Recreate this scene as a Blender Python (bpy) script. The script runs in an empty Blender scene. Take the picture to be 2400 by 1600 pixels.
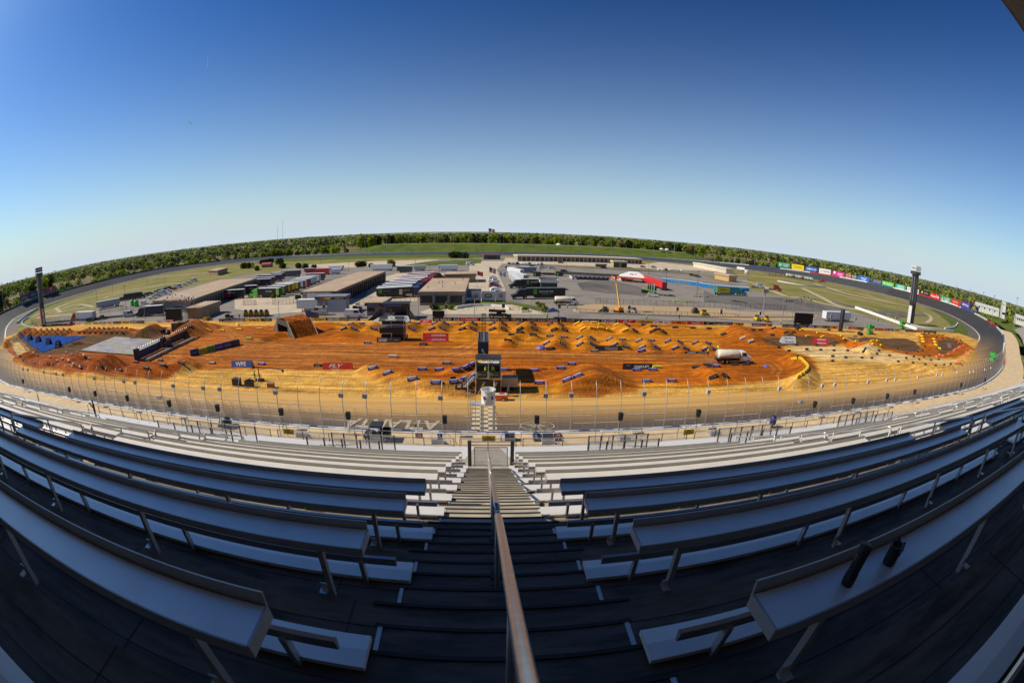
import bpy, bmesh, math, random
import numpy as np
from mathutils import Vector, Matrix
random.seed(7); RNG = np.random.default_rng(7)
SC = bpy.context.scene; COL = SC.collection
PI = math.pi
# ---------------------------------------------------------------- camera (full-frame fisheye, row-aligned world: X along the stand, Y towards the infield)
FPX, PITCH, ROLL, YAW, CZ = 1053.46, math.radians(14.170), math.radians(1.2604), math.radians(3.4451), 25.0
_f = Vector((math.sin(YAW)*math.cos(PITCH), math.cos(YAW)*math.cos(PITCH), -math.sin(PITCH)))
_r = Vector((math.cos(YAW), -math.sin(YAW), 0)); _u = _r.cross(_f)
CR = math.cos(ROLL)*_r + math.sin(ROLL)*_u; CU = -math.sin(ROLL)*_r + math.cos(ROLL)*_u; CF = _f
cd = bpy.data.cameras.new('camera'); cam = bpy.data.objects.new('camera', cd); COL.objects.link(cam); SC.camera = cam
M = Matrix((CR, CU, -CF)).transposed().to_4x4(); M.translation = (0, 0, CZ); cam.matrix_world = M
cd.type = 'PANO'
for holder in (cd, getattr(cd, 'cycles', None)):
    try:
        holder.panorama_type = 'FISHEYE_EQUISOLID'; holder.fisheye_lens = FPX/2400*36; holder.fisheye_fov = math.radians(200)
    except Exception: pass
cd.sensor_width = 36; cd.sensor_height = 24; cd.clip_start = .05; cd.clip_end = 20000
SC.view_settings.view_transform = 'Standard'; SC.view_settings.look = 'None'; SC.view_settings.exposure = 0
def ray(px, py):
    x = (px-1200)/FPX; y = -(py-800)/FPX; r = max(1e-9, math.hypot(x, y)); th = 2*math.asin(min(1, r/2)); k = math.sin(th)/r
    return x*k*CR + y*k*CU + math.cos(th)*CF
def W(p, z=0.0):                       # survey point of the photo -> the spot on the plane of height z
    d = ray(*p); s = (z-CZ)/d.z; return Vector((s*d.x, s*d.y, z))
def WY(p, Y):                          # survey point at a known distance from the stand
    d = ray(*p); s = Y/d.y; return Vector((s*d.x, Y, CZ+s*d.z))
def crop(ox, oy, s): return lambda x, y: (ox+x/s, oy+y/s)
a = crop(0, 520, 3.92); b = crop(550, 520, 3.92); c = crop(1100, 520, 3.92); d = crop(1650, 560, 5.2267); e = crop(1950, 600, 5.2267)
f6 = crop(0, 860, 3.92); g = crop(550, 860, 3.92); h = crop(1100, 820, 3.92); i9 = crop(1800, 820, 3.92)
j = crop(1030, 720, 7.84); k2 = crop(1030, 900, 7.84); m = crop(860, 720, 9.8); n = crop(1850, 760, 7.84); o = crop(0, 740, 7.84); p3 = crop(300, 740, 7.84)
q = crop(180, 640, 7.84); r5 = crop(560, 600, 7.84); s8 = crop(820, 600, 7.84); t1 = crop(1150, 580, 7.84); u1 = crop(1400, 580, 7.84)
# ---------------------------------------------------------------- materials
MATS = {}
def nodes(m):
    m.use_nodes = True; nt = m.node_tree; return nt, nt.nodes['Principled BSDF']
def pm(name, rgb, rough=.6, metal=0., var=.12, scale=4., bump=0., spec=.5, alpha=None):
    if name in MATS: return MATS[name]
    m = bpy.data.materials.new(name); nt, bs = nodes(m); N = nt.nodes; L = nt.links
    bs.inputs['Roughness'].default_value = rough; bs.inputs['Metallic'].default_value = metal; bs.inputs['Specular IOR Level'].default_value = spec
    tc = N.new('ShaderNodeTexCoord'); no = N.new('ShaderNodeTexNoise'); no.inputs['Scale'].default_value = scale; no.inputs['Detail'].default_value = 5
    L.new(tc.outputs['Object'], no.inputs['Vector'])
    mr = N.new('ShaderNodeMapRange'); mr.inputs[1].default_value = .3; mr.inputs[2].default_value = .7; mr.inputs[3].default_value = 1-var; mr.inputs[4].default_value = 1+var
    L.new(no.outputs['Fac'], mr.inputs[0])
    mx = N.new('ShaderNodeMix'); mx.data_type = 'RGBA'; mx.blend_type = 'MULTIPLY'; mx.inputs[0].default_value = 1
    mx.inputs[6].default_value = (*rgb, 1); L.new(mr.outputs[0], mx.inputs[7]); L.new(mx.outputs[2], bs.inputs['Base Color'])
    if bump:
        bp = N.new('ShaderNodeBump'); bp.inputs['Strength'].default_value = bump; bp.inputs['Distance'].default_value = .05
        L.new(no.outputs['Fac'], bp.inputs['Height']); L.new(bp.outputs[0], bs.inputs['Normal'])
    MATS[name] = m; return m
def paint(rgb, rough=.45, var=.06):
    return pm('paint_%d_%d_%d' % tuple(int(v*999) for v in rgb), rgb, rough, 0, var, 1.5)
WHITE = (.8, .8, .79); BLACK = (.012, .012, .014); RED = (.55, .02, .02); YEL = (.85, .55, .0); BLUE = (.02, .05, .28); GREEN = (.25, .62, .03); ORG = (.85, .2, .0)
GREY = (.3, .3, .31); DKG = (.05, .05, .055); NAVY = (.012, .016, .08); PURP = (.05, .045, .2); SIL = (.55, .56, .58); TAN = (.62, .45, .27)
def mix_ground(name, cols, scale, rough=.9, stretch=(1, 1, 1), bump=.0):   # a ramp of colours over layered noise
    if name in MATS: return MATS[name]
    m = bpy.data.materials.new(name); nt, bs = nodes(m); N = nt.nodes; L = nt.links; bs.inputs['Roughness'].default_value = rough
    bs.inputs['Specular IOR Level'].default_value = .2
    tc = N.new('ShaderNodeTexCoord'); mp = N.new('ShaderNodeMapping'); mp.inputs['Scale'].default_value = stretch; L.new(tc.outputs['Object'], mp.inputs[0])
    n1 = N.new('ShaderNodeTexNoise'); n1.inputs['Scale'].default_value = scale; n1.inputs['Detail'].default_value = 8; n1.inputs['Roughness'].default_value = .65; L.new(mp.outputs[0], n1.inputs[0])
    cr = N.new('ShaderNodeValToRGB'); L.new(n1.outputs['Fac'], cr.inputs[0]); el = cr.color_ramp.elements
    for i, cc in enumerate(cols):
        pos = .32 + .36*i/max(1, len(cols)-1)
        if i < 2: el[i].position = pos; el[i].color = (*cc, 1)
        else: x = el.new(pos); x.color = (*cc, 1)
    L.new(cr.outputs[0], bs.inputs['Base Color'])
    if bump:
        bp = N.new('ShaderNodeBump'); bp.inputs['Strength'].default_value = bump; L.new(n1.outputs['Fac'], bp.inputs['Height']); L.new(bp.outputs[0], bs.inputs['Normal'])
    MATS[name] = m; return m
def mat_attr(name, rough=.95, var=.25, scale=1.2, bump=.6, streak=True):   # colour from the mesh's own colour attribute, grained and streaked by noise
    m = bpy.data.materials.new(name); nt, bs = nodes(m); N = nt.nodes; L = nt.links; bs.inputs['Roughness'].default_value = rough; bs.inputs['Specular IOR Level'].default_value = .1
    at = N.new('ShaderNodeAttribute'); at.attribute_name = 'tone'
    tc = N.new('ShaderNodeTexCoord'); acc = None
    for sc_, st, v in ((.55, (1, 1, 1), var*.8), (3.5, (1, 1, 1), var*.7)) + (((.5, (.09, 1.7, 1), var*1.5), (1.3, (.06, 2.2, 1), var)) if streak else ()):
        mp = N.new('ShaderNodeMapping'); mp.inputs['Scale'].default_value = st; L.new(tc.outputs['Object'], mp.inputs[0])
        n1 = N.new('ShaderNodeTexNoise'); n1.inputs['Scale'].default_value = sc_; n1.inputs['Detail'].default_value = 6; L.new(mp.outputs[0], n1.inputs[0])
        mr = N.new('ShaderNodeMapRange'); mr.inputs[1].default_value = .32; mr.inputs[2].default_value = .68; mr.inputs[3].default_value = 1-v; mr.inputs[4].default_value = 1+v*.6; L.new(n1.outputs['Fac'], mr.inputs[0])
        mx = N.new('ShaderNodeMix'); mx.data_type = 'RGBA'; mx.blend_type = 'MULTIPLY'; mx.inputs[0].default_value = 1
        L.new(acc if acc else at.outputs['Color'], mx.inputs[6]); L.new(mr.outputs[0], mx.inputs[7]); acc = mx.outputs[2]
    L.new(acc, bs.inputs['Base Color'])
    if bump:
        n1 = N.new('ShaderNodeTexNoise'); n1.inputs['Scale'].default_value = 2.2; n1.inputs['Detail'].default_value = 7; L.new(tc.outputs['Object'], n1.inputs[0])
        bp = N.new('ShaderNodeBump'); bp.inputs['Strength'].default_value = bump; bp.inputs['Distance'].default_value = .25; L.new(n1.outputs['Fac'], bp.inputs['Height']); L.new(bp.outputs[0], bs.inputs['Normal'])
    MATS[name] = m; return m
# ---------------------------------------------------------------- mesh building
class MB:
    def __init__(s): s.v = []; s.f = []
    def add(s, vs, fs):
        n0 = len(s.v); s.v += [tuple(v) for v in vs]; s.f += [tuple(i+n0 for i in q_) for q_ in fs]; return s
    def box(s, x, y, z, sx, sy, sz, rz=0, base=True):    # centre x,y; z is the bottom when base
        z0 = z if base else z-sz/2; C, S = math.cos(rz), math.sin(rz); vs = []
        for dz in (z0, z0+sz):
            for dx, dy in ((-1, -1), (1, -1), (1, 1), (-1, 1)):
                ux, uy = dx*sx/2, dy*sy/2; vs.append((x+ux*C-uy*S, y+ux*S+uy*C, dz))
        return s.add(vs, [(3, 2, 1, 0), (4, 5, 6, 7), (0, 1, 5, 4), (1, 2, 6, 5), (2, 3, 7, 6), (3, 0, 4, 7)])
    def bar(s, A, B, w, t=None, up=(0, 0, 1)):            # square bar between two points
        A = Vector(A); B = Vector(B); t = t or w; dd = (B-A).normalized(); up = Vector(up)
        if abs(dd.dot(up)) > .98: up = Vector((0, 1, 0))
        R_ = dd.cross(up).normalized(); U_ = R_.cross(dd); vs = []
        for P_ in (A, B):
            for x, y in ((-1, -1), (1, -1), (1, 1), (-1, 1)): vs.append(P_+R_*x*w/2+U_*y*t/2)
        return s.add(vs, [(3, 2, 1, 0), (4, 5, 6, 7), (0, 1, 5, 4), (1, 2, 6, 5), (2, 3, 7, 6), (3, 0, 4, 7)])
    def tube(s, pts, r, nn=8, r2=None, cap=True):
        pts = [Vector(p) for p in pts]; rings = []; n0 = len(s.v); r2 = r if r2 is None else r2
        for i, p in enumerate(pts):
            dd = (pts[min(i+1, len(pts)-1)]-pts[max(i-1, 0)]).normalized(); up = Vector((0, 0, 1)) if abs(dd.z) < .95 else Vector((1, 0, 0))
            R_ = dd.cross(up).normalized(); U_ = R_.cross(dd); rr = r+(r2-r)*i/max(1, len(pts)-1)
            for q_ in range(nn): A_ = 2*PI*q_/nn; s.v.append(tuple(p+(R_*math.cos(A_)+U_*math.sin(A_))*rr))
        for i in range(len(pts)-1):
            for q_ in range(nn): a0 = n0+i*nn+q_; a1 = n0+i*nn+(q_+1) % nn; s.f.append((a0, a1, a1+nn, a0+nn))
        if cap: s.f.append(tuple(n0+q_ for q_ in range(nn))[::-1]); s.f.append(tuple(n0+(len(pts)-1)*nn+q_ for q_ in range(nn)))
        return s
    def lathe(s, prof, x=0, y=0, z=0, nn=14):             # [(r, z)]
        n0 = len(s.v)
        for r_, z_ in prof:
            for q_ in range(nn): A_ = 2*PI*q_/nn; s.v.append((x+r_*math.cos(A_), y+r_*math.sin(A_), z+z_))
        for i in range(len(prof)-1):
            for q_ in range(nn): a0 = n0+i*nn+q_; a1 = n0+i*nn+(q_+1) % nn; s.f.append((a0, a1, a1+nn, a0+nn))
        s.f.append(tuple(n0+q_ for q_ in range(nn))[::-1]); s.f.append(tuple(n0+(len(prof)-1)*nn+q_ for q_ in range(nn)))
        return s
    def prism(s, prof, A, B, axis='x'):                   # profile of (u, z) swept along x (or y) from A to B
        k_ = len(prof); P_ = (lambda t, u, z: (t, u, z)) if axis == 'x' else (lambda t, u, z: (u, t, z))
        vs = [P_(A, u, z) for u, z in prof]+[P_(B, u, z) for u, z in prof]
        fs = [tuple(range(k_))[::-1], tuple(range(k_, 2*k_))]+[(i, (i+1) % k_, k_+(i+1) % k_, k_+i) for i in range(k_)]
        return s.add(vs, fs)
    def quad(s, *P_): return s.add(P_, [tuple(range(len(P_)))])
    def mesh(s, name):
        me = bpy.data.meshes.new(name); me.from_pydata(s.v, [], s.f); me.update()
        bm = bmesh.new(); bm.from_mesh(me); bmesh.ops.recalc_face_normals(bm, faces=bm.faces); bm.to_mesh(me); bm.free()
        return me
def tag(ob, label=None, cat=None, group=None, kind=None):
    if label: ob['label'] = label
    if cat: ob['category'] = cat
    if group: ob['group'] = group
    if kind: ob['kind'] = kind
    return ob
def obj(name, mb, mat, parent=None, smooth=False, loc=None, rz=0):
    me = mb.mesh(name) if isinstance(mb, MB) else mb
    if mat is not None and not me.materials: me.materials.append(mat)
    if smooth: me.polygons.foreach_set('use_smooth', [True]*len(me.polygons))
    ob = bpy.data.objects.new(name, me); COL.objects.link(ob); ob.parent = parent
    if parent is not None: KIDS.setdefault(parent.name, []).append(ob)
    if loc is not None: ob.location = loc
    if rz: ob.rotation_euler = (0, 0, rz)
    return ob
def thing(name, label, cat, loc=(0, 0, 0), rz=0, group=None):
    ob = bpy.data.objects.new(name, None); COL.objects.link(ob); ob.location = loc; ob.rotation_euler = (0, 0, rz); ob.empty_display_size = .2
    return tag(ob, label, cat, group)
def struct(name, mb, mat, smooth=False): return tag(obj(name, mb, mat, None, smooth), kind='structure')
KIDS = {}
def dup(root, loc, rz=0, label=None, group=None, rot=None, scale=None):
    def cp(x, par):
        y = x.copy(); COL.objects.link(y); y.parent = par
        for ch in KIDS.get(x.name, ()): cp(ch, y)
        return y
    y = cp(root, None); y.location = loc; y.rotation_euler = rot if rot else (0, 0, rz)
    if scale: y.scale = scale
    if label: y['label'] = label
    if group: y['group'] = group
    return y
TXT = {}
def text_mesh(body, bold=0.0, shear=0.0):
    key = (body, bold, shear)
    if key not in TXT:
        cu = bpy.data.curves.new('t', 'FONT'); cu.body = body; cu.align_x = 'CENTER'; cu.align_y = 'CENTER'; cu.offset = bold; cu.shear = shear; cu.resolution_u = 2
        ob = bpy.data.objects.new('t', cu); COL.objects.link(ob); dg = bpy.context.evaluated_depsgraph_get()
        me = bpy.data.meshes.new_from_object(ob.evaluated_get(dg)); bpy.data.objects.remove(ob)
        v = np.array([x.co for x in me.vertices]); mn, mx_ = v.min(0), v.max(0)
        TXT[key] = (me, mx_-mn, (mn+mx_)/2)
    return TXT[key]
def lettering(body, parent, mat, centre, right, up, width, height, proud=.02, bold=.02, shear=0, name='lettering'):
    me, size, mid = text_mesh(body, bold, shear); right = Vector(right).normalized(); up = Vector(up).normalized(); nrm = right.cross(up)
    sx, sy = width/max(size[0], 1e-6), height/max(size[1], 1e-6)
    M_ = Matrix((right*sx, up*sy, nrm)).transposed().to_4x4(); M_.translation = Vector(centre)+nrm*proud-right*sx*mid[0]-up*sy*mid[1]
    nm = me.copy(); nm.transform(M_); nm.materials.clear(); nm.materials.append(mat)
    return obj(name, nm, None, parent)
def grid_sheet(name, pts, mat, z, kind='structure', parent=None):    # flat polygon
    bm = bmesh.new(); vs = [bm.verts.new((p[0], p[1], z)) for p in pts]; fc = bm.faces.new(vs); 
    bmesh.ops.triangulate(bm, faces=[fc]); bmesh.ops.recalc_face_normals(bm, faces=bm.faces)
    for f_ in bm.faces:
        if f_.normal.z < 0: f_.normal_flip()
    me = bpy.data.meshes.new(name); bm.to_mesh(me); bm.free(); ob = obj(name, me, mat, parent)
    if kind: ob['kind'] = kind
    return ob
def smooth_path(pts, step=6.0):            # Catmull-Rom through the points
    P_ = [np.array(p, float) for p in pts]; out = []
    for i in range(len(P_)-1):
        p0 = P_[max(i-1, 0)]; p1, p2 = P_[i], P_[i+1]; p4 = P_[min(i+2, len(P_)-1)]; nn = max(1, int(np.linalg.norm(p2-p1)/step))
        for t in range(nn):
            u = t/nn; out.append(.5*((2*p1)+(-p0+p2)*u+(2*p0-5*p1+4*p2-p4)*u*u+(-p0+3*p1-3*p2+p4)*u**3))
    out.append(P_[-1]); return [Vector(v) for v in out]
# ---------------------------------------------------------------- daylight
SUN_EL, SUN_AZ = math.radians(42), math.atan2(.03, 1.0)       # light travels to +X with a little +Y
sd = Vector((math.cos(SUN_AZ)*math.cos(SUN_EL), math.sin(SUN_AZ)*math.cos(SUN_EL), -math.sin(SUN_EL)))
sl = bpy.data.lights.new('sun', 'SUN'); sl.energy = 4.9; sl.angle = math.radians(.53); sl.color = (1.0, .91, .74)
so = bpy.data.objects.new('sun', sl); COL.objects.link(so); so.rotation_euler = sd.to_track_quat('-Z', 'Y').to_euler()
w = bpy.data.worlds.new('World'); SC.world = w; w.use_nodes = True; nt = w.node_tree; bg = nt.nodes['Background']
sk = nt.nodes.new('ShaderNodeTexSky'); sk.sky_type = 'NISHITA'; sk.sun_disc = False; sk.sun_elevation = SUN_EL
to = -sd; sk.sun_rotation = math.atan2(to.x, to.y); sk.altitude = 250; sk.air_density = 1.15; sk.dust_density = .6; sk.ozone_density = 2.6
hs = nt.nodes.new('ShaderNodeHueSaturation'); hs.inputs['Saturation'].default_value = 1.28; hs.inputs['Value'].default_value = 1.0
# the clear sky, paling to a hazy white-blue low over the land
tcw = nt.nodes.new('ShaderNodeTexCoord'); sx_ = nt.nodes.new('ShaderNodeSeparateXYZ'); nt.links.new(tcw.outputs['Generated'], sx_.inputs[0])
cl_ = nt.nodes.new('ShaderNodeMath'); cl_.operation = 'SUBTRACT'; cl_.use_clamp = True; cl_.inputs[0].default_value = 1.0; nt.links.new(sx_.outputs[2], cl_.inputs[1])
pw_ = nt.nodes.new('ShaderNodeMath'); pw_.operation = 'POWER'; pw_.inputs[1].default_value = 5.2; nt.links.new(cl_.outputs[0], pw_.inputs[0])
hz_ = nt.nodes.new('ShaderNodeMath'); hz_.operation = 'MULTIPLY'; hz_.inputs[1].default_value = .92; nt.links.new(pw_.outputs[0], hz_.inputs[0])
mxw = nt.nodes.new('ShaderNodeMix'); mxw.data_type = 'RGBA'; mxw.inputs[7].default_value = (6.0, 7.15, 8.2, 1); nt.links.new(hz_.outputs[0], mxw.inputs[0])
v1 = nt.nodes.new('ShaderNodeMix'); v1.data_type = 'RGBA'; v1.blend_type = 'MULTIPLY'; v1.inputs[0].default_value = 1; v1.inputs[7].default_value = (.105, .105, .105, 1)
gm = nt.nodes.new('ShaderNodeGamma'); gm.inputs[1].default_value = 1.45; v2 = nt.nodes.new('ShaderNodeMix'); v2.data_type = 'RGBA'; v2.blend_type = 'MULTIPLY'; v2.inputs[0].default_value = 1; v2.inputs[7].default_value = (8.0, 10.2, 11.2, 1)
nt.links.new(sk.outputs[0], hs.inputs['Color']); nt.links.new(hs.outputs[0], v1.inputs[6]); nt.links.new(v1.outputs[2], gm.inputs[0]); nt.links.new(gm.outputs[0], v2.inputs[6]); nt.links.new(v2.outputs[2], mxw.inputs[6]); nt.links.new(mxw.outputs[2], bg.inputs[0]); bg.inputs[1].default_value = .1
# ================================================================ SETTING: track, infield, dirt
# outer wall of the oval: x, y, top of wall z
WALL = [(-150, 54.5, 2.5), (-116, 48.2, 2.5), (-95, 46.9, 2.5), (0, 46.9, 2.5), (90, 47.2, 2.5), (125, 49.5, 2.5), (167, 59, 2.8), (212, 76, 3.6), (285, 106, 6), (340, 145, 7.5), (385, 195, 8.3), (404, 245, 8.5), (402, 300, 8.5),
        (383, 352, 8), (345, 402, 7), (290, 445, 5), (220, 466, 3.5), (150, 471, 3), (0, 466, 2.5), (-155, 470, 2.5), (-229, 478, 2.6), (-290, 466, 3.4), (-338, 430, 4.8), (-362, 380, 5.8), (-366, 320, 6.2), (-362, 260, 6.2), (-357, 215, 6.2), (-348, 180, 6), (-325, 142, 5.2), (-285, 112, 4.2), (-235, 86, 3.2), (-190, 66, 2.7), (-150, 54.5, 2.5)]
WP = smooth_path(WALL, 5.0)[:-1]; NW = len(WP)
def wn(i):        # inward normal
    t = WP[(i+1) % NW]-WP[i-1]; t.z = 0; t.normalize(); return Vector((-t.y, t.x, 0))
WN = [wn(i) for i in range(NW)]
def bank(i): return WP[i].z-1.0
def track_pt(i, s, dz=0):                # s metres in from the wall
    Wd = 17.0; zb = bank(i); f_ = min(1, max(0, s)/Wd); return Vector((WP[i].x+WN[i].x*s, WP[i].y+WN[i].y*s, zb*(1-f_)+dz))
def loft(rows):     # rows: list of closed rings of points
    mb = MB(); k_ = len(rows[0]); nn = len(rows)
    for r_ in rows: mb.v += [tuple(p) for p in r_]
    for x in range(nn-1):
        for y in range(k_): mb.f.append((x*k_+y, x*k_+(y+1) % k_, (x+1)*k_+(y+1) % k_, (x+1)*k_+y))
    return mb
# asphalt with worn groove, seams and the clay dust of the event on the front straight
mt = bpy.data.materials.new('track_asphalt'); nt, bs = nodes(mt); N = nt.nodes; L = nt.links; bs.inputs['Roughness'].default_value = .85
tc = N.new('ShaderNodeTexCoord'); no = N.new('ShaderNodeTexNoise'); no.inputs['Scale'].default_value = .35; no.inputs['Detail'].default_value = 9; mp = N.new('ShaderNodeMapping'); mp.inputs['Scale'].default_value = (.08, 1.6, 1)
L.new(tc.outputs['Object'], mp.inputs[0]); L.new(mp.outputs[0], no.inputs[0])
at = N.new('ShaderNodeAttribute'); at.attribute_name = 'tone'
mr = N.new('ShaderNodeMapRange'); mr.inputs[1].default_value = .3; mr.inputs[2].default_value = .7; mr.inputs[3].default_value = .72; mr.inputs[4].default_value = 1.22; L.new(no.outputs['Fac'], mr.inputs[0])
mx = N.new('ShaderNodeMix'); mx.data_type = 'RGBA'; mx.blend_type = 'MULTIPLY'; mx.inputs[0].default_value = 1; L.new(at.outputs['Color'], mx.inputs[6]); L.new(mr.outputs[0], mx.inputs[7]); L.new(mx.outputs[2], bs.inputs['Base Color'])
def sstep(e0, e1, x): t = np.clip((x-e0)/(e1-e0), 0, 1); return t*t*(3-2*t)
def set_tone(me, cols):
    at_ = me.color_attributes.new('tone', 'FLOAT_COLOR', 'POINT'); at_.data.foreach_set('color', np.c_[cols, np.ones(len(cols))].astype(np.float32).ravel())
ss = [0, 1.5, 4, 6.5, 9, 11, 13, 15, 17, 19, 22, 26]
mb = loft([[track_pt(x, s_, -.03 if s_ > 20 else 0) for x in range(NW)] for s_ in ss]); ob = struct('racetrack', mb, mt)
co = np.array([v.co for v in ob.data.vertices]); X, Y = co[:, 0], co[:, 1]
base = np.tile(np.array([.085, .062, .045]), (len(co), 1))
turn = np.clip((np.abs(X-20)-190)/70, 0, 1)*(Y > 60); back = (Y > 300)
base = base*(1-turn[:, None])+np.array([.036, .034, .035])*turn[:, None]; base[back] = np.array([.05, .05, .055])
rows_ = np.repeat(np.array(ss), NW)
apron = (rows_ >= 17); base[apron] = base[apron]*.3+np.array([.15, .115, .08])*.7
clay = np.array([.66, .37, .09])
fr = np.exp(-(((X-10)/190)**4))*(Y < 130)
dust = sstep(2.5, 15, rows_)*fr
base = base*(1-dust[:, None]*.92)+clay*dust[:, None]*.92
set_tone(ob.data, base)
def strip(name, s0, s1, sel, mat, lift=.012, dash=None, kind='structure'):
    mb = MB(); run = 0
    for x in range(NW):
        if not sel(WP[x], x): continue
        y = (x+1) % NW
        if dash and (x % dash[0]) >= dash[1]: continue
        mb.quad(track_pt(x, s0, lift), track_pt(y, s0, lift), track_pt(y, s1, lift), track_pt(x, s1, lift))
    return tag(obj(name, mb, mat), kind=kind)
MW = pm('track_paint', (.75, .73, .68), .7, 0, .25, 2)
strip('track_line', 16.9, 17.6, lambda p, x: p.y > 90 or abs(p.x) > 175, MW)
# front-straight lane dashes (groups of long thin worn marks)
DASH = pm('worn_lane_paint', (.5, .42, .33), .8, 0, .4, 3)
mb = MB()
for row, off in ((2.2, 0), (5.0, 5), (8.0, 2), (11.0, 6)):
    x = -118+off
    while x < 125:
        f_ = 1-row/17; zz = 1.5*f_; yy = 46.9+row
        if not (row < 3 and -20 < x < 11): mb.quad((x, yy, zz+.02), (x+6.2, yy, zz+.02), (x+6.2, yy+.16, zz+.006), (x, yy+.16, zz+.006))
        x += 11.3
struct('lane_marks', mb, DASH)
# outer wall: concrete with white/red/blue bands, and inner apron wall
def ring_wall(name, s_out, s_in, z0, ztop, sel, mat, label=None):
    mb = MB(); idx = [x for x in range(NW) if sel(WP[x], x)]
    for x in idx:
        y = (x+1) % NW; A0 = track_pt(x, s_in); B0 = track_pt(y, s_in); A1 = WP[x]-WN[x]*s_out; B1 = WP[y]-WN[y]*s_out
        za, zb = bank(x), bank(y)
        P_ = [(A0.x, A0.y, za-.6), (B0.x, B0.y, zb-.6), (B0.x, B0.y, zb+ztop), (A0.x, A0.y, za+ztop), (A1.x, A1.y, za+z0), (B1.x, B1.y, zb+z0), (B1.x, B1.y, zb+ztop), (A1.x, A1.y, za+ztop)]
        mb.add(P_, [(0, 1, 2, 3), (3, 2, 6, 7), (4, 5, 6, 7)[::-1]])
    ob = obj(name, mb, mat); return ob
wallmat = pm('wall_white', (.74, .74, .72), .6, 0, .25, .35)
front = lambda p: abs(p.x) < 170 and p.y < 62
for nm, fn, mat, lab in (
    ('barrier_wall', lambda p, x: front(p), wallmat, 'long white concrete wall under the catch fence beside the front straight'),
    ('barrier_wall', lambda p, x: not front(p) and p.x > 0 and p.y < 455, None, 'white barrier wall with red and blue bands round the billboard turn'),
    ('barrier_wall', lambda p, x: not front(p) and p.x < 0 and p.y < 455, None, 'dark banded barrier wall along the top of the turn behind the scoring pylon'),
    ('barrier_wall', lambda p, x: p.y >= 455, pm('wall_grey', (.52, .53, .55), .6, 0, .2, .3), 'pale grey wall along the far straight before the grass bank')):
    if mat: tag(ring_wall(nm, .7, 0, -1.5, 1.0, fn, mat), lab, 'wall')
    else:
        right_side = 'billboard' in lab
        t = thing(nm, lab, 'wall')
        pal = [(WHITE, 'white'), (RED, 'red'), (WHITE, 'white'), ((.03, .09, .3), 'blue')] if right_side else [((.012, .02, .045), 'navy'), ((.045, .11, .17), 'teal'), ((.02, .012, .014), 'black'), ((.1, .16, .22), 'steel')]
        for band in range(4):
            ring = ring_wall('wall_band', .8, 0, -2 if right_side else -3, 1.0, lambda p, x, band=band, fn=fn: fn(p, x) and (x//7) % 4 == band, pm('wall_'+pal[band][1], pal[band][0], .6, 0, .25, .4)); ring.parent = t; ring['label'] = pal[band][1]+' stretches of the barrier'
for ob_ in list(COL.objects):
    if ob_.get('label', '').startswith('long white concrete wall'):
        AD = pm('wall_print', (.10, .11, .16), .6, 0, .5, 5)
        for q_ in range(-20, 21):
            x_ = q_*5.4+1.3; obj('printed_panel', MB().box(x_, 46.55, 2.503, 2.6, .42, .006), AD, ob_) if abs(x_) < 100 else None
# ground far and near
grass = mix_ground('field_grass', [(.13, .14, .022), (.19, .18, .035), (.26, .21, .07), (.10, .12, .018)], .035, .95, (1, 1, 1))
lawn = mix_ground('lawn_grass', [(.055, .09, .010), (.09, .125, .015), (.14, .14, .025)], .09, .95)
outside = mix_ground('outside_ground', [(.09, .11, .03), (.2, .16, .08), (.12, .12, .04)], .01, .95)
asph = mix_ground('lot_asphalt', [(.20, .175, .15), (.27, .235, .195), (.15, .135, .12)], .05, .9)
asph_d = mix_ground('dark_asphalt', [(.115, .105, .095), (.17, .15, .13), (.075, .07, .066)], .03, .9, (1, .5, 1))
conc = mix_ground('pale_concrete', [(.47, .37, .26), (.56, .46, .33), (.40, .32, .22)], .08, .9)
sandm = mix_ground('sandy_lot', [(.5, .33, .16), (.42, .3, .17), (.34, .26, .18)], .04, .95)
path_m = mix_ground('gravel_path', [(.42, .34, .22), (.5, .41, .27)], .2, .95)
mb = MB(); rr = [0, 60, 150, 300, 460, 560, 700, 1000, 1600, 3000, 6000, 12000]; nn = 72
for R_ in rr:
    for x in range(nn):
        A_ = 2*PI*x/nn; mb.v.append((20+R_*math.cos(A_)*(1 if R_ > 500 else 1), 250+R_*math.sin(A_), -.12 if R_ < 700 else -.12-(R_-700)*.0036))
for x in range(len(rr)-1):
    for y in range(nn): mb.f.append((x*nn+y, x*nn+(y+1) % nn, (x+1)*nn+(y+1) % nn, (x+1)*nn+y))
struct('ground', mb, outside)
inner = [track_pt(x, 25.8) for x in range(0, NW, 2)]
grid_sheet('infield_grass', inner, grass, -.05)
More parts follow.
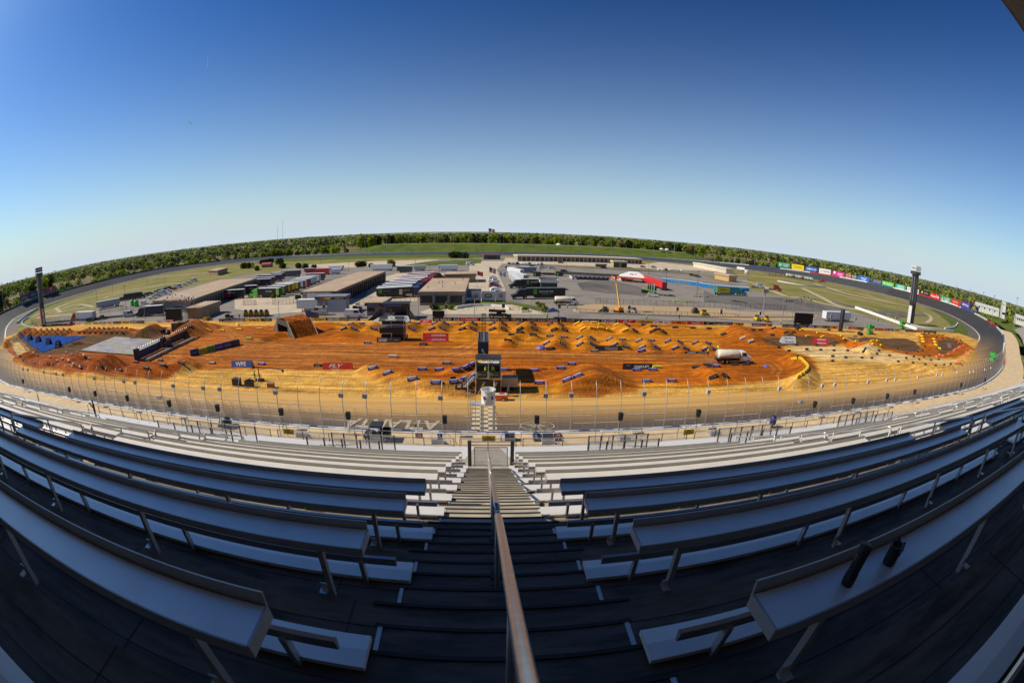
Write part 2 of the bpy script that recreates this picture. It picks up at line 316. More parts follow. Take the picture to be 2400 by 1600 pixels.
# green strips on the aprons, the far banks
def ribbon(name, s0, s1, sel, mat, z0=-.02, z1=None, kind='structure'):
    mb = MB()
    for x in range(NW):
        if sel(WP[x]):
            y = (x+1) % NW; P_ = [track_pt(x, s0), track_pt(y, s0), track_pt(y, s1), track_pt(x, s1)]
            P_[0].z = P_[1].z = z0; P_[2].z = P_[3].z = z0 if z1 is None else z1; mb.quad(*P_)
    return tag(obj(name, mb, mat), kind=kind)
ribbon('grass_verge', 26, 40, lambda p: p.x > 250 and p.y < 200, lawn, .0, .0)
ribbon('grass_verge', 26, 36, lambda p: p.x < -290 and p.y < 260, lawn, .0, .0)
ribbon('grass_bank', 27, 62, lambda p: -250 < p.x < 0 and p.y > 440, lawn, .9, -.02)
mb = MB()
for x in range(NW):
    p_ = WP[x]
    if -165 < p_.x < 260 and p_.y > 440:
        y = (x+1) % NW; A_, B_ = WP[x]-WN[x]*3, WP[y]-WN[y]*3; A2, B2 = WP[x]-WN[x]*34, WP[y]-WN[y]*34
        tA = sstep(-165, -120, p_.x)*(1-sstep(230, 260, p_.x)); tB = sstep(-165, -120, WP[y].x)*(1-sstep(230, 260, WP[y].x))
        mb.quad((A_.x, A_.y, 1.6), (B_.x, B_.y, 1.6), (B2.x, B2.y, 1.6+8*tB), (A2.x, A2.y, 1.6+8*tA)); A3, B3 = A2-WN[x]*26, B2-WN[y]*26
        mb.quad((A2.x, A2.y, 1.6+8*tA), (B2.x, B2.y, 1.6+8*tB), (B3.x, B3.y, 1.6+8*tB), (A3.x, A3.y, 1.6+8*tA))
struct('grass_bank', mb, lawn)
mb = MB()
for x in range(NW):
    p_ = WP[x]
    if -118 < p_.x < 228 and p_.y > 440:
        y = (x+1) % NW; A_, B_ = WP[x]-WN[x]*34.5, WP[y]-WN[y]*34.5; A2, B2 = WP[x]-WN[x]*41, WP[y]-WN[y]*41; mb.quad((A_.x, A_.y, 9.66), (B_.x, B_.y, 9.66), (B2.x, B2.y, 9.66), (A2.x, A2.y, 9.66))
struct('perimeter_road', mb, conc)
mb = MB()
for x in range(NW):
    if WP[x].x > 250 and WP[x].y < 160:
        y = (x+1) % NW; A_, B_ = WP[x]-WN[x]*9, WP[y]-WN[y]*9; A2, B2 = WP[x]-WN[x]*60, WP[y]-WN[y]*60; za, zb = bank(x)+.4, bank(y)+.4; mb.quad((A_.x, A_.y, za), (B_.x, B_.y, zb), (B2.x, B2.y, zb+4), (A2.x, A2.y, za+4))
struct('grass_bank', mb, lawn)
def poly(cr, *xy, z=0.0): return [W(cr(xy[i], xy[i+1]), z) for i in range(0, len(xy), 2)]
NSH = [0]
def sheet(name, pts, mat, z): NSH[0] += 1; return grid_sheet(name, pts, mat, z+NSH[0]*.006)
# paved infield: one big lot with darker and paler zones on top
lot = [W(a(300, 985)), W(a(420, 900)), W(a(690, 850)), W(a(880, 830)), W(a(900, 730)), W(a(1150, 700)), W(a(1400, 680)), W(a(1900, 560)), W(a(2352, 470)), W(b(0, 470)), W(b(330, 470)), W(b(520, 415)), W(b(900, 380)), W(b(1500, 360)), W(b(2250, 335)), W(c(130, 320)), W(c(440, 325)), W(c(1600, 380)), W(c(2000, 400)), W(d(300, 440)), W(d(520, 480)), W(d(560, 620)), W(d(1000, 720)), W(d(1700, 850)), W(d(2352, 1060)), W(e(1030, 915)), W(e(1480, 945))]
lot += [Vector((240, 121, 0)), Vector((240, 116, 0)), Vector((-215, 112, 0))]
sheet('paved_lot', lot, asph, .0)
conc_areas = [
    poly(b, 0, 690, 560, 690, 590, 730, 1190, 700, 1280, 560, 1400, 500, 1500, 470, 1940, 470, 1780, 590, 1680, 640, 1680, 735, 1240, 760, 1130, 760, 1040, 830, 560, 830, 330, 850, 0, 800),
    poly(b, 2120, 470, 2352, 410, 2352, 660, 2180, 660), poly(c, 0, 400, 130, 360, 330, 360, 250, 440, 330, 620, 330, 660, 0, 660),
    poly(b, 1700, 830, 1960, 740, 2352, 690, 2352, 850, 1750, 850), poly(c, 0, 740, 400, 745, 700, 850, 0, 850),
    poly(b, 600, 400, 1480, 355, 1900, 345, 1700, 375, 1560, 400, 1200, 420, 800, 420),
    poly(c, 330, 330, 1580, 390, 1750, 370, 2352, 440, 2352, 460, 1650, 430, 900, 400, 300, 385)]
for P_ in conc_areas: sheet('concrete_apron', P_, conc, .03)
darks = [poly(c, 990, 560, 1250, 530, 1480, 580, 1700, 640, 1600, 680, 1290, 655, 1030, 625), poly(d, 0, 630, 150, 690, 560, 710, 1000, 720, 1700, 850, 1650, 905, 700, 860, 200, 780, 0, 770), poly(c, 1100, 415, 1500, 425, 2090, 470, 2090, 490, 1500, 450, 850, 415, 350, 390, 350, 380, 900, 400)]
for P_ in darks: sheet('dark_asphalt_patch', P_, asph_d, .035)
sheet('sandy_ground', poly(c, 990, 770, 1160, 756, 2352, 795, 2352, 880, 1500, 855, 1000, 830), sandm, .032)
sheet('sandy_ground', poly(d, 0, 850, 600, 900, 900, 890, 1400, 930, 1350, 1000, 600, 1010, 0, 960), sandm, .033)
sheet('lawn', poly(b, 1560, 402, 1760, 370, 2250, 345, 2250, 375, 2140, 398), lawn, .04)
sheet('lawn', poly(c, 0, 345, 110, 345, 105, 380, 0, 382), lawn, .04)
sheet('lawn', poly(b, 1810, 760, 1960, 742, 2352, 735, 2352, 752, 2100, 770, 1830, 825), lawn, .05)
sheet('lawn', poly(c, 0, 738, 400, 742, 650, 780, 640, 815, 380, 760, 0, 752), lawn, .05)
# tracks worn across the grass
def track_strip(name, pts, wd, mat, z):
    mb = MB(); P_ = smooth_path([tuple(p) for p in pts], 6); 
    for x in range(len(P_)-1):
        t_ = (P_[x+1]-P_[x]).normalized(); t0 = (P_[x]-P_[max(0, x-1)]).normalized() if x else t_; n_ = Vector((-t_.y, t_.x, 0))*wd/2; n0 = Vector((-t0.y, t0.x, 0))*wd/2
        mb.quad((P_[x]-n0)[:2]+(z,), (P_[x+1]-n_)[:2]+(z,), (P_[x+1]+n_)[:2]+(z,), (P_[x]+n0)[:2]+(z,))
    return struct(name, mb, mat)
track_strip('grass_strip', [W(c(760, 406)), W(c(1300, 424)), W(c(2100, 477)), W(c(2352, 553))], 9, grass, .118)
zz = .012
for cr, xy, wd, mt_ in ((a, (400, 690, 900, 580, 1300, 520, 1900, 470), 4, path_m), (a, (260, 880, 500, 800, 560, 770, 820, 690, 1300, 610, 1800, 540, 2100, 495), 3.4, path_m), (a, (440, 840, 700, 760, 860, 780), 3, path_m), (a, (500, 840, 800, 780), 3, path_m), (a, (950, 700, 1000, 680, 1300, 610, 1600, 560), 3, path_m), (a, (560, 830, 520, 790, 600, 760), 3, path_m),
        (d, (480, 510, 700, 570, 1000, 700, 1200, 720, 1700, 840, 2352, 900), 5, path_m), (d, (1350, 545, 1500, 590, 1800, 680, 2352, 790), 7, path_m), (d, (1200, 580, 1500, 640, 1900, 740, 2352, 840), 3.5, path_m), (d, (1200, 600, 1450, 720, 1600, 800, 1750, 850), 5, path_m), (e, (0, 400, 300, 450, 700, 560, 940, 610), 5, path_m), (d, (300, 430, 800, 470, 1300, 540), 9, sandm),
        (e, (0, 560, 400, 640, 560, 680, 640, 740, 850, 810), 8, asph_d), (e, (560, 690, 750, 680, 900, 690), 8, asph_d), (e, (750, 740, 900, 720, 1080, 715, 1130, 705), 8, asph_d), (e, (1120, 690, 1200, 730, 1210, 780, 1150, 815), 3, path_m), (a, (330, 880, 700, 845, 900, 830), 4, path_m)):
    zz += .004; track_strip('worn_path', [W(cr(xy[x], xy[x+1]), zz) for x in range(0, len(xy), 2)], wd, mt_, zz)
# ---------------------------------------------------------------- the dirt: one height field with jumps, berms and coloured clays
GX0, GX1, GY0, GY1, RS = -222.0, 246.0, 60.0, 123.0, .5
nx, ny = int((GX1-GX0)/RS)+1, int((GY1-GY0)/RS)+1
gx, gy = np.meshgrid(np.linspace(GX0, GX1, nx), np.linspace(GY0, GY1, ny)); 
def vnoise(x, y, sc, seed):
    r_ = np.random.default_rng(seed).random((97, 97)); u, v = x/sc, y/sc; iu, iv = np.floor(u).astype(int), np.floor(v).astype(int); fu, fv = u-iu, v-iv; fu = fu*fu*(3-2*fu); fv = fv*fv*(3-2*fv)
    g_ = lambda A_, B_: r_[A_ % 97, B_ % 97]
    return (g_(iu, iv)*(1-fu)+g_(iu+1, iv)*fu)*(1-fv)+(g_(iu, iv+1)*(1-fu)+g_(iu+1, iv+1)*fu)*fv-.5
HZ = np.zeros_like(gx)
def lift(hh):
    global HZ
    HZ = np.maximum(HZ, hh)
def seg_dist(P_, Q_):
    P_ = np.array(P_[:2], float); Q_ = np.array(Q_[:2], float); D_ = Q_-P_; Ln = max(np.hypot(*D_), 1e-6); D_ = D_/Ln
    u = (gx-P_[0])*D_[0]+(gy-P_[1])*D_[1]; v = -(gx-P_[0])*D_[1]+(gy-P_[1])*D_[0]; return u, v, Ln
def ridge(P_, Q_, H, w_, end=1.6, flat=0.0):       # crest from P to Q, sloping away w_ metres each side, open ends falling over `end`
    u, v, Ln = seg_dist(P_, Q_); pr = np.clip(1-np.maximum(np.abs(v)-flat, 0)/w_, 0, 1); pr = pr*pr*(3-2*pr)*.55+pr*.45
    ef = np.clip(1+np.minimum(u, Ln-u)/end, 0, 1); ef = ef*ef*(3-2*ef); lift(H*pr*ef)
def bermline(pts, H, w_):
    for x in range(len(pts)-1):
        u, v, Ln = seg_dist(pts[x], pts[x+1]); dd = np.hypot(v, np.maximum(0, np.maximum(-u, u-Ln))); pr = np.clip(1-dd/w_, 0, 1); lift(H*(pr*pr*(3-2*pr)*.6+pr*.4))
def hill(P_, H, rx, ry, rz=0):
    C_, S_ = math.cos(rz), math.sin(rz); u = (gx-P_[0])*C_+(gy-P_[1])*S_; v = -(gx-P_[0])*S_+(gy-P_[1])*C_; pr = np.clip(1-np.hypot(u/rx, v/ry), 0, 1); lift(H*(pr*pr*(3-2*pr)))
def R2(c1_, p1_, c2_, p2_, H, w_, **kw): ridge(W(c1_(*p1_), H), W(c2_(*p2_), H), H, w_, **kw)
# lane of ten far jumps (near crest, far crest)
for cr, np_, fp, H, w_, fl in ((b, (1048, 962), (1118, 920), 1.3, 3.2, 0), (b, (1240, 962), (1290, 925), 1.2, 3, 0), (b, (1560, 962), (1630, 920), 1.4, 3.2, 0), (b, (1852, 962), (1895, 915), 1.4, 3.2, 0), (b, (2135, 965), (2147, 917), 1.4, 3.2, 0), (c, (264, 965), (266, 920), 1.4, 3, 0), (c, (532, 960), (528, 915), 1.7, 3.6, .3), (c, (828, 970), (791, 925), 1.4, 3.2, 0), (c, (1168, 968), (1105, 922), 1.3, 2.6, 2.2), (c, (1474, 978), (1400, 932), 1.5, 3.4, 0), (c, (1735, 985), (1650, 940), 1.6, 3.4, 0)):
    R2(cr, np_, cr, fp, H, w_, flat=fl)
# middle rhythm lane
for np_, fp, H, w_ in (((783, 1098), (805, 1048), 1.7, 3.6), ((1074, 1105), (1074, 1048), 1.5, 3.2), ((1385, 1120), (1348, 1063), 1.4, 3.2), ((1657, 1140), (1617, 1078), 1.4, 3.2), ((1942, 1145), (1881, 1085), 1.3, 3.2), ((2210, 1155), (2134, 1095), 1.2, 3.2)):
    R2(c, np_, c, fp, H, w_)
bermline([W(c(590, 1040), 1), W(c(460, 1035), 1), W(c(390, 1060), 1), W(c(345, 1100), 1)], 1.2, 2.6)
# near lane: big tabletop beside the tower, rollers to the right, sweeping berm to the left
R2(c, (1185, 1395), c, (1080, 1300), 2.5, 7.5, flat=.4, end=2.6); R2(c, (2290, 1392), c, (2150, 1318), 1.5, 3.4); hill(W(c(2352, 1440)), .9, 5, 3)
bermline([W(b(1225, 1345), 1), W(b(1400, 1380), 1.2), W(b(1640, 1430), 1.6), W(b(1850, 1462), 1.8), W(b(2060, 1462), 1.7), W(b(2200, 1400), 1.2)], 1.7, 3.3)
bermline([W(c(-170, 1370), .5), W(c(-60, 1330), .8), W(c(40, 1300), .9)], .9, 2.4)
# right end: double hill, table, banked corners
R2(d, (620, 1190), d, (395, 1052), 2.3, 8, end=3); R2(d, (1050, 1140), d, (890, 1085), 1.6, 4.5); R2(d, (1650, 1190), d, (1590, 1165), 1.8, 8, end=3); R2(d, (1960, 1330), d, (2110, 1235), 1.8, 5); hill(W(d(870, 1445)), .8, 5, 4)
bermline([W(n(20, 640), .8), W(n(180, 640), 1.2), W(n(290, 720), 1.9), W(n(340, 800), 2.3), W(n(250, 900), 2.2), W(n(120, 1000), 1.6)], 2.2, 4.2)
bermline([W(e(1080, 960), .6), W(e(1350, 985), .8), W(e(1580, 1040), 1), W(e(1730, 1130), 1.2), W(e(1640, 1220), 1.4), W(e(1480, 1310), 1.2)], 1.2, 4)
bermline([W(e(760, 1330), .7), W(e(990, 1345), 1.0), W(e(1270, 1375), 1.2), W(e(1480, 1350), .9)], 1.1, 3.2)
bermline([W(n(0, 430), .2), W(n(560, 500), .35), W(n(1100, 500), .35), W(n(1800, 590), .4), W(n(2352, 640), .4)], .38, 3)
hill(W(d(1500, 1420)), .35, 20, 5); bermline([W(e(1100, 960), .4), W(e(1130, 1050), .6), W(e(1270, 1100), .4)], .6, 3)
# left: whoops, step-ups, the stadium bowl
for x in range(8): R2(o, (430+102*x, 318), o, (530+108*x-(20 if x > 3 else 0), 248), 1.25, 3.4)
for x in range(9): R2(o, (1430+100*x, 300), o, (1640+95*x, 222), 1.1, 3.0)
R2(q, (1180, 1040), q, (1420, 925), 2.6, 6.5); R2(q, (1960, 960), q, (2180, 845), 3.4, 8, end=3)
bermline([W(o(100, 560), .5), W(o(130, 470), 1.6), W(o(230, 370), 2.6), W(o(420, 265), 2.2), W(o(520, 270), .8)], 2.4, 5)
for A_, B_, H, w_ in (((420, 690), (620, 640), 1.0, 4), ((360, 740), (560, 700), 1.2, 4), ((830, 860), (900, 760), 1.6, 7), ((1230, 810), (1500, 700), 2.0, 6), ((1360, 920), (1200, 690), 1.5, 7), ((1740, 820), (2020, 690), 3.0, 7), ((1480, 940), (1660, 800), .8, 5)):
    R2(o, A_, o, B_, H, w_, end=2.5)
bermline([W(o(280, 780), .6), W(o(450, 890), .8), W(o(800, 950), 1), W(o(1300, 990), 1.0), W(o(1700, 1040), 1.3), W(o(2300, 1020), 1.2)], 1.2, 3.6)
bermline([W(p3(20, 1000), 1.2), W(p3(350, 970), 1.6), W(p3(640, 910), 1.9), W(p3(980, 880), 1.7), W(p3(1120, 900), .8)], 1.8, 3.8)
hill(W(o(1380, 545)), 1.1, 5, 3, .6); hill(W(p3(1000, 880)), 1.4, 6, 4)
ridge(W(b(225, 1085), .5), W(b(420, 1015), .9), 1.0, 3.0); hill(W(b(1010, 1060)), 1.0, 5, 3.5); hill(W(b(830, 960)), 1.1, 9, 4); bermline([W(p3(1250, 70), 2), W(p3(1500, 190), .8)], 1.6, 5)
RUT = vnoise(gx, gy*3.1, 1.6, 3)*.10+vnoise(gx, gy, .9, 4)*.05
def jit(px_, amt): return vnoise(gx, gy, 5, px_)*amt*2+vnoise(gx, gy, 1.7, px_+1)*amt
def inside(pts, jx=1.2, seed=11):
    X_, Y_ = gx+jit(seed, jx), gy+jit(seed+20, jx); ins = np.zeros(gx.shape, bool); P_ = [(p[0], p[1]) for p in pts]
    for x in range(len(P_)):
        (x1, y1), (x2, y2) = P_[x], P_[x-1]
        cnd = ((y1 > Y_) != (y2 > Y_)); xi = (x2-x1)*(Y_-y1)/((y2-y1) if abs(y2-y1) > 1e-9 else 1e-9)+x1; ins ^= cnd & (X_ < xi)
    return ins
TONE = np.empty(gx.shape+(3,)); TONE[:] = (.74, .40, .085)
def tone(pts, col, jx=1.2, seed=11, soft=2):
    mk_ = inside(pts, jx, seed).astype(float)
    for _ in range(soft): mk_ = (mk_+np.roll(mk_, 1, 0)+np.roll(mk_, -1, 0)+np.roll(mk_, 1, 1)+np.roll(mk_, -1, 1))/5
    TONE[:] = TONE*(1-mk_[..., None])+np.array(col)*mk_[..., None]
ORANGE, DEEP, MUD, CREAM, AMBER = (.47, .125, .008), (.37, .085, .009), (.15, .08, .034), (.82, .56, .24), (.64, .27, .018)
main = poly(a, 120, 1290, 330, 1370, 780, 1430, 1300, 1455, 1550, 1440, 1780, 1350, 2352, 1345)+poly(b, 160, 1352, 800, 1362, 1150, 1362, 1190, 1430, 1400, 1500, 1700, 1575, 2100, 1600)+poly(h, -20, 420, 300, 420, 700, 400, 1150, 410, 1500, 345, 2300, 345)+poly(i9, 100, 290, 300, 300, 470, 170, 380, 60)+poly(d, 1040, 1390, 950, 1330, 1650, 1290, 2352, 1380)+poly(e, 700, 1190, 1200, 1240, 1540, 1260, 1760, 1160, 1600, 1050, 1300, 960, 1090, 955, 1060, 1020, 1090, 1130, 1000, 1175, 640, 1110, 180, 1040)+poly(d, 1700, 1200, 1500, 1150, 900, 1085, 640, 1100, 380, 1050, 200, 1095, 0, 1105)+poly(c, 2000, 960, 1500, 940, 1000, 925, 500, 922, 0, 932)+poly(b, 1900, 935, 1500, 940, 1000, 945, 760, 950, 420, 955, 0, 955)+poly(a, 2000, 960, 1500, 985, 900, 1000, 330, 1010, 220, 1020, 60, 1080, 40, 1180)
tone(main, ORANGE, 1.0, 11, 2)
tone(poly(a, 120, 1290, 330, 1370, 780, 1430, 1300, 1455, 1550, 1440, 1780, 1350, 1500, 1260, 1300, 1290, 1000, 1230, 700, 1230, 500, 1200, 330, 1180, 260, 1200), DEEP, 1, 12)
tone(poly(a, 1500, 1340, 2352, 1340, 2352, 1000, 1960, 960, 1560, 1130, 1400, 1290)+[], (.47, .14, .02), 1.5, 13)
tone(poly(b, 0, 1330, 800, 1345, 1900, 1340, 2230, 1250, 2230, 1160, 1500, 1130, 700, 1110, 0, 1100), (.46, .15, .026), 1.5, 14)
tone(poly(c, 170, 1250, 2300, 1290, 2352, 1230, 1300, 1200, 600, 1190, 170, 1170), (.44, .145, .024), 1.5, 15)
tone(poly(b, 900, 950, 2352, 950, 2352, 1100, 2000, 1110, 1600, 1090, 900, 1000)+[], (.60, .21, .011), 1, 16)
tone(poly(c, 0, 945, 2000, 970, 2352, 1010, 2300, 1190, 600, 1170, 0, 1130), (.60, .21, .011), 1, 17)
tone(poly(b, 1150, 1362, 1190, 1430, 1400, 1500, 1700, 1575, 1900, 1600, 2200, 1600, 2200, 1520, 1700, 1470, 1350, 1390), (.58, .27, .05), .8, 18)
tone(poly(h, -20, 420, 300, 420, 700, 410, 1150, 418, 1500, 350, 2300, 350, 2300, 310, 1300, 330, 700, 340, 300, 400), AMBER, 1, 19)
tone(poly(h, 820, 415, 1180, 425, 1560, 380, 1560, 240, 820, 240), (.40, .115, .010), .8, 51)
tone(poly(b, 1180, 1400, 1400, 1470, 1700, 1540, 2150, 1580, 2200, 1450, 1850, 1440, 1600, 1400, 1250, 1340), (.50, .17, .014), .8, 52)
tone(poly(d, 740, 1220, 900, 1200, 1340, 1190, 1700, 1290, 1500, 1320, 950, 1310, 700, 1300), MUD, 1, 20)
tone(poly(e, 170, 1000, 560, 1005, 900, 1015, 1010, 1050, 1090, 1140, 1070, 1180, 900, 1170, 640, 1120, 520, 1040, 300, 1055), MUD, .8, 21)
tone(poly(e, 1285, 1045, 1400, 1020, 1500, 1050, 1575, 1090, 1500, 1150, 1380, 1210, 1310, 1180), MUD, .6, 22)
tone(poly(e, 380, 1160, 700, 1210, 900, 1240, 760, 1235, 400, 1190), MUD, .5, 23)
tone(poly(n, -60, 400, 150, 400, 700, 415, 1300, 460, 2352, 590)+poly(e, 900, 1255, 1300, 1270, 1520, 1290, 1500, 1345, 1250, 1300, 1000, 1290)+poly(n, 1900, 730, 1500, 700, 1200, 680, 700, 660, 420, 600, 150, 500), CREAM, 1, 24)
tone(poly(n, 800, 470, 1400, 560, 2100, 640, 2100, 655, 1300, 580), (.62, .36, .12), 1.2, 25)
tone(poly(n, 820, 690, 1200, 670, 1750, 730, 1500, 750, 900, 760), (.62, .33, .06), 1.5, 26)
tone(poly(o, 330, 400, 450, 380, 1600, 370, 2352, 360)+poly(q, 1200, 1150, 1700, 1180, 1500, 1230, 1250, 1330)+poly(q, 1000, 1500, 1100, 1530)+poly(o, 2352, 730, 2000, 690, 1500, 680, 1300, 700, 1100, 700, 700, 740, 600, 680), MUD, .8, 27)
tone(poly(q, 400, 1180, 700, 1120, 1500, 1120, 1700, 1180, 1500, 1240, 700, 1190), MUD, .8, 28)
tone(poly(o, 150, 450, 290, 400, 545, 640, 320, 740), (.66, .44, .17), .5, 29)
def tyre_marks(pts, col, wd=.3, k_=.55):
    P_ = smooth_path([tuple(v) for v in pts], 1.0)
    for q_ in range(len(P_)-1):
        A_, B_ = P_[q_], P_[q_+1]; x0, x1 = sorted((A_.x, B_.x)); y0, y1 = sorted((A_.y, B_.y)); i0_, i1_ = int((x0-1-GX0)/RS), int((x1+1-GX0)/RS)+2; j0_, j1_ = int((y0-1-GY0)/RS), int((y1+1-GY0)/RS)+2
        if i0_ < 0 or j0_ < 0: continue
        sx = gx[j0_:j1_, i0_:i1_]; sy = gy[j0_:j1_, i0_:i1_]
        if not sx.size: continue
        D_ = B_-A_; L2 = max(1e-6, D_.x**2+D_.y**2); tt = np.clip(((sx-A_.x)*D_.x+(sy-A_.y)*D_.y)/L2, 0, 1); dd_ = np.hypot(sx-A_.x-tt*D_.x, sy-A_.y-tt*D_.y); mk_ = np.clip(1-dd_/(wd+.25), 0, 1)[..., None]*k_
        TONE[j0_:j1_, i0_:i1_] = TONE[j0_:j1_, i0_:i1_]*(1-mk_)+np.array(col)*mk_
for cr_, pl in ((p3, ((790, 680, 780, 760, 850, 840, 960, 870), (880, 660, 870, 740, 950, 820, 1090, 850), (960, 650, 960, 730, 1030, 800, 1160, 800), (1640, 180, 1760, 240, 1850, 330, 1930, 420), (1700, 170, 1860, 250, 1960, 340, 2080, 430), (1900, 590, 1880, 660, 1990, 700, 2200, 660), (1180, 850, 1500, 740, 1900, 640, 2300, 600), (1250, 880, 1600, 760, 2000, 680, 2352, 640))), (b, ((0, 1010, 100, 1090, 60, 1180), (120, 1100, 500, 1130, 1000, 1120, 1600, 1140), (1900, 1190, 2050, 1160, 2150, 1110), (1950, 1220, 2100, 1180, 2200, 1120), (2000, 1240, 2150, 1200, 2230, 1150), (300, 1240, 900, 1210, 1500, 1230, 2200, 1210))), (c, ((180, 1200, 700, 1210, 1400, 1230, 2200, 1250), (200, 1225, 900, 1240, 1700, 1265), (430, 1140, 470, 1110, 560, 1090, 640, 1080), (1500, 1350, 1700, 1330, 1900, 1310, 2100, 1300))), (i9, ((20, 150, 60, 180, 20, 220), (60, 130, 120, 180, 80, 240)))):
    for L_ in pl: tyre_marks([W(cr_(L_[q_], L_[q_+1])) for q_ in range(0, len(L_), 2)], (.60, .27, .05), .25, .6)
# damp and dry streaks along the lanes
n1 = vnoise(gx*.16, gy*2.2, 1.3, 41)+.6*vnoise(gx*.3, gy*3.5, 1.1, 42); TONE *= (1+np.clip(n1, -.5, .5)*.34)[..., None]
n2 = vnoise(gx, gy, 9, 43); TONE *= (1+n2*.22)[..., None]
slope = np.hypot(*np.gradient(HZ, RS)); dry = np.clip((slope-.45)*1.0, 0, .4)*(vnoise(gx*3, gy, 2.2, 44)+.5); TONE += (np.array((.58, .25, .04))-TONE)*np.clip(dry, 0, 1)[..., None]*.6
edge = np.clip((gy-GY0)/2.5, 0, 1)
fade = np.clip(np.minimum(np.minimum(gx-GX0, GX1-gx)/12, 1), 0, 1)
HZ = HZ+.07*edge+RUT*np.clip(edge, 0, 1)*.9+.05-(1-edge)*.22
# keep the field inside the oval: sink what would lie beyond the apron on the curves
wx = np.array([(p.x, p.y) for p in WP]); dist = np.full(gx.shape, 1e9)
for x in range(len(wx)): dist = np.minimum(dist, (gx-wx[x, 0])**2+(gy-wx[x, 1])**2)
dist = np.sqrt(dist); HZ = np.where(dist < 12.5, -1.2, HZ-np.clip((17.5-dist)/4, 0, 1)*.45)
mb_v = np.c_[gx.ravel(), gy.ravel(), HZ.ravel()]; idx = np.arange(nx*ny).reshape(ny, nx); fq = np.stack([idx[:-1, :-1], idx[:-1, 1:], idx[1:, 1:], idx[1:, :-1]], -1).reshape(-1, 4)
bad = (HZ.ravel()[fq] < -1).any(1); fq = fq[~bad]
me = bpy.data.meshes.new('dirt_track'); me.vertices.add(len(mb_v)); me.vertices.foreach_set('co', mb_v.astype(np.float32).ravel()); me.loops.add(len(fq)*4); me.loops.foreach_set('vertex_index', fq.ravel().astype(np.int32)); me.polygons.add(len(fq)); me.polygons.foreach_set('loop_start', np.arange(0, len(fq)*4, 4).astype(np.int32)); me.polygons.foreach_set('loop_total', np.full(len(fq), 4, np.int32)); me.update(calc_edges=True); me.validate()
me.polygons.foreach_set('use_smooth', [True]*len(me.polygons)); set_tone(me, TONE.reshape(-1, 3)); me.materials.append(mat_attr('clay', .95, .30, 1.2, .8))
DIRT = tag(obj('dirt_track', me, None), kind='structure')
def HT(x, y):
    u = (x-GX0)/RS; v = (y-GY0)/RS; iu = int(np.clip(u, 0, nx-2)); iv = int(np.clip(v, 0, ny-2)); fu = min(1, max(0, u-iu)); fv = min(1, max(0, v-iv))
    if not (GX0 <= x <= GX1 and GY0 <= y <= GY1): return 0.0
    z_ = (HZ[iv, iu]*(1-fu)+HZ[iv, iu+1]*fu)*(1-fv)+(HZ[iv+1, iu]*(1-fu)+HZ[iv+1, iu+1]*fu)*fv; return float(max(z_, -.1))
def WD(p):            # survey point on the dirt surface
    dd = ray(*p); s_ = 40.0; prev = s_
    while s_ < 400:
        P_ = Vector((0, 0, CZ))+dd*s_
        if P_.z <= HT(P_.x, P_.y):
            lo, hi = prev, s_
            for _ in range(14):
                md = (lo+hi)/2; P_ = Vector((0, 0, CZ))+dd*md
                if P_.z <= HT(P_.x, P_.y): hi = md
                else: lo = md
            P_.z = HT(P_.x, P_.y); return P_
        prev = s_; s_ += .6
    return W(p, 0)
# ================================================================ THE STAND: deck, benches, counters, aisle, rails
BENCH = pm('bench_aluminium', (.84, .79, .72), .34, .25, .05, 2.5, 0, .6)
BENCH_N = pm('bench_edge', (.42, .41, .40), .5, .3, .08, 3)
POST = pm('galvanised', (.42, .42, .43), .5, .55, .12, 6)
RAILM = pm('brushed_rail', (.60, .57, .55), .3, .8, .08, 20)
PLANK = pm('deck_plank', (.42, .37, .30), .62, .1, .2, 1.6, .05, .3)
PLANK_SHADE = mix_ground('deck_plank_shaded', [(.125, .105, .09), (.075, .065, .056), (.16, .135, .115), (.055, .047, .042)], 1.3, .72, (.35, 1.6, 1), .1)  # darker copy of the plank for rows under the roof, shade put into its colour
NOSE = pm('black_nosing', (.015, .015, .017), .7, 0, .2, 8)
RISE, TREAD = .205, .42
def hz(k_): return CZ-(2.488+.205*k_)          # height of nosing k
def yk(k_): return 1.714+.42*k_
AISLES = [(-59.5, -57.5), (-47.9, -46.0), (-35.9, -34.0), (-24.0, -22.1), (-12.25, -10.35), (-.98, 1.22), (10.65, 12.6), (22.2, 24.1), (33.7, 35.6), (45.2, 47.1), (57, 59)]
BLOCKS = [(AISLES[x][1], AISLES[x+1][0]) for x in range(len(AISLES)-1)]
NROW, NLOW = 10, 21            # upper rows with counters (i = -2..9), lower rows down to the walkway
# deck: treads and risers of every original row (two steps each)
mb = MB(); seams = MB(); mb_shade = MB()
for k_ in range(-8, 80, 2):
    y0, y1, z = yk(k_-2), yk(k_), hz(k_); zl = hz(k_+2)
    (mb_shade if k_ < 11 else mb).box(0, (y0+y1)/2-.005, z-.04, 124, y1-y0+.01, .04); (mb_shade if k_ < 11 else mb).quad((-62, y1-.02, zl), (62, y1-.02, zl), (62, y1-.02, z-.04), (-62, y1-.02, z-.04))
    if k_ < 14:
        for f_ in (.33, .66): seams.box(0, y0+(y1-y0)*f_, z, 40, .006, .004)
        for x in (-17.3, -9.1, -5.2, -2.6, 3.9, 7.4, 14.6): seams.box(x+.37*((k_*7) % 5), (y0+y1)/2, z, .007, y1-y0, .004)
struct('stand_deck', mb, PLANK); struct('stand_deck', mb_shade, PLANK_SHADE); struct('deck_seams', seams, NOSE)
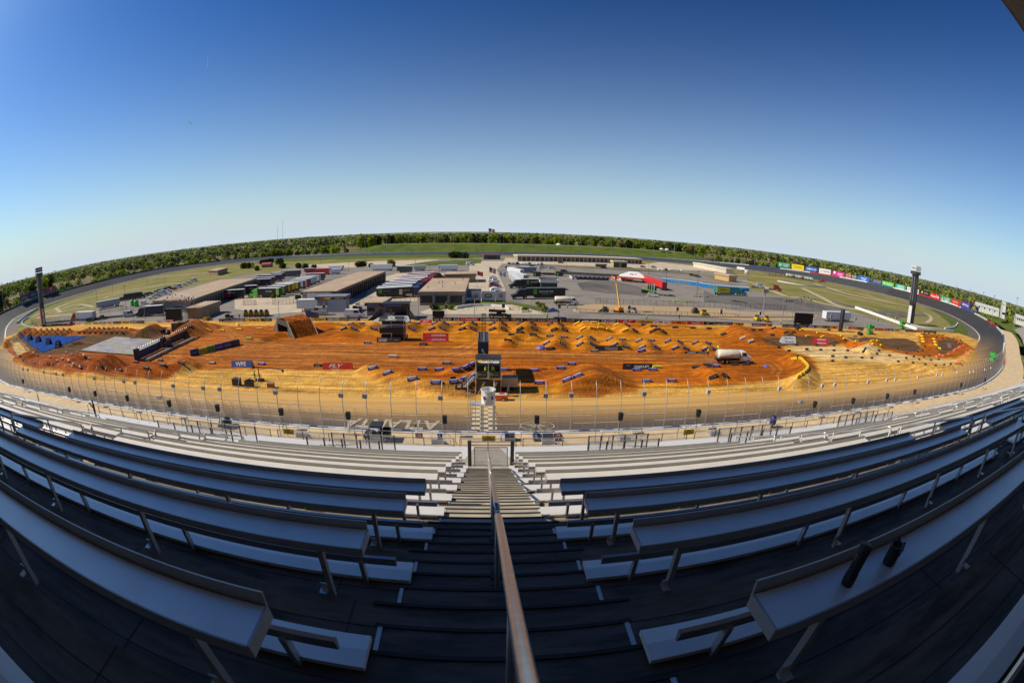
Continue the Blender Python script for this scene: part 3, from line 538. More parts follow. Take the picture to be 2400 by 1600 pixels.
# aisle steps
def aisle_steps(x0, x1, full):
    t = thing('aisle_stairs', 'ribbed metal steps down the aisle '+full, 'stairs', (0, 0, 0)); capm = pm('cap_white', (.62, .63, .65), .4, .2, .1, 5)
    for k_ in range(-5, 36 if abs(x0) < 15 else 28):
        y1 = yk(k_); z = hz(k_); wd = (x1-x0-.30) if k_ % 2 else (x1-x0-.05); ns = MB().box((x0+x1)/2, y1-.012, z+.001, wd, .035, .014)
        if k_ % 2:
            st = obj('step', MB().box((x0+x1)/2, y1-.21, hz(k_+1)+.001, x1-x0-.36, .42, z-hz(k_+1)), PLANK if k_ > 10 else PLANK_SHADE, t); obj('nosing', ns, NOSE, st)
            for xx in (x0+.19, x1-.19): obj('end_cap', MB().box(xx, y1-.21, z, .035, .40, .012), capm, st)
        else: obj('nosing', ns, NOSE, t)
    return t
for A_ in AISLES:
    nm = 'in the middle, leading to the chain-link gate' if A_[0] < 0 < A_[1] else ('second to the left of the gate' if A_[0] < -20 and A_[0] > -30 else 'left of the middle one' if -20 < A_[0] < 0 else 'right of the middle one' if 0 < A_[0] < 20 else 'farther right' if 20 < A_[0] < 30 else None)
    if nm: aisle_steps(A_[0], A_[1], nm)
# rows
def counter_parts(x0, x1, t, big):
    Lx = x1-x0; top = MB().box(Lx/2, 1.05, 0, Lx, .25, .045); obj('table_top', top, BENCH, t)
    ed = MB().box(Lx/2, .921, -.035, Lx, .012, .08); [ed.box(xx, 1.05, -.036, .014, .262, .084) for xx in (-.006, Lx+.006)]; obj('edge_trim', ed, BENCH_N, t)
    lip = MB().prism([(1.18, -.03), (1.192, -.03), (1.205, .118), (1.193, .12)], 0, Lx); obj('back_lip', lip, BENCH_N, t)
    nleg = max(2, int(round(Lx/1.75))); 
    for x in range(nleg):
        xx = .38+(Lx-.76)*x/(nleg-1); lg = MB().box(xx, .965, -.62, .05, .05, .62); obj('leg', lg, POST, t)
        if big: kf = KIDS[t.name][-1]; obj('foot_bracket', MB().box(xx-.05, .90, -.51, .07, .08, .012).box(xx-.05, .94, -.51, .07, .012, .07), RAILM, kf)
def seat_parts(x0, x1, t):
    Lx = x1-x0; sb = MB().prism([(1.517, -.045), (1.80, -.045), (1.80, 0), (1.66, .012), (1.517, 0)], 0, Lx); obj('seat', sb, BENCH, t)
    br = MB().prism([(1.485, .225), (1.51, .22), (1.52, .31), (1.50, .335), (1.47, .325)], .10, Lx-.10); obj('backrest', br, BENCH_N if False else RAILM, t)
    nleg = max(2, int(round(Lx/1.85)))
    for x in range(nleg): xx = .45+(Lx-.9)*x/(nleg-1); obj('backrest_post', MB().bar((xx, 1.475, .27), (xx, 1.50, -.06), .06, .045, (1, 0, 0)), POST, t)
def order_words(bi):
    mid = AISLES.index((-.98, 1.22)); 
    if bi < mid: return ['in the block left of the middle aisle', 'in the second block left of the middle aisle', 'in the third block left of the middle aisle', 'in the fourth block left of the middle aisle', 'in the block farthest left'][mid-1-bi]
    return ['in the block right of the middle aisle', 'in the second block right of the middle aisle', 'in the third block right of the middle aisle', 'in the fourth block right of the middle aisle', 'in the block farthest right'][bi-mid]
ORD = ['nearest the camera', 'second', 'third', 'fourth', 'fifth', 'sixth', 'seventh', 'eighth', 'ninth', 'tenth', 'eleventh', 'twelfth']
protoC = {}
for bi, (x0, x1) in enumerate(BLOCKS):
    near = abs((x0+x1)/2) < 30
    for i_ in range(-1, NROW):
        dy, dz = 1.68*i_, -.82*i_; light = 'sunlit' if i_ >= 4 else 'shaded'; n_ = ORD[i_+1]
        if not near and i_ < 1 and abs(x0+x1) > 60: continue
        cx0, cx1 = x0-.0, x1
        kk = (bi, 'c', i_ < 3)
        if kk not in protoC:
            t = thing('counter_table', light+' counter table, row '+n_+', '+order_words(bi), 'counter table', (cx0, dy, CZ-1.539+dz), 0, 'counter tables of the stand'); counter_parts(cx0, cx1, t, near and i_ < 3); protoC[kk] = t
        else: dup(protoC[kk], (cx0, dy, CZ-1.539+dz), 0, light+' counter table, row '+n_+', '+order_words(bi))
        sx0, sx1 = x0-.22, x1+.22; kk = (bi, 's')
        if kk not in protoC:
            t = thing('bench', light+' bench, row '+n_+', '+order_words(bi), 'bench', (sx0, dy, CZ-2.415+dz), 0, 'benches of the stand'); seat_parts(sx0, sx1, t); protoC[kk] = t
        else: dup(protoC[kk], (sx0, dy, CZ-2.415+dz), 0, light+' bench, row '+n_+', '+order_words(bi))
    for i_ in range(NROW+1, NLOW):
        if abs(x0+x1) > 95: continue
        dy, dz = 1.68*i_, -.82*i_-.35; lb = MB().box((x1-x0)/2, 1.05, 0, x1-x0, .27, .045); lb.box((x1-x0)/2, 1.64, -.876, x1-x0, .28, .05)
        for x in range(6): lb.box(.3+(x1-x0-.6)*x/5, 1.0, -.55, .05, .05, .55)
        tag(obj('bleacher_row', lb, BENCH, None, False, (x0, dy, CZ-1.539+dz)), 'lower bleacher row, %s below cross aisle, %s' % (['first', 'second', 'third', 'fourth', 'fifth', 'sixth', 'seventh', 'eighth', 'ninth', 'tenth', 'eleventh', 'last'][i_-NROW-1], order_words(bi).replace('in the ', '').replace('the middle', 'middle')), 'bleacher', 'lower bleacher rows')
# handrails
def stair_rail(x, k0, k1, label, h_=.90):
    t = thing('handrail', label, 'handrail'); A_ = Vector((x, yk(k0), hz(k0)+h_)); B_ = Vector((x, yk(k1), hz(k1)+h_)); dd = (B_-A_).normalized()
    A0 = A_-dd*.0; pts = [A_+Vector((0, -.02, -.45)), A_+Vector((0, -.02, -.12)), A_+Vector((0, .06, -.02)), A_+dd*.25, B_-dd*.3, B_+Vector((0, -.02, -.03)), B_+Vector((0, .05, -.15)), B_+Vector((0, .05, -.45))]
    obj('top_rail', MB().tube(pts, .030, 12), RAILM, t, True)
    for P_, kk in ((A_, k0), (B_, k1), ((A_+B_)/2, (k0+k1)/2)):
        po = obj('post', MB().tube([(P_.x, P_.y+.03, P_.z-.02), (P_.x, P_.y+.03, hz(kk)-.21)], .024, 10), POST, t, True); obj('base_plate', MB().box(P_.x, P_.y+.03, hz(math.ceil(kk+.05))+.001, .12, .12, .02), NOSE, po)
    return t
for k0, k1, lab in ((-6, 3.4, 'brushed steel handrail down the middle aisle, the nearest one'), (3.9, 11.4, 'steel handrail down the middle aisle half in shade, second from the camera'), (12.2, 20, 'sunlit handrail in the middle aisle, third from the camera'), (21, 32, 'white sunlit handrail in the middle aisle ending at the gate')):
    stair_rail(.10, k0, k1, lab)
cnt = {}
for (x0, x1), side in ((AISLES[4], 'left aisle'), (AISLES[6], 'right aisle'), (AISLES[3], 'second left aisle'), (AISLES[7], 'second right aisle'), (AISLES[8], 'third right aisle'), (AISLES[2], 'third left aisle')):
    for r_, (k0, k1) in enumerate(((0, 6), (7, 13), (14, 20), (21, 27), (28, 35))):
        if r_ == 0 and abs(x0) > 30: continue
        stair_rail((x0+x1)/2, k0, k1, 'arched tube handrail in the %s, %s one down' % (side, ['top', 'second', 'third', 'fourth', 'lowest'][r_]), .95)
# gate at the foot of the aisle, with chain link
WIRE = pm('chain_link_wire', (.62, .62, .62), .45, .5, .1, 10)
DARKP = pm('dark_post', (.07, .075, .07), .5, .2, .2, 6)
def mesh_wire(mbx, x0, x1, z0, z1, y, pitch, r=.004):
    nn = int((x1-x0+z1-z0)/pitch)
    for x in range(nn):
        s_ = x*pitch
        for sg in (1, -1):
            u0, v0 = (s_, 0) if s_ <= x1-x0 else (x1-x0, s_-(x1-x0)); u1, v1 = (0, s_) if s_ <= z1-z0 else (s_-(z1-z0), z1-z0)
            if sg < 0: u0, u1 = x1-x0-u0, x1-x0-u1
            mbx.bar((x0+u0, y, z0+v0), (x0+u1, y, z0+v1), r*2)
GYY = 17.95; GZ = CZ-1.65-.4886*GYY-.02
t = thing('chain_link_gate', 'chain-link gate between two dark posts at the foot of the middle aisle', 'gate', (0, 0, 0))
fr = MB()
for x in (-.50, .98): fr.box(x, GYY-.02, GZ, .04, .04, 1.0)
fr.tube([(-.7, GYY, GZ+1.30), (1.18, GYY, GZ+1.30)], .03, 8); fr.tube([(-.7, GYY, GZ+1.12), (1.18, GYY, GZ+1.12)], .02, 8); fr.tube([(-.62, GYY, GZ+.05), (1.1, GYY, GZ+.05)], .02, 8); fr.tube([(-.5, GYY, GZ+1.0), (.98, GYY, GZ+1.0)], .02, 8)
obj('gate_frame', fr, POST, t); mw = MB(); mesh_wire(mw, -.5, .98, GZ+.05, GZ+1.0, GYY, .085); obj('wire_mesh', mw, WIRE, t)
for x in (-.72, 1.2): obj('gate_post', MB().box(x, GYY, GZ-.02, .16, .12, 1.36), DARKP, t)
# railing with the notices behind the gate and the long walkway rails
SIGNY = pm('sign_yellow', (.62, .43, .03), .5, 0, .12, 8); SIGNT = pm('sign_black', (.02, .02, .02), .6); SWHITE = pm('sign_white', (.85, .85, .85), .5, 0, .03, 5)
def rail_panel(name, label, x0, x1, y, z, h_, posts, wire=True, cat='railing', group=None, dark=True, ends=None):
    t = thing(name, label, cat, (0, 0, 0), 0, group); fr = MB()
    for hh in (h_, h_*.5 if not wire else .08): fr.tube([(x0, y, z+hh), (x1, y, z+hh)], .026, 6)
    obj('rail', fr, POST, t)
    for x in range(posts): xx = x0+(x1-x0)*x/(posts-1); obj('post', MB().box(xx, y, z, .07, .07, h_+.02), DARKP if dark else POST, t)
    if wire: mw = MB(); mesh_wire(mw, x0, x1, z+.08, z+h_, y-.03, .16, .004); obj('wire_mesh', mw, WIRE, t)
    return t
LY = 40.4; LZ = CZ-22.45       # walkway in front of the lowest row
mb = MB().box(0, LY+1.2, LZ-.25, 250, 3.4, .25); struct('stand_walkway', mb, pm('walkway_concrete', (.50, .41, .30), .85, 0, .15, .8))
mb = MB().box(0, 42.6, 2.26, 330, 8.2, .1); struct('pit_walkway', mb, pm('ground_concrete', (.60, .44, .25), .9, 0, .14, .5))
def sign(name, label, p0, wd, hh, mat, texts, parent_y=0):
    t = thing(name, label, 'sign', (0, 0, 0)); x, y, z = p0; obj('board', MB().box(x, y, z, wd, .03, hh, 0, False), mat, t)
    for body, dz, tw, th, tm in texts: lettering(body, t, tm, (x, y-.016, z+dz), (1, 0, 0), (0, 0, 1), tw, th)
    return t
def at_h(p, z): return W(p, z)
for cx, where in ((g(497, 590), 'on the railing left of the cart'), (h(178, 810), 'in the middle, behind the gate'), (h(2015, 750), 'on the railing to the right')):
    P_ = WY(cx, LY+.4); sign('notice_sign', 'yellow sign with black NO STANDING lettering '+where, (P_.x, P_.y-.06, P_.z), 1.35, .62, SIGNY, (('NO', .17, .42, .2, SIGNT), ('STANDING', -.03, 1.0, .14, SIGNT), ('IN AISLEWAY', -.2, 1.15, .13, SIGNT)))
ACC = pm('sign_blue', (.02, .05, .25), .5); MAR = pm('sign_maroon', (.30, .015, .03), .5)
for p_, kind, where in ((g(1695, 628), 'm', 'on the rail left of the gate'), (g(1887, 635), 'b', 'on the rail left of the gate'), (h(615, 788), 'b', 'on the rail right of the gate'), (h(813, 783), 'm', 'on the rail right of the gate')):
    P_ = WY(p_, LY+2.75)
    if kind == 'm': sign('section_sign', 'maroon section sign reading 146 '+where, (P_.x, P_.y-.06, P_.z), .80, .62, MAR, (('146', .1, .5, .24, SWHITE), ('SECTION', -.17, .5, .1, SWHITE)))
    else:
        t = sign('accessible_seating_sign', 'blue wheelchair sign '+where, (P_.x, P_.y-.06, P_.z), .54, .72, ACC, (('ACCESSIBLE', -.28, .4, .07, SWHITE),)); y_ = P_.y-.095; ic = MB()
        ang = [PI*.75+PI*1.35*x/12 for x in range(13)]; ic.tube([(P_.x-.02+.13*math.cos(A_), y_, P_.z-.02+.13*math.sin(A_)) for A_ in ang], .018, 5); ic.tube([(P_.x-.04, y_, P_.z+.17), (P_.x-.02, y_, P_.z+.02), (P_.x+.1, y_, P_.z+.02), (P_.x+.17, y_, P_.z-.14)], .022, 5); ic.box(P_.x-.045, y_, P_.z+.24, .07, .02, .07, 0, False); obj('wheelchair_symbol', ic, SWHITE, t)
RX = [(-60, -47), (-46, -35), (-34.5, -24), (-23, -13.5), (-12.5, -3.2), (-2.6, 3.1), (3.8, 12), (12.8, 22), (23, 34), (35, 46), (47, 60)]
for x, (A_, B_) in enumerate(RX):
    rail_panel('walkway_railing', 'wire-filled railing along the stand walkway, '+['at the far left end', 'sixth left', 'fifth left of the gate', 'left of the stairs', 'between stairs and gate', 'behind the gate', 'right of the gate', 'beside the right stairs', 'third right of the gate', 'fourth right of the gate', 'at the far right end'][x], A_, B_, LY+.4, LZ+.55, 1.5, max(3, int((B_-A_)/2.2)), abs(A_+B_) < 60, 'railing', 'walkway railings')
    rail_panel('edge_railing', 'white pipe railing above the concrete, '+['at the far left end', 'sixth left', 'fifth left of the gate', 'left of the stairs', 'between stairs and gate', 'behind the gate', 'right of the gate', 'beside the right stairs', 'third right of the gate', 'fourth right of the gate', 'at the far right end'][x], A_, B_, LY+2.8, LZ, 1.5, max(3, int((B_-A_)/2.4)), False, 'railing', 'edge railings', False)
# short stairs to the concrete, with pipe rails
for x, lab in ((-21.3, 'left of the stationary cart'), (-12.0, 'between the cart and the traffic cone'), (-5.2, 'by the left 146 sign'), (6.8, 'by the right 146 sign'), (15.6, 'right of the middle'), (27.5, 'far right, by the speaker')):
    t = thing('short_stairs', 'white-railed short stairs down to the concrete '+lab, 'stairs', (x, LY+2.9, 2.36), 0, 'stairs to the concrete'); st = MB()
    for y in range(4): st.box(0, .15+.28*y, 0, 1.3, .28, (LZ-2.3+.6)*(1-(y+1)/5))
    obj('step', st, POST, t)
    for sx in (-.7, .7): obj('rail', MB().tube([(sx, 0, .05), (sx, 0, LZ-2.3+1.2), (sx, 1.25, 1.0), (sx, 1.25, 0)], .03, 6).tube([(sx, 0, .7), (sx, 1.25, .5)], .02, 6), pm('rail_white', (.75, .75, .74), .4, .2), t)
# vomitory enclosures half way down
for x0, x1, yv, lab in ((-9.8, -5.6, 20.6, 'left of the gate'), (5.4, 9.4, 20.6, 'right of the gate'), (-21.5, -15, 20.6, 'far left, behind the standing person'), (14.2, 19, 20.6, 'right, below the arched rails'), (26, 31, 20.6, 'far right, low in the stand')):
    zv = CZ-1.65-.4886*yv; rail_panel('vomitory_railing', 'mesh-filled railing round a stair opening '+lab, x0, x1, yv, zv, 1.1, 5, True, 'railing', 'stair opening railings')
    rail_panel('vomitory_railing', 'second railing on the downhill side of a stair opening '+lab, x0+.6, x1+.3, yv+2.4, zv-.9, 1.15, 6, True, 'railing', 'stair opening railings')
# bottle and mug on the nearest right-hand counter
BLKM = pm('black_plastic', (.010, .010, .012), .5, 0, .15, 12); CT = CZ-1.539+.045
P_ = WY(c(0, 0), 10)
def on_counter(p): return W(p, CT)
bp = on_counter((1985, 1366)); t = thing('drink_bottle', 'tall black insulated bottle standing on the nearest right-hand counter', 'bottle', (bp.x, min(bp.y, 1.13), CT)); sc_ = 1.0
obj('bottle_body', MB().lathe([(.036, 0), (.039, .012), (.039, .07), (.034, .085), (.036, .10), (.036, .19), (.034, .2)], nn=20), BLKM, t, True); obj('lid', MB().lathe([(.039, .202), (.04, .215), (.04, .245), (.037, .252)], nn=20), pm('matt_black', (.014, .014, .016), .65), t, True)
bp = on_counter((2082, 1318)); t = thing('lens_pouch', 'black soft lens pouch with drawstring loops on the counter beside the bottle', 'pouch', (bp.x, min(bp.y, 1.10), CT))
obj('pouch', MB().lathe([(.042, 0), (.045, .02), (.043, .10), (.047, .125), (.047, .13), (.038, .128), (.036, .1)], nn=18), BLKM, t, True)
obj('cord_loop', MB().tube([(-.04, 0, .12), (-.08, -.01, .165), (-.05, -.015, .20), (-.005, -.03, .14)], .006, 6), BLKM, t, True); obj('cord_loop', MB().tube([(.04, 0, .12), (.085, -.005, .12), (.10, -.01, .06), (.085, -.01, .02)], .006, 6), BLKM, t, True)
# suite tower over and behind the stand: its roof edge throws the shade on the rows
roofm = pm('suite_soffit', (.10, .095, .09), .8, 0, .1, .5); Lr = 21.24/.9782; YR = 6.35-.03*Lr; ZR = CZ-4.74+.9004*Lr
t = thing('suite_tower', 'dark overhanging roof of the suite building above the stand', 'building', (0, 0, 0))
obj('roof', MB().prism([(-22, ZR), (YR, ZR), (YR, ZR+.9), (-22, ZR+2)], -150, 120), roofm, t); obj('fascia', MB().box(-15, YR+.06, ZR-.05, 270, .1, 1.1), pm('fascia_brown', (.12, .06, .04), .6), t)
obj('wall', MB().box(-15, -3.6, CZ-6, 270, .6, ZR-CZ+6), pm('suite_wall', (.13, .115, .10), .7, 0, .1, .4), t)
# ================================================================ THE EVENT: fence, blocks, banners, boards, towers
# ---- catch fence
FM = pm('fence_steel', (.55, .53, .50), .45, .5, .12, 4)
def on_wall(sx):      # point on the barrier at arc position given as x on the front (arc length from x=0)
    return None
ring_len = [0.0]
i0 = min(range(NW), key=lambda x: (WP[x]-Vector((0, 46.9, 2.5))).length)
def walk(dist_):
    x = i0; st = 1 if dist_ >= 0 else -1; rem = abs(dist_)
    while True:
        y = (x+st) % NW; L_ = (WP[y]-WP[x]).length
        if L_ >= rem: f_ = rem/L_; P_ = WP[x].lerp(WP[y], f_); n_ = WN[x].lerp(WN[y], f_); return P_, n_
        rem -= L_; x = y
CAB_H = [.25, .55, .85, 1.15, 1.5, 1.85, 2.2, 2.55, 3.2, 3.9, 4.6]
def post_curve(P_, n_, hh=1.0):
    pts = [P_-n_*.35+Vector((0, 0, -.1)), P_-n_*.35+Vector((0, 0, 2.6*hh))]
    for x in range(1, 7): A_ = x/6*1.02; pts.append(P_-n_*.35+n_*(1.75*(1-math.cos(A_))*1.5)+Vector((0, 0, (2.6+3.5*math.sin(A_)/math.sin(1.02)*.93)*hh)))
    return pts
def along(pts, zt):
    for x in range(len(pts)-1):
        if pts[x+1].z >= zt: f_ = (zt-pts[x].z)/max(1e-6, pts[x+1].z-pts[x].z); return pts[x].lerp(pts[x+1], f_)
    return pts[-1]
SP = 2.94; secs = [(-57, -16, 'left of the flag stand, with dark slim posts'), (-15, 15, 'in the middle, round the flag stand'), (16, 40, 'right of the flag stand along the straight'), (41, 72, 'curving away at the right end')]
POSTS = {}
for s0, s1, lab in secs:
    t = thing('catch_fence', 'tall curved-top catch fence on the barrier, '+lab, 'fence')
    allp = []
    for kx in range(s0, s1+1):
        P_, n_ = walk(3.9+SP*kx); pts = post_curve(P_, n_); allp.append(pts); POSTS[kx] = pts
        obj('post', MB().tube(pts, .055, 6, .035), FM, t, True)
    P_, n_ = walk(3.9+SP*(s1+1)); allp.append(post_curve(P_, n_))
    for x, hh in enumerate(CAB_H):
        cb = MB(); cb.tube([along(pp, pp[0].z+.1+hh) for pp in allp], .015 if hh < 2.6 else .009, 4, cap=False); obj('cable', cb, POST, t)
    for kx in range(len(allp)-1):
        A_, B_ = allp[kx], allp[kx+1]; mid0 = (A_[0]+B_[0])/2; tt = MB().tube([mid0, mid0+Vector((0, 0, 2.6))], .02, 4); obj('tie_rod', tt, POST, t)
BOXM = pm('box_grey', (.34, .34, .35), .5, .1, .1, 5); BOXW = pm('box_pale', (.62, .60, .57), .5, .1, .1, 5)
n_b = 0
for cr, lst in ((f6, ((397, 42), (543, 64), (602, 73), (253, 30), (213, 20), (873, 100), (1127, 123), (1220, 132), (1550, 158), (1948, 184), (2097, 198))), (g, ((450, 225), (1040, 246), (1258, 260), (1955, 270))), (h, ((706, 416), (938, 418), (1598, 400), (2180, 382))), (i9, ((82, 350), (465, 328), (578, 322), (880, 294), (1127, 275), (1202, 268), (1395, 250), (1562, 230), (1608, 227), (1743, 210), (1858, 197), (1891, 192), (1980, 176), (2050, 160)))):
    for p_ in lst:
        px_ = cr(*p_); best = None
        for kx, pts in POSTS.items():
            for x in range(1, len(pts)):
                for f_ in (0, .5):
                    A_ = pts[x].lerp(pts[x-1], f_); dd = (A_-Vector((0, 0, CZ))).normalized(); er = (dd-ray(*px_)).length
                    if best is None or er < best[0]: best = (er, A_, kx)
        A_ = best[1]; nrm = (A_*Vector((1, 0, 0))); t = thing('light_box', 'grey box lamp fixed to a catch fence post, '+('left side' if A_.x < -20 else 'right side' if A_.x > 20 else 'near the middle'), 'light box', (A_.x-.12, A_.y-.15, A_.z-.25), 0, 'box lamps on the fence posts')
        obj('housing', MB().box(0, 0, 0, .52, .30, .5), BOXW if A_.x > 20 else BOXM, t); obj('bracket', MB().box(.12, .12, .2, .3, .1, .08), FM, t)
SPK = pm('speaker_black', (.012, .012, .013), .6, 0, .2, 8)
def speaker(P_, z0, label):
    t = thing('speaker', label, 'speaker', (P_.x, P_.y, P_.z-.45), 0, 'loudspeakers along the concrete'); obj('cabinet', MB().prism([(-.28, .9), (.25, .9), (.16, .05), (-.18, 0)], -.25, .25), SPK, t); obj('grille', MB().box(0, -.262, .08, .34, .02, .74), pm('speaker_mesh', (.03, .03, .032), .8), t)
    s_ = thing('speaker_stand', 'thin black tripod stand under a loudspeaker by the fence', 'speaker stand', (P_.x, P_.y, z0), 0, 'loudspeaker stands along the concrete'); H_ = P_.z-.45-z0
    obj('pole', MB().tube([(0, 0, .1), (0, 0, H_+.05)], .025, 6), SPK, s_)
    for x in range(3): A_ = x*2*PI/3+.4; obj('leg', MB().tube([(0, 0, .65), (.55*math.cos(A_), .55*math.sin(A_), 0)], .018, 5), SPK, s_)
for cr, lst in ((f6, ((212, 130), (637, 205), (875, 243), (1168, 285), (1555, 335), (1998, 375))), (g, ((427, 412), (1043, 447), (1930, 482))), (h, ((620, 640), (1390, 610), (2105, 580))), (i9, ((430, 500), (782, 468), (1097, 425), (1348, 385), (1773, 320), (1995, 275)))):
    for p_ in lst:
        P_ = WY(cr(*p_), 45.6)
        if abs(P_.x) > 118: P_ = WY(cr(*p_), 46.4)
        speaker(P_, 2.36, 'black loudspeaker on a thin pole behind the catch fence, '+('left part' if P_.x < -15 else 'right part' if P_.x > 15 else 'middle part'))
# ---- flag stand at the start line
t = thing('flag_stand', 'white round flag stand tub on steel posts at the finish line', 'flag stand'); P_ = WY(k2(895, 230), 48.0); fx, fz = P_.x, P_.z
WT = pm('tub_white', (.78, .77, .74), .45, .1, .1, 3); tb = MB().lathe([(.72, -.85), (.78, -.78), (.80, .82), (.86, .86), (.86, .92), (.77, .92), (.74, -.7), (0.02, -.72)], fx, 48.0, fz, 22); obj('tub', tb, WT, t, False)
for A_ in (-2.1, -.95): 
    ce = Vector((fx+.81*math.cos(A_), 48+.81*math.sin(A_), fz+.1)); rt = Vector((-math.sin(A_), math.cos(A_), 0)); lettering('S', t, pm('logo_navy', (.03, .05, .16), .5), ce, rt, (0, 0, 1), .34, .40, .02, .06, name='logo'); 
for x, y in ((-.75, 47.1), (.75, 47.1), (-.6, 48.8), (.62, 48.8)): obj('post', MB().bar((fx+x, y, 1.3), (fx+x, y, fz-.7), .13), FM, t)
ld = MB()
for x in (-2.05, -1.45): ld.tube([(fx+x, 47.2, 1.6), (fx+x, 47.2, fz+1.2)], .04, 6)
for y in range(11): ld.tube([(fx-2.05, 47.2, 1.9+y*.55), (fx-1.45, 47.2, 1.9+y*.55)], .025, 5)
for x in (-2.05, -1.1): ld.tube([(fx+x, 48.0, fz+.6), (fx+x, 47.2, fz+.6)], .03, 5)
obj('ladder', ld, FM, t); obj('walkway', MB().box(fx-1.2, 47.7, fz-.75, 1.9, 1.2, .06), FM, t)
cb = [Vector((fx+.4, 48.2, fz-.4)), Vector((fx+.8, 47.9, fz-1.7)), Vector((fx+1.6, 47.3, fz-2.6)), Vector((fx+2.9, 46.6, fz-2.3))]
tag(obj('hanging_cable', MB().tube(smooth_path(cb, .2), .018, 5), SPK), 'thin black cable sagging from the flag stand to a fence post', 'cable')
# painted marks on the straight
CHK = pm('checker_paint', (.62, .52, .36), .8, 0, .3, 4); mb = MB()
def tz(y, lf=.02): return 1.5*(1-(y-46.9)/17)+lf
for x in range(3):
    for y in range(17):
        if (x+y) % 2: y0 = 47.4+y*.86; x0 = -1.75+x*1.05; mb.quad((x0, y0, tz(y0)), (x0+1.05, y0, tz(y0)), (x0+1.05, y0+.86, tz(y0+.86)), (x0, y0+.86, tz(y0+.86)))
struct('finish_line_checks', mb, CHK)
ob = lettering('ATLANTA', None, pm('worn_letter_paint', (.44, .36, .25), .85, 0, .25, 2), (-12.1, 51.2, tz(51.2)), (-1, 0, 0), (0, -1, .088), 12.6, 3.3, .03, .035, name='track_lettering'); ob['kind'] = 'structure'
ce = W(k2(1795, 755), 1.2); lg = MB(); nn = 40
for x in range(nn):
    A0, A1 = 2*PI*x/nn, 2*PI*(x+1)/nn
    for r0, r1 in ((2.25, 2.05),): lg.quad(*[(ce.x+r_*math.cos(A_), ce.y+r_*.75*math.sin(A_), tz(ce.y+r_*.75*math.sin(A_), .025)) for r_, A_ in ((r0, A0), (r0, A1), (r1, A1), (r1, A0))])
for x in range(8):
    A_ = x*PI/4+.2; P0, P1 = (.4, 2.1); w_ = .10; u_ = Vector((math.cos(A_), .75*math.sin(A_), 0)); v_ = Vector((-math.sin(A_), math.cos(A_)*.75, 0))*w_
    lg.quad(*[((ce.x+q_.x), ce.y+q_.y, tz(ce.y+q_.y, .025)) for q_ in (u_*P0-v_, u_*P1-v_*.5, u_*P1+v_*.5, u_*P0+v_)])
lg.quad(*[(ce.x+x, ce.y+y, tz(ce.y+y, .028)) for x, y in ((-1.1, -.16), (1.1, -.16), (1.1, .2), (-1.1, .2))])
struct('track_emblem', lg, pm('worn_logo_paint', (.42, .33, .23), .85, 0, .3, 3))
# ---- foam blocks
COLS = {'O': (BLACK, WHITE, 'OAKLEY', 'black foam block with white lettering'), 'M': ((.03, .032, .03), (.35, .4, .33), 'MONSTER', 'charcoal foam block with faint lettering'), 'P': ((.045, .04, .13), (.62, .6, .75), 'FALKEN', 'dark purple foam block with pale lettering'), 'Y': ((.86, .60, .02), (.2, .13, .01), 'SUZUKI', 'bright yellow foam block'), 'R': ((.10, .095, .095), (.78, .74, .72), 'ATV MC', 'grey foam block with white lettering'), 'B': ((.03, .055, .30), (.72, .74, .85), 'YAMAHA', 'blue foam block with white lettering'), 'K': ((.05, .05, .048), (.2, .2, .19), '', 'dark foam block'), 'G': ((.45, .62, .05), (.25, .4, .05), 'TWISTED', 'lime green foam block'), 'W': ((.55, .55, .52), (.3, .3, .3), '', 'pale foam block'), 'C': ((.75, .16, .1), (.8, .75, .7), '', 'red and white foam block')}
BP = {}
def block_proto(kind, Lb, Hb):
    key = (kind, Lb, Hb)
    if key in BP: return BP[key]
    c0, c1_, tx, lb = COLS[kind]; t = thing('foam_block', lb, 'foam block', (0, 0, -60)); D_ = .55; bv = .07
    prof = [(-D_/2, 0), (D_/2, 0), (D_/2, Hb-bv), (D_/2-bv, Hb), (-D_/2+bv, Hb), (-D_/2, Hb-bv)]
    obj('cover', MB().prism(prof, -Lb/2, Lb/2), paint(c0, .5, .12), t); obj('top_panel', MB().box(0, 0, Hb+.003, Lb*.78, D_*.62, .006), paint(tuple(.5*u+.5*v for u, v in zip(c0, c1_)) if kind in 'BPR' else c0, .5, .12), t)
    if tx: lettering(tx, t, paint(c1_), (0, -D_/2, Hb*.5), (1, 0, 0), (0, 0, 1), Lb*.66, Hb*.42, .008, .05)
    BP[key] = [t, False]; return BP[key]
NBLK = 0
def where_word(x, y):
    ex = 'far left end' if x < -120 else 'left bowl' if x < -75 else 'left half' if x < -25 else 'centre' if x < 12 else 'right half' if x < 60 else 'right end' if x < 130 else 'far right loop'
    return ('on the near lane, ' if y < 84 else 'on the middle lane, ' if y < 101 else 'on the far lane, ')+ex
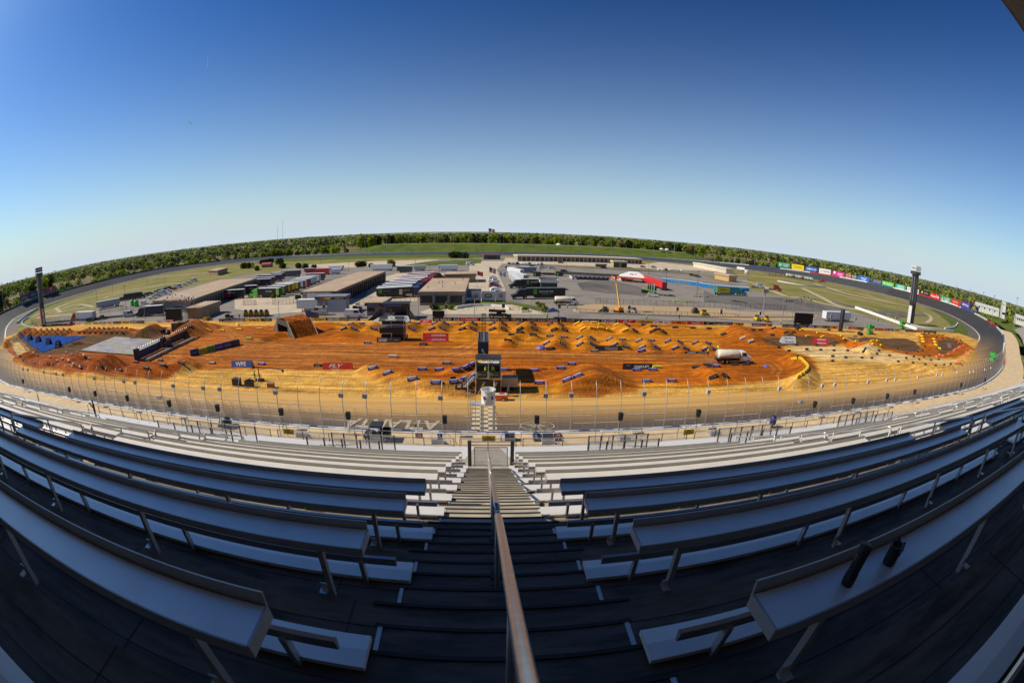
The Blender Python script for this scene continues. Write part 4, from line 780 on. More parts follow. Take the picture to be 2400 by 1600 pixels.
def place_block(px_, kind, Lb=1.6, Hb=.48, dirv=None, sink=.0, lay=None, P0=None):
    global NBLK
    P_ = P0 if P0 is not None else WD(px_); dv = Vector(dirv or (1, 0, 0)).normalized(); A_ = P_-dv*Lb*.4; B_ = P_+dv*Lb*.4; zA, zB = HT(A_.x, A_.y), HT(B_.x, B_.y)
    if lay is None: A_.z, B_.z = zA, zB
    else: A_.z = B_.z = P_.z
    ax = (B_-A_).normalized(); up = Vector((0, 0, 1)); yv = up.cross(ax).normalized(); uv = ax.cross(yv); R_ = Matrix((ax, yv, uv)).transposed()
    loc = (A_+B_)/2+Vector((0, 0, .02-sink)); e_ = R_.to_euler(); pr = block_proto(kind, Lb, Hb); lb = COLS[kind][3]+' '+where_word(P_.x, P_.y); gr = COLS[kind][3]+'s '+where_word(P_.x, P_.y)
    if not pr[1]: t = pr[0]; t.location = loc; t.rotation_euler = e_; t['label'] = lb; t['group'] = gr; pr[1] = True
    else: t = dup(pr[0], loc, 0, lb, gr, tuple(e_))
    NBLK += 1; return t
def PL(s_): return [tuple(float(v) for v in w_.split(',')) for w_ in s_.split()]
for cr, kind, s_ in (
    (b, 'P', '1002,985 1095,985 1070,938 1168,938 1275,985 1590,933 1678,938 1622,987 1840,935 1940,938 1810,985 1907,985'), (b, 'O', '2095,938 2200,940 2090,987 2187,988'),
    (c, 'O', '215,940 317,943 213,990 315,992 470,933 585,940 465,985 595,985 745,946 837,945 780,993 875,995'), (c, 'M', '1450,953 1520,1002 1605,952 1695,958 1683,1008 1788,1015 460,1020 585,1040'), (c, 'K', '1730,985 390,1042 355,1087'),
    (c, 'Y', '988,942 1065,928 1145,930 1215,945 1045,990 1130,978 1207,980 1285,998 1350,955 1428,1000'), (c, 'K', '1890,975 2052,980 2200,984 2333,1037'),
    (c, 'R', '740,1052 870,1064 1017,1068 1130,1075 1290,1082 1405,1087 713,1118 853,1126 1018,1128 1130,1128 1335,1133 1433,1148 1563,1095 1590,1157 2190,1120'), (c, 'P', '1672,1098 1827,1102 1935,1110 2078,1115 1723,1162 1895,1163 1990,1168 2165,1175 2255,1175'), (c, 'B', '1580,1192'),
    (c, 'B', '842,1350 940,1313 902,1458 1000,1420 1537,1368 1682,1366 1628,1470 1858,1467 595,1372 643,1486 2265,1332 315,1365'), (c, 'M', '2080,1345 2210,1330 2243,1428 2345,1418'), (c, 'M', '740,1172'), (c, 'R', '1150,1193'), (c, 'G', '1720,1343'),
    (b, 'B', '1270,1348 1408,1393 1637,1448 1850,1480 1725,1360 1882,1366'), (b, 'B', '250,1312'), (b, 'W', '1455,1243'), (b, 'R', '1222,1117'), (b, 'O', '1735,1131 768,1327'), (b, 'G', '130,1077'), (b, 'Y', '40,994 230,988'), (b, 'R', '1950,1305'), (p3, 'Y', '1480,275 1735,282 2045,265'),
    (a, 'R', '1953,1305'), (o, 'W', '1222,690 1312,728 1540,738 1640,803 1047,842 1265,838 1350,903 1470,950 1155,805 1420,690 620,692 918,770'), (o, 'K', '430,822 697,740 628,885 365,745 2220,1015 1860,930'), (p3, 'K', '147,860 600,832 640,915 335,968 975,875 600,288'),
    (d, 'K', '240,1175 600,1122 690,1120 835,1182 855,1098 1005,1150 1095,1150 60,1102 1530,1120'), (d, 'W', '475,1222 575,1258'), (d, 'Y', '1195,1120 1400,1152 1270,1195 1450,1205 1870,1258 1690,1190 1722,1230 2060,1253 2075,1295 2130,1255 2175,1310'), (d, 'R', '50,1283 1850,1198'), (d, 'M', '370,1545 510,1545 30,1555'),
    (d, 'K', '915,1332 1040,1378 1130,1305 1258,1358 1430,1366 1590,1372 1757,1373 1950,1390 2118,1412 2270,1433 1575,1445 1733,1457 1933,1460 2055,1466 1572,1503 1145,1448 1380,1306 1590,1310 1975,1347 1790,1328 2140,1370'),
    (e, 'K', '550,1205 703,1225 910,1198 1000,1236 1125,1243 1188,1225 908,1255 1065,1270 1210,1280 1305,1272 810,1297 990,1313 1140,1333 1268,1345 1372,1336 1453,1328 570,1162 1045,1175 1105,1160 800,1138 1130,955 1185,952 1257,956 1280,1000 1352,1008 1488,1005 1520,1053 1575,1035 1560,1075 1590,1082 1355,972 1137,1108 1283,1135'),
    (e, 'Y', '1100,985 1108,1020 1115,1050 1245,1020 1258,1055 1268,1090 1315,1135'), (e, 'C', '1280,1238 1315,1216 1355,1228 1425,1206 1490,1162 1508,1145 1545,1130 1565,1118 1607,1102 1590,1260 1555,1295 1493,1312 1635,1205 1645,1180 1670,1185 1690,1160')):
    for p_ in PL(s_):
        small = cr in (e,) or (cr is d and kind == 'K' and p_[1] > 1290)
        dv = (1, 0, 0)
        if cr is e and kind in 'YC': dv = (-.25, 1, 0)
        if cr is o: dv = (.8, -.6, 0) if kind == 'W' else (1, 0, 0)
        Lb = 1.0 if (small or cr is o) and kind != 'Y' else 1.7
        place_block(cr(*p_), kind, Lb, .48, dv)
for x in range(8):        # left whoops
    place_block(o(450+112*x, 300), 'K', 1.0); place_block(o(540+108*x-(20 if x > 3 else 0), 250), 'K', 1.0)
for x in range(9): place_block(o(1440+100*x, 306), 'K', 1.0); place_block(o(1650+85*x, 232), 'K', 1.0)
for x in range(9): place_block(o(152+18*x, 455+34*x), 'W', .6, .4, (.5, -1, 0)); place_block(o(298+24*x, 408+28*x), 'W', .6, .4, (.5, -1, 0))
def chain(cr, pts, kind, Lb=1.7):
    P_ = [WD(cr(*p_)) for p_ in pts]; Q_ = smooth_path([tuple(v) for v in P_], Lb*.98)
    for x in range(len(Q_)-1): place_block(None, kind, Lb, .5, (Q_[x+1]-Q_[x])*Vector((1, 1, 0)) if False else Vector((Q_[x+1].x-Q_[x].x, Q_[x+1].y-Q_[x].y, 0)), P0=(Q_[x]+Q_[x+1])/2)
chain(n, [(20, 635), (180, 630), (290, 720), (340, 800), (250, 900), (120, 1000)], 'Y', 1.5)
chain(j, [(210, 1185), (400, 1150), (560, 1080), (650, 1040)], 'B', 1.5); chain(j, [(180, 1390), (350, 1375), (560, 1310), (680, 1240)], 'B', 1.5)
chain(p3, [(2000, 170), (2020, 175)], 'Y')
# ---- banner fence beyond the clay
def banner(name, label, A_, B_, z0, hh, col, texts, cat='banner', group=None, lean=0, thick=.05):
    A_, B_ = Vector(A_), Vector(B_); dv = (B_-A_); Ln = dv.length; dv.normalize(); t = thing(name, label, cat, (A_.x, A_.y, z0), math.atan2(dv.y, dv.x), group)
    sag = MB(); nn = 10; 
    for x in range(nn+1):
        u = x/nn*Ln; w_ = .03*math.sin(x*2.1+A_.x); sag.v += [(u, w_, 0), (u, w_*.4, hh*(.97+.03*math.cos(x*1.3)))]
    for x in range(nn): sag.f.append((2*x, 2*x+2, 2*x+3, 2*x+1))
    obj('fabric', sag, paint(col, .6, .15), t)
    for f_ in (.02, .5, .98): obj('stake', MB().box(Ln*f_, .07, -.15, .04, .04, hh+.25), FM, t)
    for tx in texts:
        body, u, v, tw, th, tc_ = tx[:6]; lettering(body, t, paint(tc_), (Ln*u, -.035, hh*v), (1, 0, 0), (0, 0, 1), Ln*tw, hh*th, .012, .03, tx[6] if len(tx) > 6 else 0)
    return t
def wing_logo(t, x, z, s_, mat):       # three-stroke claw or wing emblem
    mbx = MB()
    for q_ in (-1, 1): mbx.add([(x+q_*s_*.15, -.055, z-.4*s_), (x+q_*s_*.02, -.055, z-.1*s_), (x+q_*s_*.9, -.055, z+.5*s_), (x+q_*s_*.6, -.055, z+.05*s_)], [(0, 1, 2, 3)])
    obj('emblem', mbx, mat, t)
def claw_logo(t, x, z, s_, mat, y=-.055):
    mbx = MB()
    for q_, hh in ((-.33, .9), (0, 1.0), (.33, .9)): mbx.add([(x+q_*s_-.09*s_, y, z+.5*s_), (x+q_*s_+.09*s_, y, z+.5*s_), (x+q_*s_+.03*s_, y, z+(.5-hh)*s_), (x+q_*s_-.05*s_, y, z+(.55-hh)*s_)], [(0, 1, 2, 3)])
    obj('emblem', mbx, mat, t)
def ring_logo(t, x, z, sx, sz, mat, y=-.05):
    mbx = MB(); nn = 20
    for q_ in range(nn):
        A0, A1 = 2*PI*q_/nn, 2*PI*(q_+1)/nn; mbx.add([(x+sx*k_*math.cos(A_), y, z+sz*kk*math.sin(A_)) for k_, kk, A_ in ((1, 1, A0), (1, 1, A1), (.72, .5, A1), (.72, .5, A0))], [(0, 1, 2, 3)])
    obj('emblem', mbx, mat, t)
WM = paint(WHITE); GM = paint(GREEN)
T = {'OAK': (BLACK, [('OAKLEY', .62, .5, .52, .5, WHITE)]), 'HON': (RED, [('HONDA', .58, .5, .55, .5, WHITE)]), 'SMA': ((.02, .018, .02), [('SMARTFI.COM', .52, .5, .86, .55, WHITE)]), 'HAR': ((.03, .022, .015), [('HARDER', .27, .42, .36, .4, (.6, .5, .3)), ('HARDER', .75, .42, .36, .4, (.6, .5, .3)), ('ROLL', .2, .75, .16, .25, YEL), ('ROLL', .68, .75, .16, .25, YEL)]),
     'UTA': ((.03, .022, .022), [('UTAH SPORTS', .62, .66, .55, .26, (.5, .45, .42)), ('COMMISSION', .62, .33, .5, .26, (.5, .45, .42))]), 'MON': ((.02, .022, .02), [('MONSTER', .55, .58, .5, .4, (.5, .5, .5)), ('ENERGY', .55, .22, .3, .18, GREEN)]), 'YAM': (BLUE, [('YAMAHA', .5, .5, .55, .45, WHITE)]), 'RMA': ((.03, .02, .022), [('ROCKY MOUNTAIN', .5, .78, .75, .28, WHITE), ('ATV•MC', .52, .36, .85, .5, WHITE, .2)]),
     'FLY': (RED, [('FLY', .52, .5, .5, .6, WHITE, .3)]), 'ALP': (YEL, [('alpinestars', .55, .5, .75, .6, (.02, .05, .25), .1)]), 'WHI': (WHITE, [('Boost', .4, .58, .26, .4, (.15, .15, .15), .2), ('RACING', .74, .4, .3, .25, (.5, .5, .5), .2)]), 'KTM': (ORG, [('KTM', .5, .5, .26, .5, BLACK, .15)]), 'GAS': (RED, [('GASGAS', .55, .5, .58, .45, WHITE, .1)]), 'AIR': (BLACK, [('U.S. AIR FORCE', .64, .45, .55, .3, WHITE)]), 'DUN': (YEL, [('DUNLOP', .56, .5, .68, .5, BLACK, .25)]), 'FAL': (PURP, [('FALKEN', .5, .5, .8, .5, WHITE, .1)]), 'RED': ((.5, .05, .05), [('X', .5, .5, .3, .6, WHITE)]), 'DAR': ((.05, .03, .03), [('SUPERCROSS', .5, .5, .8, .4, (.4, .35, .33))]), 'GRN': ((.4, .55, .1), [('TWISTED TEA', .5, .5, .8, .4, WHITE)]), 'PNK': ((.75, .6, .6), [('FXR', .5, .5, .4, .6, RED)]), 'GRY': ((.3, .33, .4), [('WPS', .5, .5, .5, .6, WHITE)])}
DESC = {'OAK': 'black banner with ring logo and wide white capitals', 'HON': 'red banner with white wing logo', 'SMA': 'black banner with tall white web address', 'HAR': 'dark banner with two yellow-brown logos', 'UTA': 'dark banner with small grey two-line text', 'MON': 'black banner with green claw marks', 'YAM': 'royal blue banner with white capitals', 'RMA': 'dark banner with white two-line dealer text', 'FLY': 'red banner with slanted white letters', 'ALP': 'yellow banner with navy lettering', 'WHI': 'white banner with grey script', 'KTM': 'orange banner with small black letters', 'GAS': 'red banner with wide white capitals', 'AIR': 'black banner with wing emblem', 'DUN': 'yellow banner with slanted black letters', 'FAL': 'purple banner with white letters', 'RED': 'dark red banner with white mark', 'DAR': 'dark brown banner with faint lettering', 'GRN': 'green banner with white lettering', 'PNK': 'pale pink banner with red lettering', 'GRY': 'blue-grey banner with white lettering'}
SHN = {'OAK': 'ring-logo', 'HON': 'wing-logo', 'SMA': 'web-address', 'HAR': 'two-logo', 'UTA': 'grey-text', 'MON': 'green-claw', 'YAM': 'royal blue', 'RMA': 'dealer-text', 'FLY': 'slanted-letter', 'ALP': 'yellow-navy', 'WHI': 'white', 'KTM': 'orange', 'GAS': 'wide-letter red', 'AIR': 'silver-wing', 'DUN': 'yellow-black', 'FAL': 'purple', 'RED': 'dark red', 'DAR': 'dark brown', 'GRN': 'green', 'PNK': 'pink', 'GRY': 'blue-grey'}
BY = 120.6; allb = []
for cr, y_, lst in ((o, 225, ((630, 740, 'PNK'), (745, 850, 'GRY'), (855, 940, 'GRN'), (945, 1150, 'DAR'), (1155, 1380, 'RED'), (1390, 1490, 'WHI'), (1570, 1690, 'GRN'), (1720, 1820, 'ALP'), (1830, 1960, 'GRY'), (1962, 2088, 'PNK'), (2092, 2238, 'DAR'), (2242, 2400, 'DUN'))), (q, 950, ((985, 1130, 'FAL'), (1133, 1250, 'DAR'), (1480, 1600, 'WHI'), (1610, 1770, 'PNK'))), (p3, 110, ((1675, 1912, 'AIR'), (1916, 2162, 'FAL'))), (r5, 1200, ((130, 395, 'DUN'), (398, 612, 'MON'), (1335, 1588, 'ALP'), (1592, 1895, 'RMA'), (1900, 2235, 'OAK'))), (s8, 1190, ((1520, 1920, 'OAK'), (1925, 1998, 'YAM'), (2002, 2400, 'HON'))), (c, 905, ((85, 268, 'SMA'), (270, 478, 'HAR'), (480, 638, 'UTA'), (640, 838, 'OAK'), (840, 1008, 'MON'), (1010, 1188, 'YAM'), (1190, 1363, 'RMA'), (1365, 1533, 'FLY'), (1535, 1693, 'ALP'), (1695, 1853, 'WHI'), (1855, 2000, 'KTM'), (2002, 2150, 'GAS'), (2152, 2400, 'AIR'))), (d, 1045, ((195, 355, 'UTA'), (360, 490, 'DUN'), (585, 700, 'FAL'), (702, 840, 'RED'), (960, 1120, 'OAK'), (1190, 1245, 'DAR'), (1247, 1383, 'YAM'), (1385, 1455, 'RMA'), (1457, 1552, 'AIR'), (1555, 1648, 'KTM'), (1710, 1773, 'WHI'), (1776, 1883, 'GAS'), (1886, 1965, 'DAR'))), (e, 915, ((520, 588, 'RED'), (590, 680, 'FLY'), (682, 755, 'YAM'), (758, 832, 'DUN'), (900, 1038, 'DAR'), (1042, 1110, 'GAS'), (1120, 1280, 'DAR')))):
    for x0, x1, kd in lst: allb.append((WY(cr(x0, y_), BY).x, WY(cr(x1, y_), BY).x, kd))
allb.sort(); seen = {}
for x, (x0, x1, kd) in enumerate(allb):
    nxt = allb[x+1][2] if x+1 < len(allb) else None; prv = allb[x-1][2] if x else None
    lab = DESC[kd].replace(' with silver', ' with').replace('white two-line dealer text', 'white dealer text')+' between the '+SHN.get(prv, 'last')+' and '+SHN.get(nxt, 'last')+' ones'
    if (prv, kd, nxt) in seen or kd in ('DAR', 'WHI', 'RED', 'PNK', 'GRY', 'GRN'): lab = DESC[kd]+(' at the far left' if x0 < -110 else ' at the left' if x0 < -60 else ' near the middle' if x0 < 40 else ' at the right' if x0 < 120 else ' at the far right')+' of the line, '+['first', 'second', 'third', 'fourth', 'fifth', 'sixth', 'seventh'][seen.get(kd, 0)]+' such'
    seen[kd] = seen.get(kd, 0)+1; seen[(prv, kd, nxt)] = 1
    t = banner('banner', lab, (x0, BY, 0), (x1-.05, BY, 0), .02, 1.15, T[kd][0], T[kd][1], 'banner', 'banners along the far edge of the clay'); Ln = x1-x0
    if kd == 'OAK': ring_logo(t, Ln*.18, .58, .13*Ln, .2, WM)
    if kd == 'AIR': wing_logo(t, Ln*.16, .6, .55, WM)
    if kd == 'MON': claw_logo(t, Ln*.12, .6, .55, GM); claw_logo(t, Ln*.9, .6, .55, GM)
    if kd == 'HON': wing_logo(t, Ln*.16, .58, .5, WM)
# ---- free-standing and A-frame boards
def aframe(label, A_, B_, hh, col, texts, depth=.9, grp=None, logo=None, sheer=True):
    A_, B_ = Vector(A_), Vector(B_); dv = B_-A_; Ln = dv.length; t = thing('a_frame_board', label, 'board', (A_.x, A_.y, HT(A_.x, A_.y)), math.atan2(dv.y, dv.x), grp); fm_ = paint(col, .55, .15)
    obj('front_panel', MB().quad((0, 0, 0), (Ln, 0, 0), (Ln, depth/2, hh), (0, depth/2, hh)), fm_, t); obj('rear_panel', MB().quad((0, depth, 0), (Ln, depth, 0), (Ln, depth/2+.005, hh), (0, depth/2+.005, hh)), fm_, t)
    obj('end_panel', MB().quad((0.02, .02, 0), (0.02, depth-.02, 0), (.02, depth/2, hh-.02)), paint(tuple(.5*v for v in col), .6), t)
    up = Vector((0, depth/2, hh)).normalized()
    for tx in texts: lettering(tx[0], t, paint(tx[5]), (Ln*tx[1], depth/2*tx[2], hh*tx[2]), (1, 0, 0), up, Ln*tx[3], hh*tx[4], .015, .03, tx[6] if len(tx) > 6 else 0)
    if logo:
        for v in logo: mbx = MB(); mbx.add([(Ln*.13, depth/2*v-.03, hh*v-.12), (Ln*.2, depth/2*v-.03, hh*v-.18), (Ln*.27, depth/2*(v+.12)-.03, hh*(v+.12)), (Ln*.17, depth/2*(v+.02)-.03, hh*(v+.04))], [(0, 1, 2, 3)]); obj('emblem', mbx, WM, t)
    return t
aframe('red A-frame board with wing logo and white name printed twice', W(m(1285, 812)), W(m(1872, 812)), 2.0, (.62, .035, .03), [('HONDA', .62, .74, .56, .22, WHITE, .1), ('HONDA', .62, .26, .56, .22, WHITE, .1)], 1.0, None, (.68, .2))
aframe('blue board with three white outlined letters at the clay edge', W(p3(1900, 952)), W(p3(2285, 958)), 1.25, (.05, .09, .32), [('WPS', .45, .5, .5, .7, WHITE)], .9)
aframe('red board with big slanted white lettering on the near straight', W(b(812, 1360)), W(b(1082, 1360)), 1.25, (.62, .04, .03), [('FLY', .45, .56, .5, .5, WHITE, .35), ('RACING', .42, .14, .3, .14, WHITE, .2)], .6)
t = aframe('large black board with ring logo and white capitals beside the near lane', W(h(1410, 185)), W(h(1680, 185)), 1.15, (.02, .02, .022), [('OAKLEY', .64, .5, .52, .42, WHITE)], .5); ring_logo(t, 5.9*.18, .58, .72, .22, WM, .16)
t = aframe('black board with two lines of grey text on the middle lane', W(c(1155, 1188)), W(c(1400, 1192)), 1.1, (.022, .02, .02), [('UTAH SPORTS', .6, .66, .5, .2, (.5, .42, .3)), ('COMMISSION', .6, .34, .48, .2, (.6, .55, .5))], .5)
aframe('long low black board with dim lettering on the middle lane', W(c(1980, 1215)), W(c(2200, 1218)), .5, (.03, .03, .03), [('OAKLEY', .28, .5, .36, .6, (.5, .5, .5)), ('MONSTER', .75, .5, .36, .6, (.25, .3, .2))], .5)
aframe('white leaning board with grey script printed twice', W(d(965, 1285)), W(d(1130, 1283)), 1.8, (.74, .74, .74), [('Brent', .5, .74, .62, .26, (.2, .2, .22), .1), ('Brent', .5, .26, .62, .26, (.2, .2, .22), .1)], 1.9)
aframe('red leaning board with white capitals printed twice', W(d(1350, 1298)), W(d(1528, 1306)), 1.9, (.55, .03, .03), [('GASGAS', .52, .74, .6, .2, WHITE, .1), ('GASGAS', .52, .26, .6, .2, WHITE, .1)], 1.9)
aframe('orange leaning board with small black letters printed twice', W(d(1760, 1342)), W(d(1945, 1350)), 1.9, (.85, .22, .01), [('KTM', .5, .72, .3, .16, BLACK, .1), ('KTM', .5, .26, .3, .16, BLACK, .1)], 1.6)
aframe('red and white board beside the stage, below the dark crate', W(s8(1285, 1240)), W(s8(1510, 1240)), .9, (.6, .05, .05), [('FLY', .5, .5, .5, .5, WHITE, .3)], .6)
for x, (A_, lab, col) in enumerate((((485, 468), 'smallest, farthest', (.02, .025, .04)), ((635, 505), 'second farthest', (.05, .02, .06)), ((812, 548), 'third', (.02, .03, .04)), ((985, 600), 'largest, nearest', (.015, .025, .06)))):
    P_ = W(o(*A_)); wd = 2.6; t = thing('tent_board', 'dark triangular board on the blue tarp, %s of four' % lab, 'board', (P_.x+1.4, P_.y+.6, HT(P_.x, P_.y)+.05), .45, 'triangular boards on the tarp')
    obj('front_panel', MB().quad((0, -1.2, 0), (2.4, -1.2, 0), (2.4, 0, 2.2), (0, 0, 2.2)), paint(col), t); obj('rear_panel', MB().quad((0, 1.2, 0), (2.4, 1.2, 0), (2.4, .01, 2.2), (0, .01, 2.2)), paint(BLACK), t)
    obj('end_panel', MB().quad((.03, -1.15, 0), (.03, 1.15, 0), (.03, 0, 2.15)), paint((.02, .018, .015)), t); obj('frame', MB().bar((0, -1.2, 0), (0, 0, 2.2), .08).bar((0, 1.2, 0), (0, 0, 2.2), .08), FM, t)
    for v in (.7, .3): lettering('SX', t, paint((.3, .35, .5)), (1.2, -1.2+1.2*v, 2.2*v), (1, 0, 0), (0, 1.2, 2.2), 1.5, .5, .02)
# blue tarp and grey sponsor pad
TARP = pm('blue_tarp', (.010, .06, .26), .95, 0, .35, .5, .1, .05)
def drape(name, px_list, cr, mat, lab, cat, dz=.09, nn=26):
    P_ = [W(cr(*p_)) for p_ in px_list]; mbx = MB()
    if len(P_) == 3: P_ = [P_[0], P_[1], P_[2], P_[0].lerp(P_[2], .999)]
    for y in range(nn+1):
        for x in range(nn+1):
            u, v = x/nn, y/nn; Q_ = P_[0].lerp(P_[1], u).lerp(P_[3].lerp(P_[2], u), v); mbx.v.append((Q_.x, Q_.y, HT(Q_.x, Q_.y)+dz))
    for y in range(nn):
        for x in range(nn): A_ = y*(nn+1)+x; mbx.f.append((A_, A_+1, A_+nn+2, A_+nn+1))
    return tag(obj(name, mbx, mat), lab, cat), P_
for p_, Q_ in (((330, 400), 0),): pass
ob, _ = drape('blue_tarp', [(380, 400), (1590, 385), (800, 680), (680, 625)], o, TARP, 'large blue tarp spread on the mud at the far left', 'tarp', .16)
for x, p_ in enumerate(((440, 440), (500, 500), (600, 555), (690, 620), (815, 655), (820, 385), (1065, 385), (1325, 375), (1610, 365), (1355, 460))):
    P_ = W(o(*p_)); tag(obj('stake', MB().box(0, 0, 0, .09, .09, 1.5), paint(BLACK), None, False, (P_.x, P_.y, HT(P_.x, P_.y)-.1)), 'thin dark stake at the edge of the blue tarp', 'stake', 'stakes round the tarp')
PADM = pm('pad_grey', (.30, .27, .25), .7, 0, .15, .3); t = thing('sponsor_pad', 'pale grey printed mat beside the start gate', 'mat', (0, 0, 0)); pp = [(740, 1190), (1060, 1063), (1490, 1095), (1240, 1232)]
P_ = [W(a(*v)) for v in pp]; zmx = max(HT(P_[0].lerp(P_[1], u).lerp(P_[3].lerp(P_[2], u), v).x, P_[0].lerp(P_[1], u).lerp(P_[3].lerp(P_[2], u), v).y) for u in (0, .25, .5, .75, 1) for v in (0, .25, .5, .75, 1)); zp = min(zmx, .3)+.08
obj('mat', MB().quad(*[(v.x, v.y, zp) for v in P_]), PADM, t); rt = (P_[3]-P_[0]); rt.z = 0; up = P_[1]-P_[0]; up.z = 0
for row in range(4):
    for col_ in range(3):
        u, v = (col_+.5)/3, (row+.5)/4; Q_ = P_[0].lerp(P_[3], u).lerp(P_[1].lerp(P_[2], u), v); kd = (row+col_) % 3; rd = (P_[2]-P_[1]).normalized(); ud = Vector((-rd.y, rd.x, 0))
        lettering(('MONSTER', 'YAMAHA', 'MONSTER')[kd], t, paint(((.62, .62, .58), (.30, .36, .62), (.50, .55, .2))[kd]), (Q_.x, Q_.y, zp), rd, ud, 5.6, 1.5, .02, .02, .2)
# ---- start gate
GA, GB = W(a(1335, 1275)), W(a(1800, 1045)); gx_, gy0, gy1 = -82.5, 77.5, 102.0; gz = .35
t = thing('start_gate', 'long black start gate with trussed header along the grey mat', 'start gate', (0, 0, 0)); GBK = paint((.014, .014, .016), .5)
for y0, y1, col in ((77.6, 87.3, (.012, .02, .07)), (90.2, 96.5, (.015, .016, .02)), (96.7, 101.6, (.02, .025, .03))):
    obj('panel', MB().box(gx_-1.0, (y0+y1)/2, gz, .25, y1-y0, 1.9), paint(col), t)
for y_ in (77.2, 88.6, 101.8): obj('tower', MB().box(gx_-.9, y_, gz, 1.3, 1.3, 2.7), GBK, t)
tr = MB()
for z_ in (2.45, 2.85): tr.tube([(gx_-1.0, gy0, gz+z_), (gx_-1.0, gy1+2, gz+z_)], .05, 6)
for x in range(50): y_ = gy0+x*.5; tr.bar((gx_-1.0, y_, gz+2.45), (gx_-1.0, y_+.5, gz+2.85 if x % 2 else gz+2.45+.4*(x % 2)), .04)
for x in range(12): y_ = gy0+1+x*2.1; tr.bar((gx_-1.0, y_, gz+2.85), (gx_-1.5, y_-.3, gz+3.3), .03)
obj('header_truss', tr, pm('truss_alu', (.6, .58, .56), .4, .5), t)
sb = MB().box(gx_+.2, 89.2, gz, 1.4, 2.2, 1.9); obj('sign_box', sb, GBK, t); lettering('AMA', t, paint(RED), (gx_+.55, 88.1, gz+.75), (1, 0, 0), (0, 0, 1), .8, .35, .03); lettering('SUPERCROSS', t, paint(WHITE), (gx_+.35, 88.1, gz+1.35), (1, 0, 0), (0, 0, 1), .9, .3, .03); 
obj('sign_face', MB().box(gx_+.2, 88.085, gz+.3, 1.2, .02, .8), paint((.1, .02, .03)), t)
obj('top_bundle', MB().lathe([(.2, 0), (.7, .2), (.8, .8), (.5, 1.2), (.2, 1.3)], gx_-.6, 91.0, gz+2.7, 9), paint((.015, .017, .03)), t)
slab = MB().box(gx_+1.0, (gy0+gy1)/2-.6, gz-.33, 2.3, gy1-gy0-1.5, .4); obj('grate_base', slab, pm('gate_concrete', (.42, .33, .24), .8), t); sl = MB()
for x in range(44): sl.box(gx_+.95, gy0+.4+x*.53, gz+.075, 2.0, .14, .05)
obj('grate_bar', sl, paint((.03, .025, .025)), t); obj('gate_kerb', MB().box(gx_+2.3, (gy0+gy1)/2-.6, gz-.3, .16, gy1-gy0, .42), pm('kerb_pale', (.62, .5, .38), .8), t)
obj('end_board', MB().box(gx_+.8, gy0-.7, gz-.2, 2.2, .12, .7), paint((.1, .07, .16)), t)
mb = MB().box(gx_+3.9, (gy0+gy1)/2-.4, gz-.35, .16, gy1-gy0+.4, .42); tag(obj('timber_edge', mb, paint((.05, .03, .02))), 'dark timber edge in the dirt in front of the start gate', 'timber')
# row of coloured bales behind the gate
A_, B_ = W(p3(1160, 755)), W(p3(2065, 545)); dv = (B_-A_)/6
for x, (col, tx, tc_, nm) in enumerate(((NAVY, 'OAKLEY', (.1, .12, .2), 'navy'), ((.55, .45, .03), 'SUZUKI', (.15, .12, 0), 'mustard yellow'), ((.16, .3, .03), 'TWISTED', (.08, .15, .02), 'green'), (PURP, 'FALKEN', (.45, .2, .35), 'purple'), ((.04, .04, .1), 'FALKEN', (.35, .3, .45), 'dark violet'), ((.015, .016, .02), 'YAMAHA', (.06, .07, .12), 'black'))):
    P_ = A_+dv*x; t = thing('foam_wall_block', nm+' covered block in the row of six behind the start straight', 'foam block', (P_.x, P_.y, HT(P_.x, P_.y)-.05), math.atan2(dv.y, dv.x), 'row of six tall covered blocks')
    obj('cover', MB().prism([(-.1, 0), (.9, 0), (.7, 1.45), (.1, 1.45)], 0, dv.length-.06), paint(col, .5, .15), t); lettering(tx, t, paint(tc_), (dv.length/2, 0, .72), (1, 0, 0), (0, .2, 1.45), dv.length*.75, .5, .03, .03)
# ---- over-under bridge with dirt ramps
BL, BR_ = W(b(547, 1078)), W(b(762, 1035)); acr = (BR_-BL); acr.z = 0; wid = acr.length; acr.normalize(); dn = Vector((acr.y, -acr.x, 0)); dn = dn if dn.y < 0 else -dn   # towards the camera
t = thing('dirt_bridge', 'steel-sided bridge carrying a steep dirt ramp over the left lane', 'bridge', (0, 0, 0)); HB = 3.5; run = 3.9; deck = 7.6
P0 = BL-Vector((0, 0, 0)); 
def bp_(u, v, z): Q_ = P0+acr*u-dn*v; return (Q_.x, Q_.y, z)
DR = MATS['clay']; nr = 14; rm = MB()
for x in range(nr+1):
    for y in range(nr+1): u = wid*x/nr; v = run*y/nr; f_ = y/nr; rm.v.append(bp_(u, v-.5*math.sin(PI*f_)*.4, HB*(f_**1.15)+.10*math.sin(x*2.7+y*.8)+.1))
for x in range(nr):
    for y in range(nr): A_ = x*(nr+1)+y; rm.f.append((A_, A_+1, A_+nr+2, A_+nr+1))
obj('ramp', rm, DR, t, True); top = MB()
for x in range(nr+1):
    for y in range(nr+1): u = wid*x/nr; v = run+deck*y/nr; top.v.append(bp_(u, v, HB+.12+.12*math.sin(x*1.7)*math.sin(y*1.1)+(.6*math.sin(PI*y/nr))))
for x in range(nr):
    for y in range(nr): A_ = x*(nr+1)+y; top.f.append((A_, A_+1, A_+nr+2, A_+nr+1))
obj('deck_dirt', top, DR, t, True)
for u in (-.05, wid+.05): obj('ramp_side', MB().quad(bp_(u, 0, -.1), bp_(u, run, -.1), bp_(u, run, HB+.35)), paint((.10, .105, .10), .5, .25), t); obj('ramp_edge', MB().bar(bp_(u, -.2, .2), bp_(u, run, HB+.45), .16), pm('edge_pale', (.5, .47, .42), .6), t)
